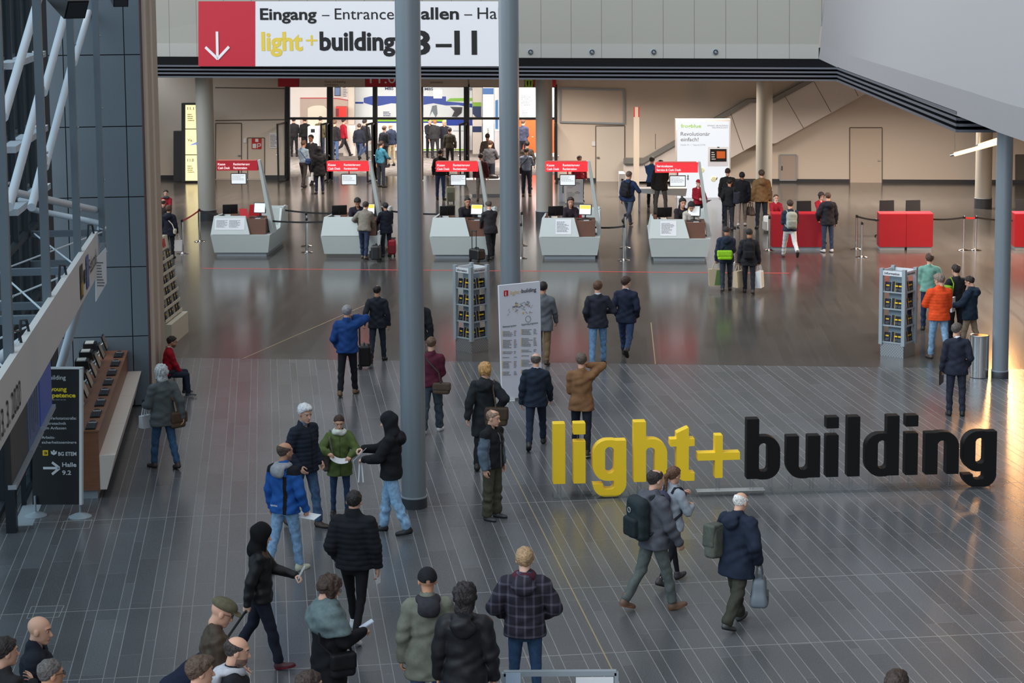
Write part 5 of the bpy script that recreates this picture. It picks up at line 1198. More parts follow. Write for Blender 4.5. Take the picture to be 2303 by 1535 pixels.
def desk(px, py, which, lit, sheet, words, k):
    c = G(px, py); c = c+DB*.0; o = thing('cash_desk', 'pale cash desk with red overhead sign, %s' % which, 'cash desk', c, -AB, 'cash desks')
    b = MB(); b.box(-.70, .70, .10, 2.8, 0, .11, M_alu if k != 1 else M_steel); b.build('plinth', None, o)
    b = MB(); fb = [(-.76, .04, .11), (.76, .04, .11), (.76, 2.86, .11), (-.76, 2.86, .11)]; ft = [(-.84, -.06, .62), (.84, -.06, .62), (.84, 2.95, .62), (-.84, 2.95, .62)]; b.hexa(fb, ft, M_desk); b.build('lower_body', None, o)
    b = MB(); b.prism([(-.835, -.055, .63), (.27, -.055, .63), (.13, .10, 1.13), (-.76, .10, 1.13)], (0, .08, 0), M_desk); b.build('front_panel', None, o)
    b = MB(); b.prism([(-.835, -.05, .62), (-.835, 2.4, .62), (-.76, 2.4, 1.0), (-.76, .10, 1.13)], (.06, 0, 0), M_desk); b.build('side_panel', None, o)
    b = MB(); b.box(.14, .84, 2.2, 2.28, .62, 1.12, M_desk); b.prism([(.84, 1.6, .62), (.84, 2.95, .62), (.80, 2.95, 1.12), (.80, 2.2, 1.12)], (-.06, 0, 0), M_desk); b.box(.14, .84, 2.86, 2.94, .62, 1.1, M_desk); b.build('rear_panel', None, o)
    b = MB(); b.hexa([(.12, .04, .625), (.70, .04, .625), (.70, .95, .625), (.12, .95, .625)], [(.0, .12, 1.04), (.70, .12, 1.04), (.70, .95, 1.04), (.0, .95, 1.04)], M_wd); b.build('wood_block', None, o)
    b = MB(); b.box(-.72, .70, .18, .95, 1.0, 1.045, M_wd); b.box(-.72, -.30, .95, 2.0, 1.0, 1.04, M_wd); b.build('worktop', None, o)
    # overhead sign on its slanting post
    b = MB(); b.hexa([(.76, .40, .62), (.88, .40, .62), (.88, .85, .62), (.76, .85, .62)], [(.50, .12, 2.70), (.57, .12, 2.70), (.57, .34, 2.70), (.50, .34, 2.70)], M_desk); b.build('sign_post', None, o)
    b = MB(); b.box(-.66, .50, .14, .30, 2.41, 2.68, M_lit if lit else M_unlit); sg = b.build('overhead_sign', None, o)
    for t, x0, z, wd, h_ in words:
        b = MB(); lettering(b, t, (x0, .137, z), (1, 0, 0), (0, 0, 1), h_, M_tx, .02, width=wd); b.build('lettering', None, sg)
    b = MB(); b.box(-.62, .46, .13, .31, 2.68, 2.70, mat('sign_top', (214, 100, 90), .5)); b.build('top_cover', None, sg)
    b = MB(); b.box(-.27, .17, .18, .22, 2.02, 2.33, M_black); dm = b.build('hanging_screen', None, o)
    b = MB(); b.box(-.25, .15, .176, .18, 2.04, 2.31, M_scrw); rows(b, (-.23, .174, 2.13), (1, 0, 0), (0, 0, 1), .36, .15, 4, M_inkg, .25, k); b.build('screen', None, dm)
    b = MB(); b.tube([(-.05, .2, 2.32), (-.05, .2, 2.42)], .018, 8, M_red if lit else M_black); b.build('bracket', None, dm)
    if sheet:
        x0, x1, z0, z1 = sheet; L_ = lambda z: -.055+(z-.63)*.31-.006
        b = MB(); b.add([(x0, L_(z0), z0), (x1, L_(z0), z0), (x1, L_(z1), z1), (x0, L_(z1), z1)], [(0, 1, 2, 3)], M_paper)
        for q in ((x0+.04, (x0+x1)/2-.02) if x1-x0 > .5 else (x0+.03,)):
            up_ = np.array([0, .31, 1]); rows(b, (q, L_(z0+.06)-.003, z0+.06), (1, 0, 0), up_, (x1-x0)/(2 if x1-x0 > .5 else 1)-.08, z1-z0-.1, 9, M_inkg, .4, k)
        b.build('notice_sheet', None, o)
    return o, c
def DL(c, x, y, z=0.): return np.array([c[0]+x*math.cos(AB)+y*math.sin(AB), c[1]-x*math.sin(AB)+y*math.cos(AB), z])
KR = [('Kasse', -.62, 2.56, .21, .062), ('Cash Desk', -.62, 2.455, .34, .062), ('Registrierung', -.18, 2.56, .46, .062), ('Registration', -.18, 2.455, .38, .062)]
KS = [('Servicekasse', -.62, 2.56, .44, .062), ('Service & Cash Desk', -.62, 2.455, .66, .062)]
DESKS = []
for k, (px, py, which, lit, sheet) in enumerate(((542, 577, 'leftmost of the five, its sign not lit', 0, (-.72, .12, .76, 1.08)), (790, 580, 'second from the left, left of the big column', 1, None), (1035, 582, 'third, between the big and the thin column', 1, None), (1281, 583, 'fourth, right of the thin column', 1, (-.38, .05, .70, 1.10)), (1528, 587, 'rightmost, lettered Servicekasse', 1, (-.52, -.08, .70, 1.10)))):
    o, c = desk(px, py, which, lit, sheet, KS if k == 4 else KR, k); DESKS.append(c); nm = ('first', 'second', 'third', 'fourth', 'fifth')[k]
    def on(name, lab, cat, x, y, z, rz=0, grp=None): return thing(name, lab, cat, DL(c, x, y, z), -AB+rz, grp)
    t = on('desk_monitor', 'dark monitor turned to the clerk on the %s cash desk from the left' % nm, 'monitor', -.40, .62, 1.045, math.pi+.25, 'clerk monitors'); screen_unit(t, 'casing', 0, 0, 0, 0, .42, .27, M_dark)
    t = on('desk_monitor', 'bright monitor turned to the visitors on the %s cash desk from the left' % nm, 'monitor', .42, .78, 1.045, -.2, 'visitor monitors'); m_ = screen_unit(t, 'casing', 0, 0, 0, 0, .36, .30, M_scrw)
    if k in (1, 2, 3, 4):
        b = MB(); R = Matrix.Rotation(-.2, 3, 'X'); b.box(-.15, -.03 if k == 4 else .15, -.026, -.023, .02, .12, mat('screen_yellow', (244, 206, 80), .5, emit=.5)); b.v = [tuple(R @ Vector(v)+Vector((0, 0, .24))) for v in b.v]; b.build('yellow_window', None, m_)
    t = on('keyboard', 'black keyboard on the %s cash desk from the left' % nm, 'keyboard', .40, .42, 1.045, -.1, 'cash desk keyboards'); b = MB(); b.box(-.2, .2, -.07, .07, 0, .02, M_black); b.build('casing', None, t)
    t = on('telephone', 'desk telephone on the %s cash desk from the left' % nm, 'telephone', -.46, .34, 1.045, .1, 'desk telephones'); b = MB(); b.hexa([(-.12, -.1, 0), (.12, -.1, 0), (.12, .1, 0), (-.12, .1, 0)], [(-.12, -.1, .03), (.12, -.1, .03), (.12, .1, .10), (-.12, .1, .10)], mat('phone_grey', (196, 186, 172) if k > 2 else (170, 176, 178), .5)); b.build('base', None, t); b = MB(); b.box(-.11, -.06, -.09, .11, .07, .11, M_dark); b.build('handset', None, t)
    t = on('card_reader', 'small pale card on the wooden ledge of the %s cash desk' % nm, 'card', .46, .22, 1.045, .2); b = MB(); b.box(-.07, .07, -.03, .03, 0, .012, M_paper); b.build('card', None, t)
for k, (x, y, z, lab) in enumerate(((.10, 1.05, 1.0, 'red chair back at the leftmost cash desk'), (-.1, .75, 1.04, 'red folder standing on the leftmost cash desk'))):
    c = DESKS[0]
    if k == 0:
        t = thing('office_chair', 'red office chair tilted behind the leftmost cash desk', 'chair', DL(c, .15, 1.35), -AB); b = MB(); b.prism([(-.2, .0, .80), (.18, .04, .80), (.20, .1, 1.30), (-.14, .06, 1.30)], (0, .06, 0), M_red); b.build('backrest', None, t, 40)
        b = MB(); b.box(-.22, .22, -.4, .04, .68, .75, M_red); b.build('seat', None, t); b = MB(); b.tube([(0, -.18, .64), (0, -.18, .68)], .03, 8, M_steel); b.lathe([(.2, 0), (.2, .02), (.03, .04)], (0, -.18, .62), 16, M_black); b.build('base', None, t)
    else:
        t = thing('red_folder', lab, 'folder', DL(c, .02, .55, 1.045), -AB); b = MB(); b.prism([(-.12, .02, 0), (.12, -.02, 0), (.06, .02, .24), (-.16, .06, .24)], (0, .02, 0), M_red); b.build('cover', None, t)
# ------------------------------------------------------------------ red counters, chairs, barrier posts
M_rc = mat('counter_red', (150, 5, 28), .55); n_ = 0
for x0, x1, yb, lab in ((1735, 1793, 563, 'left module of the red counter with two clerks'), (1793, 1850, 563, 'right module of the red counter with two clerks'), (1977, 2037.5, 563, 'left module of the empty red counter'), (2037.5, 2098, 563, 'right module of the empty red counter'), (2281, 2341, 563, 'red counter cut by the right edge of the picture')):
    a_, b_ = G(x0, yb), G(x1, yb); c = (a_+b_)/2; w2 = np.linalg.norm(b_-a_)/2-.004; o = thing('red_counter', lab, 'counter', c, math.atan2(b_[1]-a_[1], b_[0]-a_[0]), 'red counters')
    b = MB(); b.box(-w2, w2, 0, .55, .10, 1.02, M_rc); b.build('body', None, o); b = MB(); b.box(-w2+.03, w2-.03, .04, .5, 0, .10, M_alu); b.build('plinth', None, o)
    b = MB(); b.box(-w2, w2, 0, .62, 1.02, 1.04, mat('counter_top_red', (190, 24, 44), .45)); b.build('top', None, o)
ch0 = None
for x, lab in ((1808, 'black office chair back between the two red clad clerks'), (1994, 'left black office chair behind the empty red counter'), (2053, 'right black office chair behind the empty red counter'), (2300, 'black office chair behind the red counter at the right edge')):
    p = D(x, 500, 57.2); p[2] = 0
    if ch0 is None:
        ch0 = t = thing('office_chair', lab, 'chair', p, .08, 'black office chairs')
        b = MB(); b.prism([(-.22, -.02, .62), (.22, -.02, .62), (.19, -.08, 1.13), (-.23, -.08, 1.13)], (0, .05, 0), mat('chair_black', (30, 30, 34), .7)); b.build('backrest', None, t, 40)
        b = MB(); b.box(-.23, .23, 0, .46, .46, .53, M_black); b.build('seat', None, t); b = MB(); b.tube([(0, .22, .06), (0, .22, .46)], .03, 8, M_steel)
        for i in range(5): a_ = i*2*math.pi/5; b.bar((0, .22, .07), (.28*math.cos(a_), .22+.28*math.sin(a_), .05), .04, .03, M_black); b.lathe([(.025, 0), (.025, .04)], (.28*math.cos(a_), .22+.28*math.sin(a_), .002), 8, M_black)
        b.build('base', None, t); b = MB(); b.bar((0, .0, .5), (0, -.01, .7), .05, .03, M_black); b.build('back_support', None, t)
    else: t = copy_tree(ch0); t.location = p; tag(t, lab, 'chair', 'black office chairs')
st0 = None; ST = {}
for key, x, y, lab in (('a', 411, 570, 'behind the brochure rack, first of the red belt'), ('b', 450, 543, 'by the left back column'), ('c', 690, 553, 'between the first two cash desks, farther one'), ('d', 691, 567, 'between the first two cash desks, nearer one'), ('e', 1174, 552, 'right of the thin column, farther one'), ('f', 1172, 581, 'right of the thin column, nearer one'),
                     ('g', 1406, 557, 'between the two right cash desks, farther one'), ('h', 1403, 585, 'between the two right cash desks, nearer one'), ('i', 1637, 540, 'behind the two men with paper bags, farther one'), ('j', 1652, 590, 'beside the man with the lime green bag'), ('k', 1730, 563, 'at the left end of the first red counter'), ('l', 1926, 560, 'left of the empty red counter, farther one'), ('m', 1938, 578, 'left of the empty red counter, nearer one'), ('n', 2167, 563, 'left one of the pair right of the empty red counter'), ('o', 2194, 563, 'right one of the pair right of the empty red counter')):
    p = G(x, y); ST[key] = p
    if st0 is None:
        st0 = t = thing('barrier_post', '', 'barrier post', p); b = MB(); b.lathe([(.17, 0), (.17, .012), (.05, .035), (.03, .05)], n=24, M=M_chrome); b.build('foot', None, t, 40)
        b = MB(); b.lathe([(.033, .04), (.033, .90)], n=16, M=M_chrome); b.build('post', None, t, 40); b = MB(); b.lathe([(.036, .90), (.036, .97), (.02, .985)], n=16, M=M_black); b.build('belt_head', None, t, 40)
    else: t = copy_tree(st0); t.location = p
    tag(t, 'chrome barrier post ' + lab, 'barrier post', 'chrome barrier posts')
M_belt = mat('belt_black', (26, 26, 28), .7); M_beltr = mat('belt_red', (190, 40, 44), .6)
hd = lambda k, z=.935: ST[k]+np.array([0, 0, z])
for a_, b_, M, lab in ((hd('a'), hd('b'), M_beltr, 'red barrier belt between the two posts at the far left'), (hd('b'), D(490, 481, 56), M_belt, 'black barrier belt from the left column post to the first cash desk'), (DL(DESKS[0], .82, 2.6, 1.0), DL(DESKS[1], -.79, 2.2, .98), M_belt, 'upper black barrier belt between the first two cash desks'), (DL(DESKS[0], .70, .5, .95), DL(DESKS[1], -.80, .5, .95), M_belt, 'lower black barrier belt between the first two cash desks'),
                   (DL(DESKS[1], .82, 2.6, 1.0), DL(DESKS[2], -.79, 2.2, .98), M_belt, 'black barrier belt between the big column and the third cash desk'), (D(1338, 511, 54.5), hd('h'), M_belt, 'black barrier belt from the fourth cash desk to the near post'), (hd('l'), D(1978, 495, 54.8), M_belt, 'black barrier belt left of the empty red counter'), (D(2098, 493, 54.8), hd('n'), M_belt, 'black barrier belt right of the empty red counter'), (hd('n'), hd('o'), M_beltr, 'short red belt between the pair of posts on the right'), (hd('o'), D(2283, 496, 54.8), M_belt, 'black barrier belt running to the counter at the right edge'), (hd('i'), hd('j'), M_belt, 'barrier belt between the two posts behind the lime green bag')):
    o = thing('barrier_belt', lab, 'barrier belt', a_, 0, 'barrier belts'); d = np.asarray(b_)-np.asarray(a_); b = MB(); P_ = [d*t-np.array([0, 0, .10*t*(1-t)]) for t in np.linspace(0, 1, 7)]
    for p, q in zip(P_, P_[1:]): b.bar(p, q, .006, .05, M)
    b.build('belt', None, o)
# ------------------------------------------------------------------ tables, boards and cabinets between the desks
p = G(1485, 473); o = thing('table', 'white cloth covered table left of the glowing advertising box', 'table', p); b = MB(); b.hexa([(-.78, -.28, .62), (.82, -.28, .50), (.82, .30, .50), (-.78, .30, .60)], [(-.80, -.3, .76), (.86, -.3, .76), (.86, .32, .76), (-.80, .32, .76)], M_white); b.build('tablecloth', None, o)
for x in (-.7, .72):
    for y in (-.22, .24): b = MB(); b.tube([(x, y, 0), (x, y, .62)], .02, 8, M_alu); b.build('leg', None, o)
p = G(1085, 441); o = thing('white_counter', 'low white counter partly behind the thin column, near the doors', 'counter', p); b = MB(); b.hexa([(-.42, -.25, .10), (.75, -.25, .10), (.75, .3, .10), (-.42, .3, .10)], [(-.62, -.3, .62), (.75, -.3, .62), (.75, .35, .62), (-.62, .35, .62)], M_white); b.build('body', None, o); b = MB(); b.box(-.36, .7, -.2, .25, 0, .1, M_alu); b.build('plinth', None, o)
p = G(1107, 441)+np.array([0, .1, .62]); o = thing('black_bag', 'black bag lying on the low white counter near the doors', 'bag', p); P_, Q_ = snet(lambda X, Y, Z: smax(ell(X, Y, Z, (0, 0, .03), (.24, .14, .13)), -Z, .01), (-.3, -.2, -.02), (.3, .2, .2), .02); link('body', mkmesh('body', P_, Q_, M_black, None, True), o)
p = G(1292, 457); o = thing('notice_board', 'white standing board with wireless symbols behind the fourth cash desk', 'board', p); b = MB(); b.box(-.30, .30, -.02, .02, .04, .82, M_paper); b.build('board', None, o); b = MB()
for z in (.62, .30): rows(b, (-.24, -.024, z-.1), (1, 0, 0), (0, 0, 1), .26, .2, 5, M_inkg, .3, 4); b.tube([(.10+.06*math.cos(t), -.024, z+.06*math.sin(t)) for t in np.linspace(.5, 2.6, 7)], .008, 5, M_inkg); b.tube([(.10+.10*math.cos(t), -.024, z+.10*math.sin(t)) for t in np.linspace(.5, 2.6, 7)], .008, 5, M_inkg)
b.build('print', None, o); b = MB(); b.box(-.32, .32, -.12, .12, 0, .04, M_alu); b.build('foot', None, o)
p = G(1264, 453); o = thing('information_pillar', 'narrow pale blue lettered pillar left of the wireless symbol board', 'pillar', p); b = MB(); b.lathe([(.11, 0), (.11, .72), (.001, .74)], n=20, M=mat('pillar_pale_blue', (170, 184, 198), .5)); b.build('body', None, o, 40); b = MB(); b.box(.02, .05, -.118, -.105, .30, .66, M_ink); b.build('lettering', None, o)
p = G(1398, 443); o = thing('cabinet', 'narrow white cabinet behind the walking man with the backpack', 'cabinet', p); b = MB(); b.box(-.1, .12, -.15, .15, .05, .84, M_white); b.prism([(-.1, -.15, .84), (.12, -.15, .84), (.06, -.1, .90), (-.1, -.1, .90)], (0, .25, 0), M_white); b.build('body', None, o); b = MB(); b.box(-.02, .06, -.16, -.148, .6, .66, M_black); b.build('slot', None, o); b = MB(); b.box(-.09, .11, -.14, .14, 0, .05, M_dark); b.build('plinth', None, o)
# ------------------------------------------------------------------ big standing letters on clear rods
LA, LB = G(1243, 1122.5), G(2245, 1096.5); PLt = Plane(LA, (LB-LA)[:2]); lz = float(PLt.at(1258, 1088)[2]); LH = float(PLt.at(1258, 952)[2])-lz; LW = LH/136*28/.205
lrz = math.atan2(LB[1]-LA[1], LB[0]-LA[0]); o = thing('letter_sign', 'row of big yellow and black standing letters reading light+building on clear rods', 'sign', LA, lrz)
r2 = lambda x, z, x0, x1, z0, z1: np.maximum(np.abs(x-(x0+x1)/2)-(x1-x0)/2, np.abs(z-(z0+z1)/2)-(z1-z0)/2)
def rr2(x, z, x0, x1, z0, z1, r):
    a_ = np.abs(x-(x0+x1)/2)-((x1-x0)/2-r); b_ = np.abs(z-(z0+z1)/2)-((z1-z0)/2-r); return np.sqrt(np.maximum(a_, 0)**2+np.maximum(b_, 0)**2)+np.minimum(np.maximum(a_, b_), 0)-r
S_ = .205; mn, mx = np.minimum, np.maximum
ring = lambda x, z, a, e: mx(rr2(x, z, 0, .555, a, e, .25), -rr2(x, z, S_, .35, a+.13, e-.12, .07))
arch = lambda x, z, t: mx(mx(rr2(x, z, 0, .555, -.6, .71, .25), -rr2(x, z, S_, .35, -.7, .565, .07)), -z)
LET = {'l': lambda x, z: r2(x, z, 0, S_, 0, 1), 'i': lambda x, z: mn(r2(x, z, 0, S_, 0, .70), r2(x, z, 0, S_, .81, 1)), 'h': lambda x, z: mn(r2(x, z, 0, S_, 0, 1), arch(x, z, 0)), 'n': lambda x, z: mn(r2(x, z, 0, S_, 0, .70), arch(x, z, 0)),
       'u': lambda x, z: mn(r2(x, z, .35, .555, 0, .70), mx(mx(rr2(x, z, 0, .555, -.01, 1.3, .25), -rr2(x, z, S_, .35, .135, 1.4, .07)), z-.70)), 'b': lambda x, z: mn(r2(x, z, 0, S_, 0, 1), ring(x, z, -.012, .71)), 'd': lambda x, z: mn(r2(x, z, .35, .555, 0, 1), ring(x, z, -.012, .71)),
       'g': lambda x, z: mn(mn(ring(x, z, .03, .71), r2(x, z, .35, .555, -.06, .70)), mx(mx(rr2(x, z, .0, .555, -.235, .3, .22), -rr2(x, z, .17, .35, -.105, .25, .06)), mx(z-.02, mx(z+.03, .17-x) if False else z-np.where(x < .34, -.015, .02)))),
       't': lambda x, z: mn(mn(mx(r2(x, z, .11, .315, .1, .88), (z-.80-.45*(x-.11))*.9), r2(x, z, 0, .41, .575, .70)), mx(mx(rr2(x, z, .11, .62, -.005, .6, .15), -rr2(x, z, .315, .8, .135, .7, .05)), mx(x-.41, z-.3))), '+': lambda x, z: mn(r2(x, z, 0, .70, .325, .455), r2(x, z, .285, .415, .03, .745))}
M_ly = mat('letter_yellow', (255, 212, 40), .5); M_lb = mat('letter_black', (13, 13, 15), .6, spec=.25)
def lx(x2): q = PLt.at(1200+x2/2.088, 1085); return float((q-LA)@PLt.e)
for ch, x2 in zip('light+building', (92, 187, 278, 470, 640, 770, 1000, 1187, 1373, 1473, 1557, 1745, 1838, 2015)):
    f_ = LET[ch]; w_ = {'l': S_, 'i': S_, 't': .41, '+': .70}.get(ch, .555); u0 = lx(x2); kx = (lx(x2+w_*285)-u0)/w_
    fn = lambda X, Y, Z: mx(f_(X/f4(kx), (Z)/f4(LH))*f4(LH), np.abs(Y-f4(.09))-f4(.09))
    P_, Q_ = snet(fn, (-.03, -.02, -.3*LH), (w_*kx+.03, .24, LH+.05), .0105); P_[:, 0] += u0; P_[:, 2] += lz
    # keep the flat faces and corners crisp
    for ax_, vals in ((1, (0., .18)),):
        for v_ in vals: P_[:, ax_] = np.where(np.abs(P_[:, ax_]-v_) < .0055, v_, P_[:, ax_])
    link('letter', mkmesh('letter', P_, Q_, M_ly if x2 < 1000 else M_lb, None, 35), o)['label'] = 'big %s letter %s' % (('yellow' if x2 < 1000 else 'black'), ch if ch != '+' else 'plus sign')
M_acr = glass_mat('clear_acrylic', (236, 240, 242), .86, .08)
for a_, e_ in ((100, 460), (460, 760), (760, 1130), (1130, 1470), (1470, 1810), (1810, 2152)):
    b = MB(); b.box(lx(a_)-.02, lx(e_)-.03, -.06, .26, .002, .045, M_acr); b.build('base_plate', None, o)
b = MB(); b.box(lx(770), lx(1090), .02, .20, .046, .05, mat('base_sheet', (168, 170, 170), .6)); b.build('base_sheet', None, o)
for x2 in (123, 216, 410, 500, 600, 703, 870, 1030, 1118, 1213, 1312, 1407, 1497, 1590, 1685, 1775, 1870, 1965):
    u = lx(x2)
    for e in (-.022, .022): b = MB(); b.tube([(u+e, .10, .04), (u+e, .10, lz+.01 if x2 not in (870,) else lz+.05)], .012, 8, M_acr); b.build('support_rod', None, o)
for x2 in (216, 1407, 1777):
    u = lx(x2)
    for e in (-.02, .02): b = MB(); b.tube([(u+e, .10, lz+.69*LH), (u+e, .10, lz+.82*LH)], .01, 8, M_acr); b.build('support_rod', None, o)
# ------------------------------------------------------------------ bags, papers, cases
def chest_map(A):
    o0 = A['T']((0, 0, 0)); return o0, np.stack([A['T'](e)-o0 for e in np.eye(3)], 1)
def worn(A, name, label, cat, parts, sub=None):
    """parts: (name, distance function in the wearer's chest frame, lo, hi, material); the thing stands at the wearer's place"""
    o0, M3 = chest_map(A); ctr = np.mean([(np.array(p[2])+np.array(p[3]))/2 for p in parts], 0); c = o0+M3@ctr; o = thing(name, label, cat, c)
    for nm, fn, lo, hi, M in parts:
        d = math.hypot(*A['g'][:2]); P_, Q_ = snet(fn, lo, hi, .011*max(1, d/30)); link(nm, mkmesh(nm, P_@M3.T+o0-c, Q_, M, None, True), o)
    return o
def attach(A, name, fn, lo, hi, M):
    o0, M3 = chest_map(A); P_, Q_ = snet(fn, lo, hi, .011*max(1, math.hypot(*A['g'][:2])/30)); Ri = np.array(Matrix.Rotation(math.radians(A['face']), 3, 'Z'))
    return link(name, mkmesh(name, (P_@M3.T+o0-A['g'])@Ri.T, Q_, M, None, True), A['o'])
def tubeparts(A, o, name, pts, r, M, world=()):
    b = MB(); P_ = [A['T'](p)-np.array(o.location) for p in pts]+[np.asarray(p)-np.array(o.location) for p in world]; b.tube(P_, r, 6, M); b.build(name, None, o, 40)
def backpack(A, label, c, c2=None, s=1., straps=True, y0=-.225, logo=None):
    M = cloth(c, rough=.7); M2 = cloth(c2 or tuple(int(v*.7) for v in c), rough=.7)
    o = worn(A, 'backpack', label, 'backpack', [('bag_body', lambda X, Y, Z: smin(rbox(X, Y, Z, (0, y0, 1.19), (.155*s, .085*s, .235*s), .07*s), ell(X, Y, Z, (0, y0-.0, 1.38), (.12*s, .07*s, .08*s)), .05)+.004*np.sin(35*Z+20*X), (-.2, y0-.14, .9), (.2, y0+.13, 1.5), M),
        ('front_pocket', lambda X, Y, Z: rbox(X, Y, Z, (0, y0-.085*s, 1.10), (.12*s, .05*s, .11*s), .04), (-.16, y0-.2, .94), (.16, y0, 1.28), M2)])
    if straps:
        for sg in (-1, 1): tubeparts(A, o, 'strap', [(sg*.09, y0+.09, 1.40), (sg*.11, -.06, 1.475), (sg*.12, .06, 1.46), (sg*.125, .135, 1.36), (sg*.13, .13, 1.2), (sg*.16, .02, 1.08), (sg*.14, y0+.08, 1.0)], .017, M2)
    if logo:
        o0, M3 = chest_map(A); b = MB(); b.tube([o0+M3@np.array([-.04+.03*math.cos(t), y0-.105, 1.30+.03*math.sin(t)])-np.array(o.location) for t in np.linspace(0, 6.28, 12)], .006, 5, mat('bag_emblem', logo, .6)); b.build('emblem', None, o)
    return o
def shoulder_bag(A, label, c, side=1, cross=True, size=(.17, .07, .14), z=.86, y=-.02, strap=None, off=.27, name='shoulder_bag', broad=False):
    M = cloth(c, rough=.6); s = side; sx, sy = (size[0], size[1]) if broad else (size[1], size[0])
    size = (sy, sx, size[2])
    o = worn(A, name, label, 'bag', [('bag_body', lambda X, Y, Z: rbox(X, Y, Z, (s*off, y, z), (size[1], size[0], size[2]), min(size[1]*.95, .055))+.006*np.sin(20*Y+15*Z), (s*off-size[1]-.04, y-size[0]-.04, z-size[2]-.04), (s*off+size[1]+.04, y+size[0]+.04, z+size[2]+.04), M),
        ('flap', lambda X, Y, Z: rbox(X, Y, Z, (s*(off+.012), y, z+size[2]*.35), (size[1]+.004, size[0]+.006, size[2]*.68), .03), (s*(off+.012)-size[1]-.05, y-size[0]-.05, z-size[2]), (s*(off+.012)+size[1]+.05, y+size[0]+.05, z+size[2]*1.3), cloth(tuple(int(v*.88) for v in c), rough=.6))])
    e = -s if cross else s
    tubeparts(A, o, 'strap', [(s*off, y-size[0]*.8, z+size[2]*.8), (s*.16*(1 if cross else 1.2), -.15, 1.14), (e*.05 if cross else s*.15, -.13, 1.36), (e*.10 if cross else s*.16, -.02, 1.49), (e*.06 if cross else s*.17, .12, 1.36), (s*.13, .16, 1.12), (s*off, y+size[0]*.8, z+size[2]*.8)], .014, strap or M)
    return o
def carrier(p, label, c, rz=0., w_=.32, h_=.36, d_=.14, c2=None, name='carrier_bag', hand=None):
    """bag hanging from a hand at p"""
    o = thing(name, label, 'bag', (p[0], p[1], p[2]-.16-h_), -rz); b = MB(); M = mat('carrier', c, .7)
    b.hexa([(-w_*.46, -d_/2, 0), (w_*.46, -d_/2, 0), (w_*.46, d_/2, 0), (-w_*.46, d_/2, 0)], [(-w_/2, -d_*.35, h_), (w_/2, -d_*.35, h_), (w_/2, d_*.35, h_), (-w_/2, d_*.35, h_)], M); b.build('bag_body', None, o)
    if c2: b = MB(); b.add([(-w_*.1, -d_/2-.004, .03), (w_*.44, -d_/2-.004, .03), (w_*.46, -d_*.36-.006, h_*.95), (w_*.05, -d_*.36-.006, h_*.95)], [(0, 1, 2, 3)], mat('carrier_print', c2, .7)); b.build('print', None, o)
    for y in (-1, 1): b = MB(); b.tube([(-w_*.25, y*d_*.3, h_-.01), (-w_*.12, y*.02, h_+.15), (w_*.12, y*.02, h_+.15), (w_*.25, y*d_*.3, h_-.01)], .01, 6, M); b.build('handle', None, o, 40)
    return o
def holdall(p, label, c, c2, rz=0., w_=.40, h_=.34, d_=.2):
    o = thing('holdall', label, 'bag', (p[0], p[1], p[2]-.14-h_), -rz); sh = lambda Z: f4(1.12)-f4(.45)*np.clip(Z/f4(h_), 0, 1)
    P_, Q_ = snet(lambda X, Y, Z: rbox(X/sh(Z), Y/sh(Z), Z, (0, 0, h_/2), (w_/2, d_/2, h_/2), .05)+.004*np.sin(25*X+30*Z), (-w_*.62, -d_*.65, -.02), (w_*.62, d_*.65, h_+.03), .013); link('bag_body', mkmesh('bag_body', P_, Q_, mat('holdall', c, .5), None, True), o)
    b = MB(); b.box(-w_*.30, w_*.30, -d_*.56, -d_*.40, .04, h_*.42, mat('holdall_pocket', c2, .5)); b.build('pocket', None, o)
    for y in (-1, 1): b = MB(); b.tube([(-w_*.22, y*d_*.2, h_*.93), (-w_*.12, y*.02, h_+.13), (w_*.12, y*.02, h_+.13), (w_*.22, y*d_*.2, h_*.93)], .012, 6, mat('holdall_handle', c2, .5)); b.build('handle', None, o, 40)
    return o
def trolley(px, py, label, c, rz=0., w_=.36, h_=.5, d_=.22, handle=None, metal=.0, hcol=None, lean=None, z0=0., name='trolley_case', foot=None):
    g = foot if foot is not None else G(px, py); o = thing(name, label, 'suitcase', g, -rz); M = mat('case', c, .35, metal); Mh = mat('case_handle', hcol or (30, 30, 32), .4)
    P_, Q_ = snet(lambda X, Y, Z: rbox(X, Y, Z, (0, 0, .06+h_/2), (w_/2, d_/2, h_/2), .05), (-w_/2-.03, -d_/2-.03, .0), (w_/2+.03, d_/2+.03, h_+.1), .013 if g[1] < 40 else .02)
    parts = [('shell', P_, Q_)]
    Rl = Matrix.Rotation(lean or 0, 3, 'X'); tl = lambda v: np.array(Rl @ Vector(v))
    link('shell', mkmesh('shell', P_@np.array(Rl).T, Q_, M, None, True), o)
    b = MB(); b.box(-w_*.36, w_*.36, -d_/2-.035, -d_/2, .06+h_*.12, .06+h_*.62, mat('case_pocket', tuple(int(v*.7) for v in c), .5)); b.v = [tuple(tl(v)) for v in b.v]; b.build('pocket', None, o)
    for x in (-1, 1): b = MB(); b.tube([(x*(w_/2-.05)-.02, d_/2-.03, .04), (x*(w_/2-.05)+.02, d_/2-.03, .04)], .04, 12, M_black); b.build('wheel', None, o, 40)
    b = MB(); hh = (handle or 1.0); top = hh if not lean else hh
    for x in (-.09, .09): b.tube([tl((x, d_/2-.03, .06+h_)), tl((x, d_/2-.03, top))], .012, 8, Mh)
    b.tube([tl((-.10, d_/2-.03, top)), tl((.10, d_/2-.03, top))], .018, 8, Mh); b.build('pull_handle', None, o, 40)
    b = MB(); b.tube([tl((-.07, 0, .06+h_)), tl((-.06, 0, .09+h_)), tl((.06, 0, .09+h_)), tl((.07, 0, .06+h_))], .014, 6, M_black); b.build('carry_handle', None, o, 40)
    return o
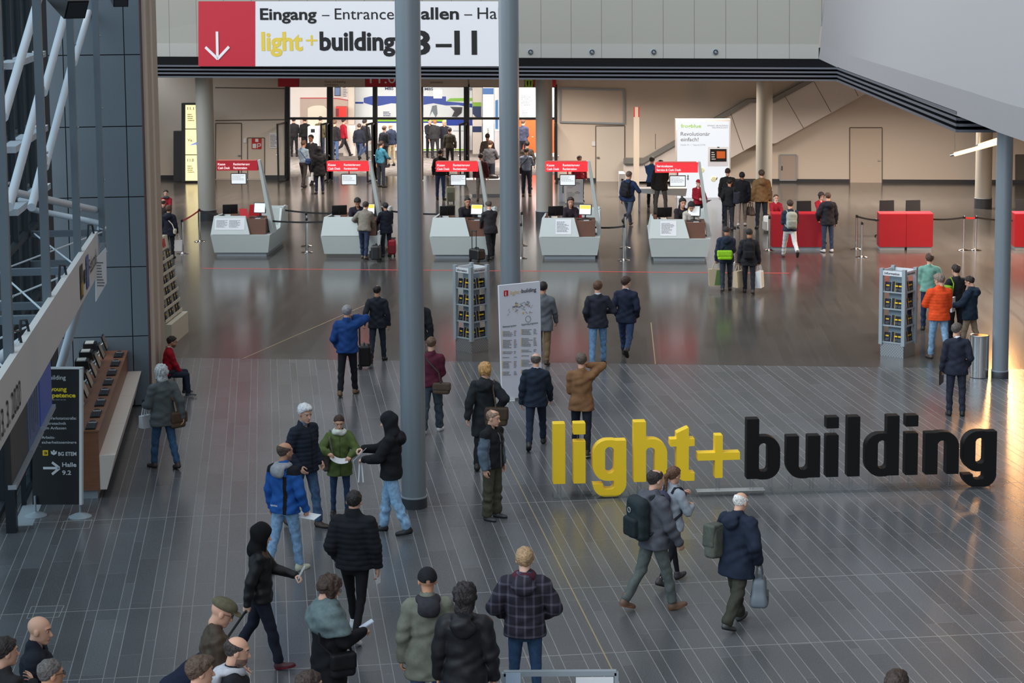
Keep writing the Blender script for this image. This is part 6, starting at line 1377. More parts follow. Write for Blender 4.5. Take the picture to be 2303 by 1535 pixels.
def sheet(p, label, rt, up, w_=.21, h_=.297, M=None, name='paper_sheet', cat='paper', th=.004, bend_=0.):
    p = np.asarray(p, float); r = np.asarray(rt, float); u = np.asarray(up, float); r = r/np.linalg.norm(r); u = u-r*(u@r); u /= np.linalg.norm(u); n = np.cross(r, u)
    o = thing(name, label, cat, p); b = MB(); k = 6
    for i in range(k):
        t0, t1 = i/k-.5, (i+1)/k-.5; z0, z1 = bend_*(4*t0*t0-1), bend_*(4*t1*t1-1)
        b.prism([r*w_*t0-u*h_/2+n*z0, r*w_*t1-u*h_/2+n*z1, r*w_*t1+u*h_/2+n*z1, r*w_*t0+u*h_/2+n*z0], n*th, M or M_paper)
    b.build('sheet' if name != 'smartphone' else 'body', None, o); return o
UPZ = np.array([0, 0, 1.])
BLK = (24, 25, 29); NAVY = (26, 32, 48); DARK = (34, 36, 42); JEAN = (52, 72, 100); LJEAN = (120, 152, 184); DJ = (34, 46, 70); BR = (62, 44, 34)
GREY = (150, 150, 152); WHT = (212, 212, 214); DBR = (46, 36, 32)
# ------------------------------------------------------------------ people in the foreground
A = person('person in black hood and leather jacket walking right, pulling a trolley and holding a phone', 590, 1500, 1180, 84, 'midR', aL=((.10, .40, 1.10), (.5, -.4, -.8), 'pinch'), aR=((.27, -.16, .86), (.5, -.9, .2), 'grip'), coat=(26, 26, 29), ck='leather', hem=.84, bulk=.022, hair='hood', hoodc=(16, 16, 18), pants=(28, 31, 44), loose=.014, shoe=(66, 22, 30), sole=(120, 24, 36), pitch=14, skin=3)
sheet(A['hL']+(.02, 0, .05), 'white phone in the hand of the hooded person', A['rt'], UPZ*.9+A['fwd']*.5, .075, .15, mat('phone_white', (216, 222, 226), .4), 'smartphone', 'phone', .012)
b = person('person in olive cap and brown jacket looking down, at the bottom left of centre', 484, 1752, 1353, 72, 'stepL', aR='belly', aL='belly', coat=(66, 54, 44), ck='leather', hem=.8, bulk=.035, collar=1.2, hair='flatcap', hoodc=(92, 88, 70), skin=0, pitch=24, yaw=8, glasses=1, pants=DARK, lean=6)
tr = thing('travel_bag', 'big dark navy wheeled bag pulled behind the hooded person', 'suitcase', G(440, 1600), -.0)
P_, Q_ = snet(lambda X, Y, Z: rc(X, Y, Z, (-.20, 0, .22), (.30, 0, .62), .20, .18)+.008*np.sin(14*X+11*Z), (-.4, -.25, -.02), (.62, .25, .9), .02); link('bag_body', mkmesh('bag_body', P_, Q_, cloth((30, 34, 54)), None, True), tr)
q = np.array(tr.location)
bb = MB()
for e in (-.045, .045): bb.tube([(.28, e, .70), A['hR']-q+np.array([0, e*.8, 0])], .011, 8, M_black)
bb.tube([A['hR']-q+np.array([0, -.05, 0]), A['hR']-q+np.array([0, .05, 0])], .016, 8, M_dark); bb.build('pull_handle', None, tr, 40)
bb = MB()
for e in (-.12, .12): bb.tube([(-.26, e-.02, .05), (-.26, e+.02, .05)], .05, 14, M_black)
bb.build('wheels', None, tr, 40)
A = person('person with bald crown and pale grey hood over a black jacket, at the bottom edge', 536, 1862, 1433, 82, 'stepR', coat=(28, 29, 34), hem=.82, bulk=.03, hoodcol=(172, 174, 182), hair='fringe', hc=(52, 46, 44), beard=1, skin=0, pitch=12, aR='down', aL='pocket', pants=DARK)
shoulder_bag(A, 'white and red printed bag at the side of the bald person with grey hood', (206, 206, 210), -1, False, (.16, .05, .17), 1.16, -.06, off=.26)
person('person with short brown hair looking right, only the head above the bottom edge', 455, 1925, 1478, 70, 'stand', coat=(70, 66, 66), hair='thick', hc=(74, 58, 48), skin=0, shirt=(190, 170, 168), pants=DARK)
A = person('person with short dark hair, grey green shawl and long black coat reading a phone', 742, 1672, 1298, 68, 'stand', aR='phone', aL='down', coat=(22, 22, 26), hem=.42, bulk=.04, w=1.0, hair='bob', hc=(56, 42, 36), glasses=1, skin=0, pitch=22, pants=BLK, scarf=None, belly=.03)
attach(A, 'shawl', lambda X, Y, Z: smax(smin(smin(ell(X, Y, Z, (0, -.02, 1.33), (.29, .20, .19)), smin(rc(X, Y, Z, (0, -.02, 1.36), (0, -.01, 1.46), .17, .12), np.minimum(rc(X, Y, Z, (.166, -.0, 1.385), (.23, .06, 1.22), .115, .12), rc(X, Y, Z, (-.166, -.0, 1.385), (-.22, 0, 1.22), .11, .11)), .05), .05), ell(X, Y, Z, (0, 0, 1.485), (.115, .11, .05)), .04), 1.17+.14*X-Z+.12*Y, .02)+.007*np.sin(34*Z+14*X+8*Y)+.004*np.sin(50*Z-20*X), (-.38, -.34, 1.05), (.38, .34, 1.58), cloth((92, 108, 110)))
sheet(A['hR']+(0, 0, .05), 'phone in a red case held by the person with the shawl', A['rt'], A['fwd']+UPZ*.5, .075, .15, mat('phone_bright', (200, 210, 226), .3), 'smartphone', 'phone', .012)
shoulder_bag(A, 'black handbag under the arm of the person with the shawl', (24, 24, 28), 1, False, (.13, .05, .13), .90, .08, off=.25, name='handbag')
A = person('person in a black quilted jacket with fur collar and white shoes walking away', 800, 1432, 1104, 12, 'walkL', aR='down', aL='pocket', coat=(25, 27, 33), ck='quilt', hem=.86, bulk=.048, collar=1.5, hair='crop', hc=(36, 32, 32), pants=(20, 20, 24), loose=-.002, shoe=(214, 214, 216), sole=(226, 226, 226), skin=0, yaw=-4)
sheet(A['hR']-(0, 0, .05), 'small framed card held by the person in the black quilted jacket', A['rt']*.3+A['fwd'], UPZ, .08, .12, None, 'card', 'card')
person('person with dark hair, only the crown showing at the bottom edge', 698, 1972, 1511, 60, 'stand', hair='short', hc=DBR, coat=BLK)
person('person in black cap and olive parka seen from behind', 966, 1668, 1280, -6, 'stand', aL='down', aR='pocket', coat=(104, 106, 96), hem=.66, bulk=.035, collar=1.2, hoodcol=(46, 46, 52), hair='capback', hoodc=(26, 27, 31), hc=BR, skin=1, pants=(66, 92, 126), pk='denim')
A = person('person with shaggy dark hair in a black hooded jacket seen from behind', 1049, 1716, 1316, 6, 'stepR', aL='down', aR=((.27, .06, .84), (.6, -.8, 0), 'grip'), coat=(27, 27, 31), ck='leather', hem=.80, bulk=.04, hood=1, hair='mop', hc=(34, 30, 32), pants=(40, 46, 60), skin=0, yaw=10)
sheet(A['hR']-(0, 0, .12), 'white brochure in the hand of the shaggy haired person', A['rt'], UPZ, .16, .24, None, 'brochure', 'brochure')
person('person with fair hair in a grey and black plaid hooded jacket', 1182, 1606, 1233, 4, 'stand', aL=((.20, .16, 1.0), (.9, -.8, 0), 'relaxed'), aR=((.18, .18, 1.0), (1, -.8, 0), 'relaxed'), coat=(40, 38, 48), ck='plaid', cuts=(88, 84, 100), hem=.84, bulk=.045, hood=1, scarf=(72, 30, 44), hair='short', hc=(150, 122, 92), pants=(44, 68, 96), pk='denim', loose=.0, skin=3)
person('person with a bald head in a navy quilted jacket at the bottom left', 96, 1806, 1387, 78, 'stand', aL='pocket', aR='pocket', coat=(27, 30, 40), ck='quilt', hem=.8, bulk=.045, collar=1.3, hair='bald', skin=0, yaw=14, pitch=10, shirt=(170, 150, 150))
person('person with dark cropped hair in a dark coat at the left edge', 22, 1872, 1436, 42, 'stand', aR=((.05, .26, 1.28), (.9, -.2, -.6), 'relaxed'), aL='belly', coat=(38, 36, 38), hem=.7, bulk=.03, hair='short', hc=(40, 34, 32), skin=0, yaw=16)
person('person with cropped grey hair and glasses at the bottom left edge', 122, 1934, 1484, 58, 'stand', coat=DARK, hair='crop', hc=(86, 82, 80), glasses=1, skin=1)
person('person with tousled dark hair, only the crown at the bottom right', 2008, 1976, 1513, 20, 'stand', coat=DARK, hair='thick', hc=DBR)
A = person('person in a grey hooded jacket with a big dark backpack walking right before the letters', 1470, 1371, 1057, 62, 'midR', aR='fwd', aL='down', coat=(78, 80, 88), w=1.12, hem=.80, bulk=.04, hood=1, collar=1.1, hair='thin', hc=(44, 36, 34), skin=0, pants=(84, 90, 88), shoe=(104, 80, 64), sole=(140, 96, 72), boot=1, loose=.014)
backpack(A, 'big dark green backpack on the grey hooded jacket', (34, 44, 48), (28, 36, 40), 1.12, logo=(150, 160, 160))
A = person('person with a brown ponytail in a pale grey jacket and black leggings before the letters', 1512, 1312, 1050, 52, 'midL', aL='camera', aR=((.12, .28, 1.14), (.7, -.4, -.8), 'grip'), coat=(146, 152, 162), hem=.82, bulk=.02, w=.92, collar=1.2, hair='pony', hc=(88, 62, 46), skin=0, pants=(24, 24, 30), loose=-.006, shoe=(60, 56, 60))
backpack(A, 'small dark purple backpack on the pale grey jacket', (58, 56, 76), (34, 34, 42), .8, y0=-.19)
A = person('person with white hair round a bald crown in a navy anorak, walking right', 1656, 1408, 1111, 44, 'midL', aL='strap', aR=((.27, .10, .92), (.6, -.8, 0), 'grip'), coat=(28, 36, 52), w=1.14, hem=.68, bulk=.055, hood=1, collar=1.1, hair='fringe', hc=(196, 192, 188), skin=0, pants=(56, 56, 48), loose=.03, shoe=(66, 68, 68), pitch=16, lean=4)
shoulder_bag(A, 'grey green backpack hanging on the left shoulder of the navy anorak', (84, 88, 80), -1, False, (.13, .09, .22), 1.12, -.20, off=.22)
holdall(A['hR'], 'grey leather holdall carried by the white haired person', (96, 106, 114), (66, 74, 82), 30)
# ------------------------------------------------------------------ the talking group by the big column
A = person('person in a blue fleece jacket with grey hood and light jeans, holding papers', 644, 1285, 996, 32, 'stepR', aR=((.27, .10, .88), (.6, -.8, 0), 'grip'), aL='down', coat=(34, 84, 156), hem=.82, bulk=.03, hoodcol=(146, 148, 156), paint=[(lambda x, y, z, a: (a > .075) & (x > .075) & (x < .125) & (y < .02) & (z < 1.34), (24, 25, 30)), (lambda x, y, z, a: (z > 1.36) & (np.abs(x) > .12), (24, 25, 30))], hair='fringe', hc=(74, 60, 54), beard=1, skin=1, pants=LJEAN, pk='denim', shoe=(196, 198, 176), sole=(214, 214, 200), yaw=18)
sheet(A['hR']-(0, 0, .03), 'white folded papers in the hand of the person in the blue fleece', A['rt'], A['fwd']*.9+UPZ*.2, .34, .16, None, 'paper_sheet')
bb = MB(); o0, M3 = chest_map(A); lettering(bb, 'apsolut', (-.12, -.158, .925), (1, 0, 0), (0, 0, 1), .028, M_paper, .02); bb.v = [tuple(np.array(Matrix.Rotation(math.radians(A['face']), 3, 'Z'))@(o0+M3@np.array(v)-A['g'])) for v in bb.v]; bb.build('lettering', None, A['o'])
person('person with white grey hair in a navy quilted jacket and jeans, facing the group', 688, 1184, 909, 128, 'stepL', aL='pocket', aR='pocket', coat=(32, 38, 50), zipc=(16, 18, 24), ck='quilt', hem=.80, bulk=.03, collar=1.2, hair='thick', hc=(196, 196, 198), skin=0, pants=(62, 84, 112), pk='denim', shoe=(64, 46, 38), pitch=12, shirt=(110, 120, 140), yaw=10)
A = person('person in an olive green parka with white scarf, reading a map', 766, 1158, 933, 172, 'stand', aL=((.17, .32, 1.10), (.8, -.3, -.6), 'pinch'), aR=((.21, .30, 1.16), (.8, -.3, -.6), 'pinch'), coat=(84, 98, 54), zipc=(52, 62, 36), hem=.70, bulk=.035, w=.95, scarf=(206, 208, 200), hair='crop', hc=(58, 38, 32), skin=0, pitch=20, pants=(44, 62, 90), loose=.0, height=None)
sheet((A['hL']+A['hR'])/2-(0, 0, .02), 'unfolded map held by the person in the olive parka', A['hR']-A['hL'], UPZ*.35+A['fwd']*-.9, float(np.linalg.norm(A['hL']-A['hR'])), .14, None, 'map_sheet', 'paper', .004, -.05)
shoulder_bag(A, 'grey brown shoulder bag at the side of the olive parka', (96, 92, 84), 1, False, (.14, .06, .15), .93, -.02, off=.24)
A = person('person in a black hooded fleece and pale jeans beside the big column', 882, 1198, 929, -82, 'stepR', aL=((.12, .36, 1.10), (.7, -.4, -.7), 'pinch'), aR=((.10, .42, 1.20), (.7, -.4, -.7), 'pinch'), coat=(26, 27, 31), hem=.82, bulk=.035, hood=1, hair='hood', hoodc=(28, 29, 34), skin=3, pitch=12, pants=(128, 160, 190), pk='denim', loose=.022, shoe=(30, 30, 34))
sheet((A['hL']+A['hR'])/2, 'white paper strip in the hands of the hooded person by the column', A['fwd']*.7-UPZ*.7, A['rt'], .26, .06, None, 'paper_strip')
tubep = thing('lanyard', 'pale lanyard dangling from the hands of the hooded person by the column', 'lanyard', A['hL']-(0, 0, .1)); bb = MB()
for e in (-.015, .015): bb.bar((e, 0, .06), (e*2.2, .0, -.22), .02, .006, M_paper)
bb.build('ribbon', None, tubep)
A = person('person with cropped hair in a black work jacket with grey sleeves and khaki trousers', 1108, 1166, 922, 122, 'stand', aR='down', aL='down', paint=[(lambda x, y, z, a: (a < .10) & (z < 1.36) & (np.abs(x) > .15), (84, 98, 112))], coat=(27, 28, 32), zipc=(120, 122, 126), hem=.84, bulk=.045, collar=1.2, hair='thin', hc=(128, 104, 88), skin=0, pants=(70, 68, 56), loose=.03, shoe=(60, 62, 66), yaw=-8, pitch=8)
# ------------------------------------------------------------------ walkers in the middle
person('person with a bald crown in a navy suit walking away beside the map board', 1206, 1006, 795, 4, 'walkR', aL='down', aR='fwd', coat=(32, 40, 54), hem=.80, bulk=.025, collar=.6, shirt=(206, 214, 224), hair='fringe', hc=(84, 76, 72), skin=0, pants=(32, 40, 58), shoe=(44, 42, 46))
person('person in a camel brown blazer with a hand at the ear', 1308, 1022, 795, 6, 'stepL', aL='belly', aR='ear', coat=(122, 88, 60), hem=.78, bulk=.022, collar=.7, hair='short', hc=(86, 74, 66), skin=0, pants=(30, 34, 46), shoe=(50, 40, 40), sole=(200, 196, 190))
A = person('person with short fair hair in a long black hooded coat with a brown bag', 1092, 1052, 817, 6, 'stepR', aL='back', aR='hip', coat=(33, 36, 40), hem=.56, bulk=.035, w=.95, hood=1, hair='bob', hc=(176, 134, 86), skin=0, pants=BLK)
shoulder_bag(A, 'large brown leather shoulder bag on the long black coat', (78, 62, 50), 1, False, (.19, .06, .16), .90, -.15, off=.20, broad=True)
A = person('person in a burgundy jumper with a bag strap across the back', 972, 972, 758, 8, 'stepR', aL='belly', aR='belly', coat=(76, 28, 44), ck='knit', hem=.86, bulk=.018, hair='crop', hc=(92, 70, 56), beard=1, skin=0, pants=(62, 72, 82), loose=.024, shoe=(214, 214, 216), sole=(220, 220, 220))
shoulder_bag(A, 'brown messenger bag of the person in the burgundy jumper', (92, 76, 64), 1, True, (.16, .05, .11), .84, -.12, off=.20, broad=True, strap=cloth((66, 58, 54)))
sheet(A['T']((-.27, .02, .78)), 'white paper bag showing behind the big column', A['fwd'], UPZ, .24, .30, None, 'paper_bag', 'bag', .03)
person('person in a black jacket half hidden by the big column', 940, 862, 655, 6, 'stepL', aR='down', coat=(33, 34, 38), hem=.84, hair='short', hc=DBR, pants=(126, 120, 112), hood=1)
person('person in a bright blue jumper phoning, walking away', 783, 888, 687, 6, 'stepR', aR=((.115, .09, 1.52), (1, .2, -.5), 'grip'), aL='pocket', coat=(26, 60, 116), hem=.84, bulk=.035, belly=.03, hair='short', hc=(130, 128, 130), skin=0, pants=(24, 25, 32), shoe=(110, 84, 62))
A = person('person in a dark navy jacket pulling a shiny case, walking away', 850, 812, 642, 8, 'stepR', aR='down', aL='drag', coat=(34, 37, 46), hem=.78, bulk=.018, collar=.8, hair='thin', hc=(28, 26, 28), skin=1, pants=(38, 44, 56), shoe=(40, 40, 46))
trolley(820, 828, 'shiny black trolley case pulled by the person in the navy jacket', (40, 38, 38), -8, .34, .42, .24, handle=1.08, metal=.6)
person('person in a grey coat walking away behind the map board', 1222, 818, 634, 10, 'stepL', aR='fwd', aL='down', coat=(96, 98, 104), hem=.72, bulk=.02, collar=.8, hair='short', hc=(34, 30, 30), skin=1, pants=(110, 90, 66), shoe=(60, 48, 40))
person('person in a dark blazer and pale washed jeans walking away, left of a pair', 1345, 823, 632, 4, 'stepR', aL='pocket', aR=((.14, .20, 1.10), (1, -.6, -.3), 'relaxed'), coat=(38, 40, 50), hem=.80, bulk=.02, collar=.7, shirt=(196, 206, 220), hair='short', hc=(84, 58, 44), skin=0, pants=(92, 124, 156), pk='denim', shoe=(40, 38, 40), yaw=14)
person('person in a navy blazer and dark jeans walking away, right of a pair', 1408, 805, 622, 14, 'strideL', aL='pocket', aR='pocket', coat=(30, 36, 54), hem=.80, bulk=.02, collar=.7, shirt=(196, 206, 220), hair='short', hc=(56, 40, 34), skin=0, pants=(42, 58, 86), pk='denim', shoe=(44, 36, 32), yaw=35)
A = person('person in a navy suit standing with a black folder near the litter bin', 2149, 934, 727, 6, 'stand', aL='carry', aR='pocket', coat=(37, 40, 54), hem=.78, bulk=.02, collar=.7, shirt=(220, 222, 228), hair='short', hc=(84, 76, 72), skin=0, pants=(40, 44, 56), shoe=(34, 32, 34), yaw=40)
sheet(A['hL']-(0, 0, .06), 'black folder held by the person in the navy suit', A['fwd']*.9+A['rt']*.3, UPZ, .30, .24, M_black, 'folder', 'folder', .02)
person('person in a bright orange padded jacket and light jeans at the information stand', 2110, 808, 617, -8, 'stepL', aL='read', aR='belly', coat=(222, 76, 34), ck='quilt', hem=.82, bulk=.045, collar=1.2, hair='thick', hc=(120, 106, 96), skin=0, pants=(120, 150, 178), pk='denim', shoe=(90, 80, 76), yaw=-30, pitch=18)
A = person('person in a sage green jumper behind the information stand', 2088, 742, 570, 10, 'stand', aL='belly', aR='down', coat=(112, 156, 142), hem=.88, bulk=.03, belly=.02, shirt=(226, 228, 230), hair='short', hc=(72, 52, 44), skin=0, pants=DJ, shoe=(40, 34, 32))
A = person('person in black with a lime bag, behind the navy anorak', 2148, 772, 595, -20, 'stand', aL='read', aR='read', coat=(34, 35, 41), hem=.82, hair='short', hc=(46, 38, 34), skin=0, pants=BLK)
shoulder_bag(A, 'black and lime shoulder bag beside the orange jacket', (136, 178, 44), -1, False, (.13, .05, .12), 1.20, -.06, off=.25)
A = person('person with glasses in a navy anorak, right of the orange jacket', 2180, 790, 622, -58, 'stepL', aL='read', aR='belly', coat=(32, 46, 62), hem=.76, bulk=.045, collar=1.1, hood=1, hair='short', hc=(44, 36, 32), glasses=1, skin=0, pants=(142, 126, 108), pitch=24)
sheet((A['hL'])+(0, 0, .02), 'white paper bag between the orange jacket and the navy anorak', A['rt'], UPZ, .20, .30, None, 'paper_bag', 'bag', .04)
person('person hidden behind the right information stand, only hair showing', 2030, 782, 602, 0, 'stand', coat=DARK, hair='short', hc=(60, 40, 34))
# ------------------------------------------------------------------ left side
A = person('person with thick white grey hair, grey wool coat and brown bag, walking left', 370, 1052, 822, -40, 'stepL', aL=((.16, .30, 1.06), (.4, -.8, -.4), 'pinch'), aR='back', coat=(96, 102, 104), ck='knit', cuts=(84, 90, 92), hem=.74, bulk=.04, collar=1.4, hair='mop', hc=(170, 172, 174), skin=0, pants=(50, 78, 108), pk='denim', shoe=(64, 54, 54))
shoulder_bag(A, 'brown leather shoulder bag of the person in the grey wool coat', (88, 70, 54), 1, True, (.15, .06, .14), .82, -.14, off=.20, broad=True)
sheet(A['hL']+(0, 0, .02), 'phone in the hand of the person in the grey wool coat', A['rt'], UPZ+A['fwd']*.4, .07, .14, M_dark, 'smartphone', 'phone', .01)
carrier(A['hL']-(0, 0, .0)+A['fwd']*-.02, 'white plastic bag of the person in the grey wool coat', (216, 220, 226), 40, .2, .2, .12)
c = G(378, 893); stl = thing('stool', 'grey stool under the seated person in the red blazer', 'stool', c); bb = MB(); bb.lathe([(.19, .48), (.20, .50), (.20, .54), (.0, .55)], n=20, M=M_dark); bb.build('seat', None, stl, 40)
for i in range(4): bb = MB(); a_ = math.pi/4+i*math.pi/2; bb.tube([(.12*math.cos(a_), .12*math.sin(a_), .49), (.2*math.cos(a_), .2*math.sin(a_), 0)], .015, 8, M_steel); bb.build('leg', None, stl, 40)
person('person with glasses in a red blazer sitting by the panelled pier', 378, 893, 757, 74, 'sit', aL='lap', aR='lap', coat=(150, 22, 38), hem=.86, bulk=.022, collar=.8, shirt=(214, 216, 222), hair='short', hc=(36, 30, 30), beard=1, glasses=1, skin=1, pants=(36, 42, 58), shoe=(44, 50, 58), sole=(200, 200, 204), seat=.50, lean=8, pitch=8, yaw=6)
person('person in a red waistcoat and dark hair at the far left desk, facing forward', 376, 528, 427, 178, 'stand', aL='desk', aR='desk', coat=(140, 26, 40), hair='short', hc=(40, 32, 34), skin=3, w=.9, scarf=(70, 70, 80))
person('person with a bald head at the far left, seen from behind', 370, 558, 448, 2, 'stand', coat=(46, 42, 44), hair='fringe', hc=(60, 48, 42), skin=0)
A = person('person with brown hair and dark coat at the far left with a cream bag', 382, 580, 462, 6, 'stand', coat=(28, 31, 42), hem=.72, w=.95, hair='bob', hc=(74, 54, 42), pants=BLK, bulk=.03, hood=1)
shoulder_bag(A, 'small cream shoulder bag on the dark coat at the far left', (206, 198, 178), 1, True, (.12, .04, .09), .90, -.05, off=.22)
carrier(A['hR'], 'pale plastic bag hanging beside the dark coat at the far left', (196, 190, 186), 0, .26, .30, .14)
# ------------------------------------------------------------------ right middle
A = person('person in navy carrying a lime green messenger bag and a paper bag', 1633, 654, 512, 2, 'stepR', aL='carry', aR='belly', coat=(32, 40, 56), hem=.78, bulk=.03, hood=1, hair='short', hc=(34, 30, 30), skin=2, pants=(40, 46, 58), pitch=30, lean=4)
o = shoulder_bag(A, 'lime green messenger bag on the back of the navy dressed person', (154, 212, 38), -1, True, (.20, .07, .13), 1.0, -.22, off=.05, broad=True, strap=cloth(BLK), name='messenger_bag')
carrier(A['hL'], 'brown paper bag with green print carried by the person with the lime bag', (176, 160, 132), 0, .36, .42, .16, (84, 110, 56), 'paper_carrier')
A = person('person in black with a black backpack carrying a paper bag and a white tote', 1684, 659, 516, 8, 'stepL', aL='carry', aR='carry', coat=(30, 31, 36), hem=.76, bulk=.035, collar=1.1, hair='short', hc=(24, 24, 27), skin=2, pants=(30, 33, 42), pitch=26)
backpack(A, 'black backpack of the person with the white tote', (26, 27, 31))
carrier(A['hL'], 'brown paper bag with green side carried by the person with the black backpack', (180, 164, 136), 40, .30, .40, .16, (70, 104, 50), 'paper_carrier')
carrier(A['hR'], 'white tote bag with green print carried by the person with the black backpack', (224, 226, 228), -20, .30, .40, .16, (196, 206, 190), 'tote_bag')
A = person('person in navy and pale trousers wearing a grey backpack at the red counter', 1776, 582, 450, -4, 'strideL', aL='belly', aR='belly', coat=(36, 42, 58), hem=.86, bulk=.02, hair='short', hc=(48, 38, 34), skin=0, pants=(186, 188, 190), shoe=(74, 70, 72))
backpack(A, 'pale grey backpack at the red counter', (150, 156, 146), (128, 134, 126))
person('person in a black jacket and jeans talking at the red counter', 1861, 567, 433, -14, 'stand', aL=((.22, .20, .95), (.8, -.6, -.2), 'relaxed'), aR='down', coat=(31, 33, 41), hem=.80, bulk=.035, hood=1, hair='crop', hc=(70, 54, 46), skin=0, pants=(44, 56, 78), pk='denim', shoe=(200, 200, 204))
person('person with glasses in a red blazer behind the left end of the red counter', 1744, 545, 437, 176, 'stand', aL='desk', aR='desk', coat=(134, 22, 38), hem=.8, w=.93, shirt=(220, 214, 214), hair='bun', hc=(74, 52, 42), glasses=1, skin=3, height=None)
person('person with dark bob and red blazer behind the right end of the red counter', 1845, 546, 433, 160, 'stand', aL='desk', aR='desk', coat=(136, 22, 38), hem=.8, w=.93, hair='bob', hc=(38, 30, 32), glasses=1, skin=3, pitch=18)
A = person('person in a tan hooded jacket with an orange and white trolley', 1712, 514, 382, -4, 'stand', aL='down', aR='carry', coat=(112, 86, 58), hem=.80, bulk=.04, hood=1, hair='short', hc=(64, 50, 42), skin=0, pants=(34, 38, 48), shoe=(30, 30, 34))
trolley(1727, 523, 'white trolley with orange edges and pull bars beside the tan jacket', (222, 216, 208), 20, .30, .46, .2, handle=.92, hcol=(214, 128, 60))
person('person in a dark suit in front of the glowing advertising box, left', 1636, 500, 378, 4, 'stand', coat=(38, 37, 38), hem=.78, hair='crop', hc=(52, 42, 38), skin=0, pants=DARK, collar=.7)
A = person('person in black with a dark backpack on one shoulder, in front of the suit', 1640, 517, 402, 10, 'stepL', aL='pocket', aR='strap', coat=(27, 28, 32), hem=.82, hair='crop', hc=(26, 25, 27), skin=1, pants=(32, 34, 42))
shoulder_bag(A, 'dark navy backpack slung on one shoulder before the glowing box', (40, 44, 56), 1, False, (.15, .10, .20), 1.12, -.10, off=.24)
A = person('person in a black coat and pale trousers with a brown bag', 1668, 508, 387, 6, 'stepR', aR='carry', coat=(28, 29, 34), hem=.76, bulk=.03, collar=1.1, hair='short', hc=(26, 25, 27), skin=2, pants=(150, 136, 126), shoe=(206, 206, 208))
holdall(A['hR'], 'dark brown holdall carried by the person in the black coat', (78, 60, 50), (60, 46, 38), 20, .32, .28, .2)
A = person('person in a blue quilted jacket with a backpack walking right past the cash desks', 1414, 510, 385, 30, 'strideL', aL='down', aR='strap', coat=(38, 54, 88), ck='quilt', hem=.84, hair='crop', hc=(96, 84, 74), skin=0, pants=(66, 74, 90), shoe=(52, 44, 40))
backpack(A, 'black backpack of the person walking past the cash desks', (30, 32, 36), s=.9)
person('person in a black jacket standing at the white cloth table', 1486, 482, 360, 4, 'wide', aR='desk', coat=(38, 36, 34), hem=.78, bulk=.03, hair='short', hc=DBR, pants=(84, 80, 78), skin=0)
person('person in a blue jacket behind the white cloth table', 1466, 466, 352, 20, 'stand', aL='desk', coat=(46, 78, 120), hair='short', hc=DBR, pants=BLK)
A = person('person with a red cap and waistcoat handing out leaflets by the service desk', 1570, 510, 404, 168, 'stand', aL='offer', aR='belly', coat=(138, 28, 42), hem=.84, w=.93, hair='cap', hoodc=(150, 30, 42), skin=3, pants=DARK)
sheet(A['hL']+(0, 0, .02), 'leaflet held out by the person with the red cap', A['rt'], UPZ*.3+A['fwd'], .22, .30, None, 'leaflet')
# ------------------------------------------------------------------ clerks and visitors at the cash desks
def clerk(label, k, x, y, face, **kw):
    p = DL(DESKS[k], x, y); q = proj((p[0], p[1], 0)); return person(label, q[0], q[1], 0, face, 'sit', height=1.74, seat=.68, **kw)
clerk('clerk with dark hair leaning over the second cash desk', 1, .02, 1.30, 175, aL='desk', aR='desk', coat=(36, 38, 50), hair='thick', hc=(26, 24, 26), skin=1, lean=18, pitch=26)
clerk('clerk with dark hair in a black jacket at the third cash desk', 2, .08, 1.35, 168, aL='desk', aR='desk', coat=(32, 32, 38), hair='crop', hc=(28, 25, 26), skin=1, lean=12, pitch=6)
clerk('clerk with long brown hair at the fourth cash desk', 3, -.02, 1.35, 176, aL='desk', aR='desk', coat=(42, 36, 44), hair='long', hc=(52, 40, 36), skin=0, lean=12, w=.92)
clerk('clerk with long black hair in a dark waistcoat at the service desk', 4, .08, 1.35, 168, aL='desk', aR='desk', coat=(36, 34, 40), hair='long', hc=(26, 24, 27), skin=0, lean=10, w=.92)
A = clerk('second clerk in a pale blouse beside the long haired clerk at the service desk', 4, .32, 1.02, 178, aL='desk', aR='desk', coat=(176, 168, 160), hair='long', hc=(30, 27, 30), skin=0, lean=22, pitch=30, w=.92)
for k in (1, 2, 3, 4):
    t = thing('office_chair', 'red office chair behind the %s cash desk' % ('', 'second', 'third', 'fourth', 'fifth')[k], 'chair', DL(DESKS[k], .10, 1.35), -AB); bb = MB(); bb.prism([(-.22, .24, .62), (.22, .24, .62), (.2, .34, 1.12), (-.2, .34, 1.12)], (0, .05, 0), M_red); bb.build('backrest', None, t)
    bb = MB(); bb.box(-.22, .22, -.2, .26, .44, .50, M_red); bb.build('seat', None, t); bb = MB(); bb.tube([(0, 0, .04), (0, 0, .44)], .03, 8, M_steel); bb.lathe([(.28, 0), (.28, .03), (.04, .06)], (0, 0, .0), 16, M_black); bb.build('base', None, t)
person('person in a grey ribbed jacket leaning on the second cash desk', 820, 582, 455, 14, 'stepL', aL=((.30, .30, 1.08), (.9, -.3, -.2), 'flat'), aR='desk', coat=(120, 114, 104), ck='quilt', hem=.84, bulk=.03, hair='short', hc=(52, 42, 38), skin=0, pants=(40, 50, 72), shoe=(90, 78, 66), lean=14)
person('person with a bald head behind the second cash desk visitors', 852, 560, 447, -10, 'stand', aL='desk', coat=(38, 36, 40), hair='fringe', hc=(60, 48, 42), skin=0, pants=DARK)
person('person with a dark beard in a navy coat at the second cash desk', 869, 577, 456, -30, 'stand', aL='desk', aR='belly', coat=(28, 30, 42), hem=.76, bulk=.035, hair='short', hc=(26, 25, 27), beard=1, skin=1, pants=(30, 32, 42))
trolley(846, 588, 'black trolley case in front of the second cash desk', (38, 40, 42), 8, .36, .40, .24, handle=.84, hcol=(190, 194, 196))
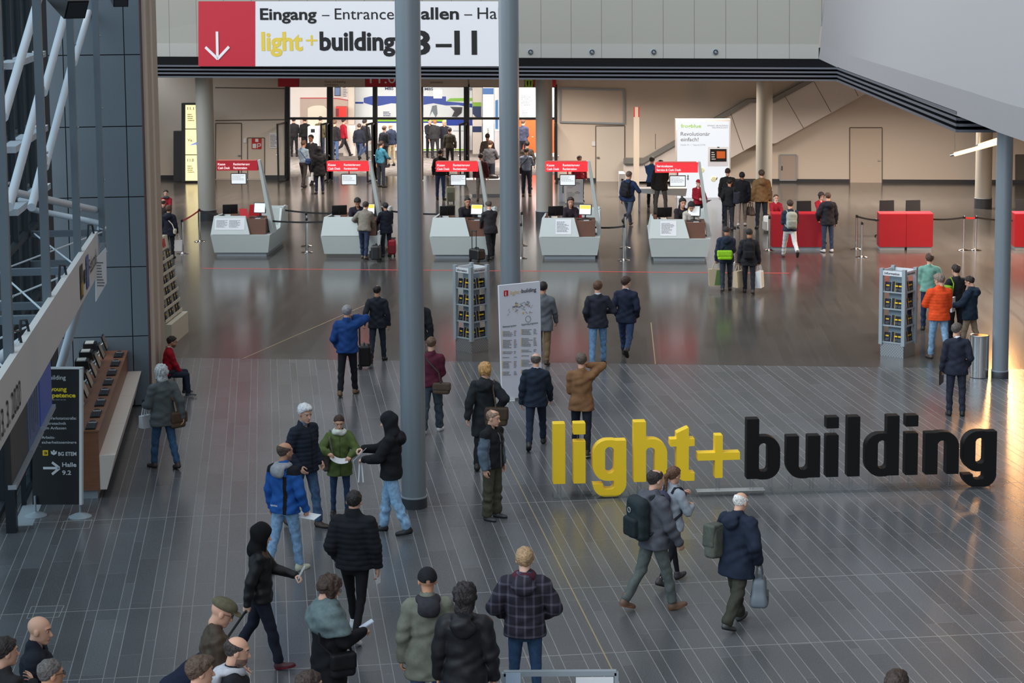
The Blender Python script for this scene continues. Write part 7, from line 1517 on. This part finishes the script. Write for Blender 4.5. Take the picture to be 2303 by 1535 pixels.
trolley(882, 576, 'red trolley case beside the big column', (150, 20, 36), 0, .22, .42, .3, handle=.5)
person('person in a dark suit and glasses at the third cash desk', 1104, 584, 454, -22, 'stepR', aL='desk', aR='desk', coat=(38, 37, 40), hem=.78, collar=.7, shirt=(220, 220, 222), hair='short', hc=(70, 62, 58), glasses=1, skin=0, pants=(28, 28, 32), shoe=(32, 30, 32), lean=10, pitch=18)
trolley(1073, 588, 'black pilot case with pull bars in front of the third cash desk', (28, 27, 28), 4, .44, .30, .26, handle=.86)
# ------------------------------------------------------------------ between the desks and the doors
A = person('person in a pale blue shirt with a bag strap outside the left doors', 684, 421, 316, 30, 'stepL', aR='belly', aL='belly', coat=(132, 150, 166), hem=.92, bulk=.004, hair='short', hc=(84, 62, 50), skin=1, pants=(48, 44, 44))
shoulder_bag(A, 'blue shoulder bag on the pale blue shirt', (44, 64, 108), 1, True, (.12, .05, .10), .98, .0, off=.2)
person('person in a dark suit with a tie outside the left doors', 702, 414, 303, -150, 'stepL', coat=(44, 44, 50), hem=.80, collar=.7, shirt=(214, 218, 224), hair='short', hc=(34, 29, 29), skin=2, pants=DARK)
A = person('person in a long black coat outside the left doors', 719, 436, 330, -20, 'stand', aL='carry', coat=(24, 24, 27), hem=.66, bulk=.045, hair='hood', hoodc=(24, 24, 27), pants=(32, 40, 58))
sheet(A['hL']-(0, 0, .12), 'pale bag beside the long black coat outside the doors', A['fwd'], UPZ, .18, .3, None, 'paper_bag', 'bag', .05)
person('person with a ponytail in a teal jumper behind the second desk sign', 858, 421, 317, 40, 'stand', aR='read', coat=(52, 112, 136), hem=.90, w=.92, hair='pony', hc=(54, 42, 38), skin=0, pants=(36, 42, 54))
person('person in a black jumper and jeans with a grey roller bag', 991, 449, 335, 14, 'stand', aR='carry', coat=(30, 28, 30), hem=.84, bulk=.02, hair='short', hc=(28, 25, 27), skin=1, pants=(42, 58, 88))
trolley(1014, 457, 'pale olive roller bag with a round top near the doors', (150, 152, 132), 0, .30, .52, .2, handle=.95)
person('person in a burgundy jacket and grey trousers behind the third desk sign', 1082, 452, 345, 0, 'stand', coat=(72, 32, 40), hair='short', hc=DBR, pants=(128, 120, 116), shoe=(80, 68, 58))
person('person in a grey shirt looking down near the thin column', 1103, 424, 317, 20, 'stand', aR='read', coat=(86, 88, 94), hem=.90, hair='short', hc=(70, 48, 40), pants=(42, 46, 58), pitch=26)
person('person in a dark brown jacket behind the grey shirt near the thin column', 1097, 404, 300, 6, 'stand', coat=(62, 56, 50), hair='crop', hc=(40, 34, 32), pants=DARK, skin=2)
A = person('person in a pale blue shirt with a black bag right of the thin column', 1184, 441, 332, 6, 'stand', aR='read', aL='belly', coat=(112, 124, 144), hem=.92, bulk=.006, hair='short', hc=(48, 40, 38), pants=(38, 42, 52), shoe=(84, 66, 50))
shoulder_bag(A, 'black shoulder bag on the blue shirt right of the thin column', (26, 26, 30), -1, True, (.12, .05, .11), .92, -.02, off=.2)
person('person in dark brown behind the blue shirt right of the thin column', 1186, 425, 317, 10, 'stand', coat=(60, 54, 50), hair='short', hc=(36, 32, 32), pants=DARK)
person('person in a red jacket behind the fourth desk sign', 1303, 452, 350, 170, 'stand', coat=(126, 26, 38), hair='short', hc=(40, 32, 32), pants=DARK, skin=2)
# ------------------------------------------------------------------ visitors inside the hall
for a in (('person in a dark suit at the far left stand in the hall, back turned', 662, 352, 264, 10, (40, 36, 38), (36, 34, 36), 'short', (50, 40, 36)), ('person in black bending over at the far left stand in the hall', 687, 352, 264, -30, (28, 26, 28), (30, 28, 30), 'short', (60, 46, 38)),
          ('person in navy behind the white display machine', 706, 338, 245, 180, (38, 42, 58), (40, 44, 60), 'long', (170, 132, 84)), ('person in an olive brown jacket beside the first mullion', 722, 356, 262, 20, (98, 86, 60), (48, 56, 78), 'short', (60, 48, 40)),
          ('person in a black jacket and jeans just inside the second door', 754, 362, 270, 30, (34, 30, 32), (70, 88, 120), 'short', (90, 66, 50)), ('person in a red jumper striding into the hall', 774, 352, 266, 60, (160, 30, 44), (44, 40, 44), 'short', (44, 36, 34)),
          ('person in a dark anorak entering the hall, left of a pair', 809, 362, 278, 10, (30, 32, 42), (48, 58, 80), 'short', (70, 52, 44)), ('person in a black jacket entering the hall, right of a pair', 821, 360, 268, 30, (40, 40, 46), (60, 74, 104), 'short', (40, 34, 32)),
          ('person in a dark suit reading inside the third door', 865, 376, 283, 40, (36, 38, 44), (38, 40, 48), 'short', (90, 66, 50)), ('person in a navy jacket and beige trousers in the hall', 880, 373, 277, -40, (40, 48, 66), (190, 172, 140), 'bald', (90, 66, 50)),
          ('person in a dark suit facing left of the blonde person in the hall', 967, 354, 266, 150, (36, 36, 40), (34, 34, 38), 'short', (70, 48, 40)), ('person in a dark suit with back turned in the hall centre', 979, 356, 269, -10, (44, 42, 44), (42, 40, 42), 'short', (150, 96, 62)),
          ('person with long blonde hair and a dark blazer in the hall', 1000, 352, 270, 190, (38, 38, 46), (40, 40, 46), 'long', (226, 190, 120)), ('person in a dark olive anorak with back turned in the hall', 1012, 378, 287, 6, (62, 58, 48), (38, 36, 36), 'short', (48, 38, 36)),
          ('person in a grey suit at the orange wall in the hall', 1177, 366, 268, 30, (62, 64, 84), (44, 44, 54), 'short', (96, 70, 54)), ('person in pale blue at the left edge of the hall doors', 654, 336, 240, 90, (70, 84, 110), (60, 64, 80), 'short', (90, 74, 60))):
    person(a[0], a[1], a[2], a[3], a[4], 'strideL' if 'strid' in a[0] or 'enter' in a[0] else 'stand', aR='belly' if 'suit' in a[0] else 'down', coat=a[5], pants=a[6], hair=a[7], hc=a[8], skin=0)
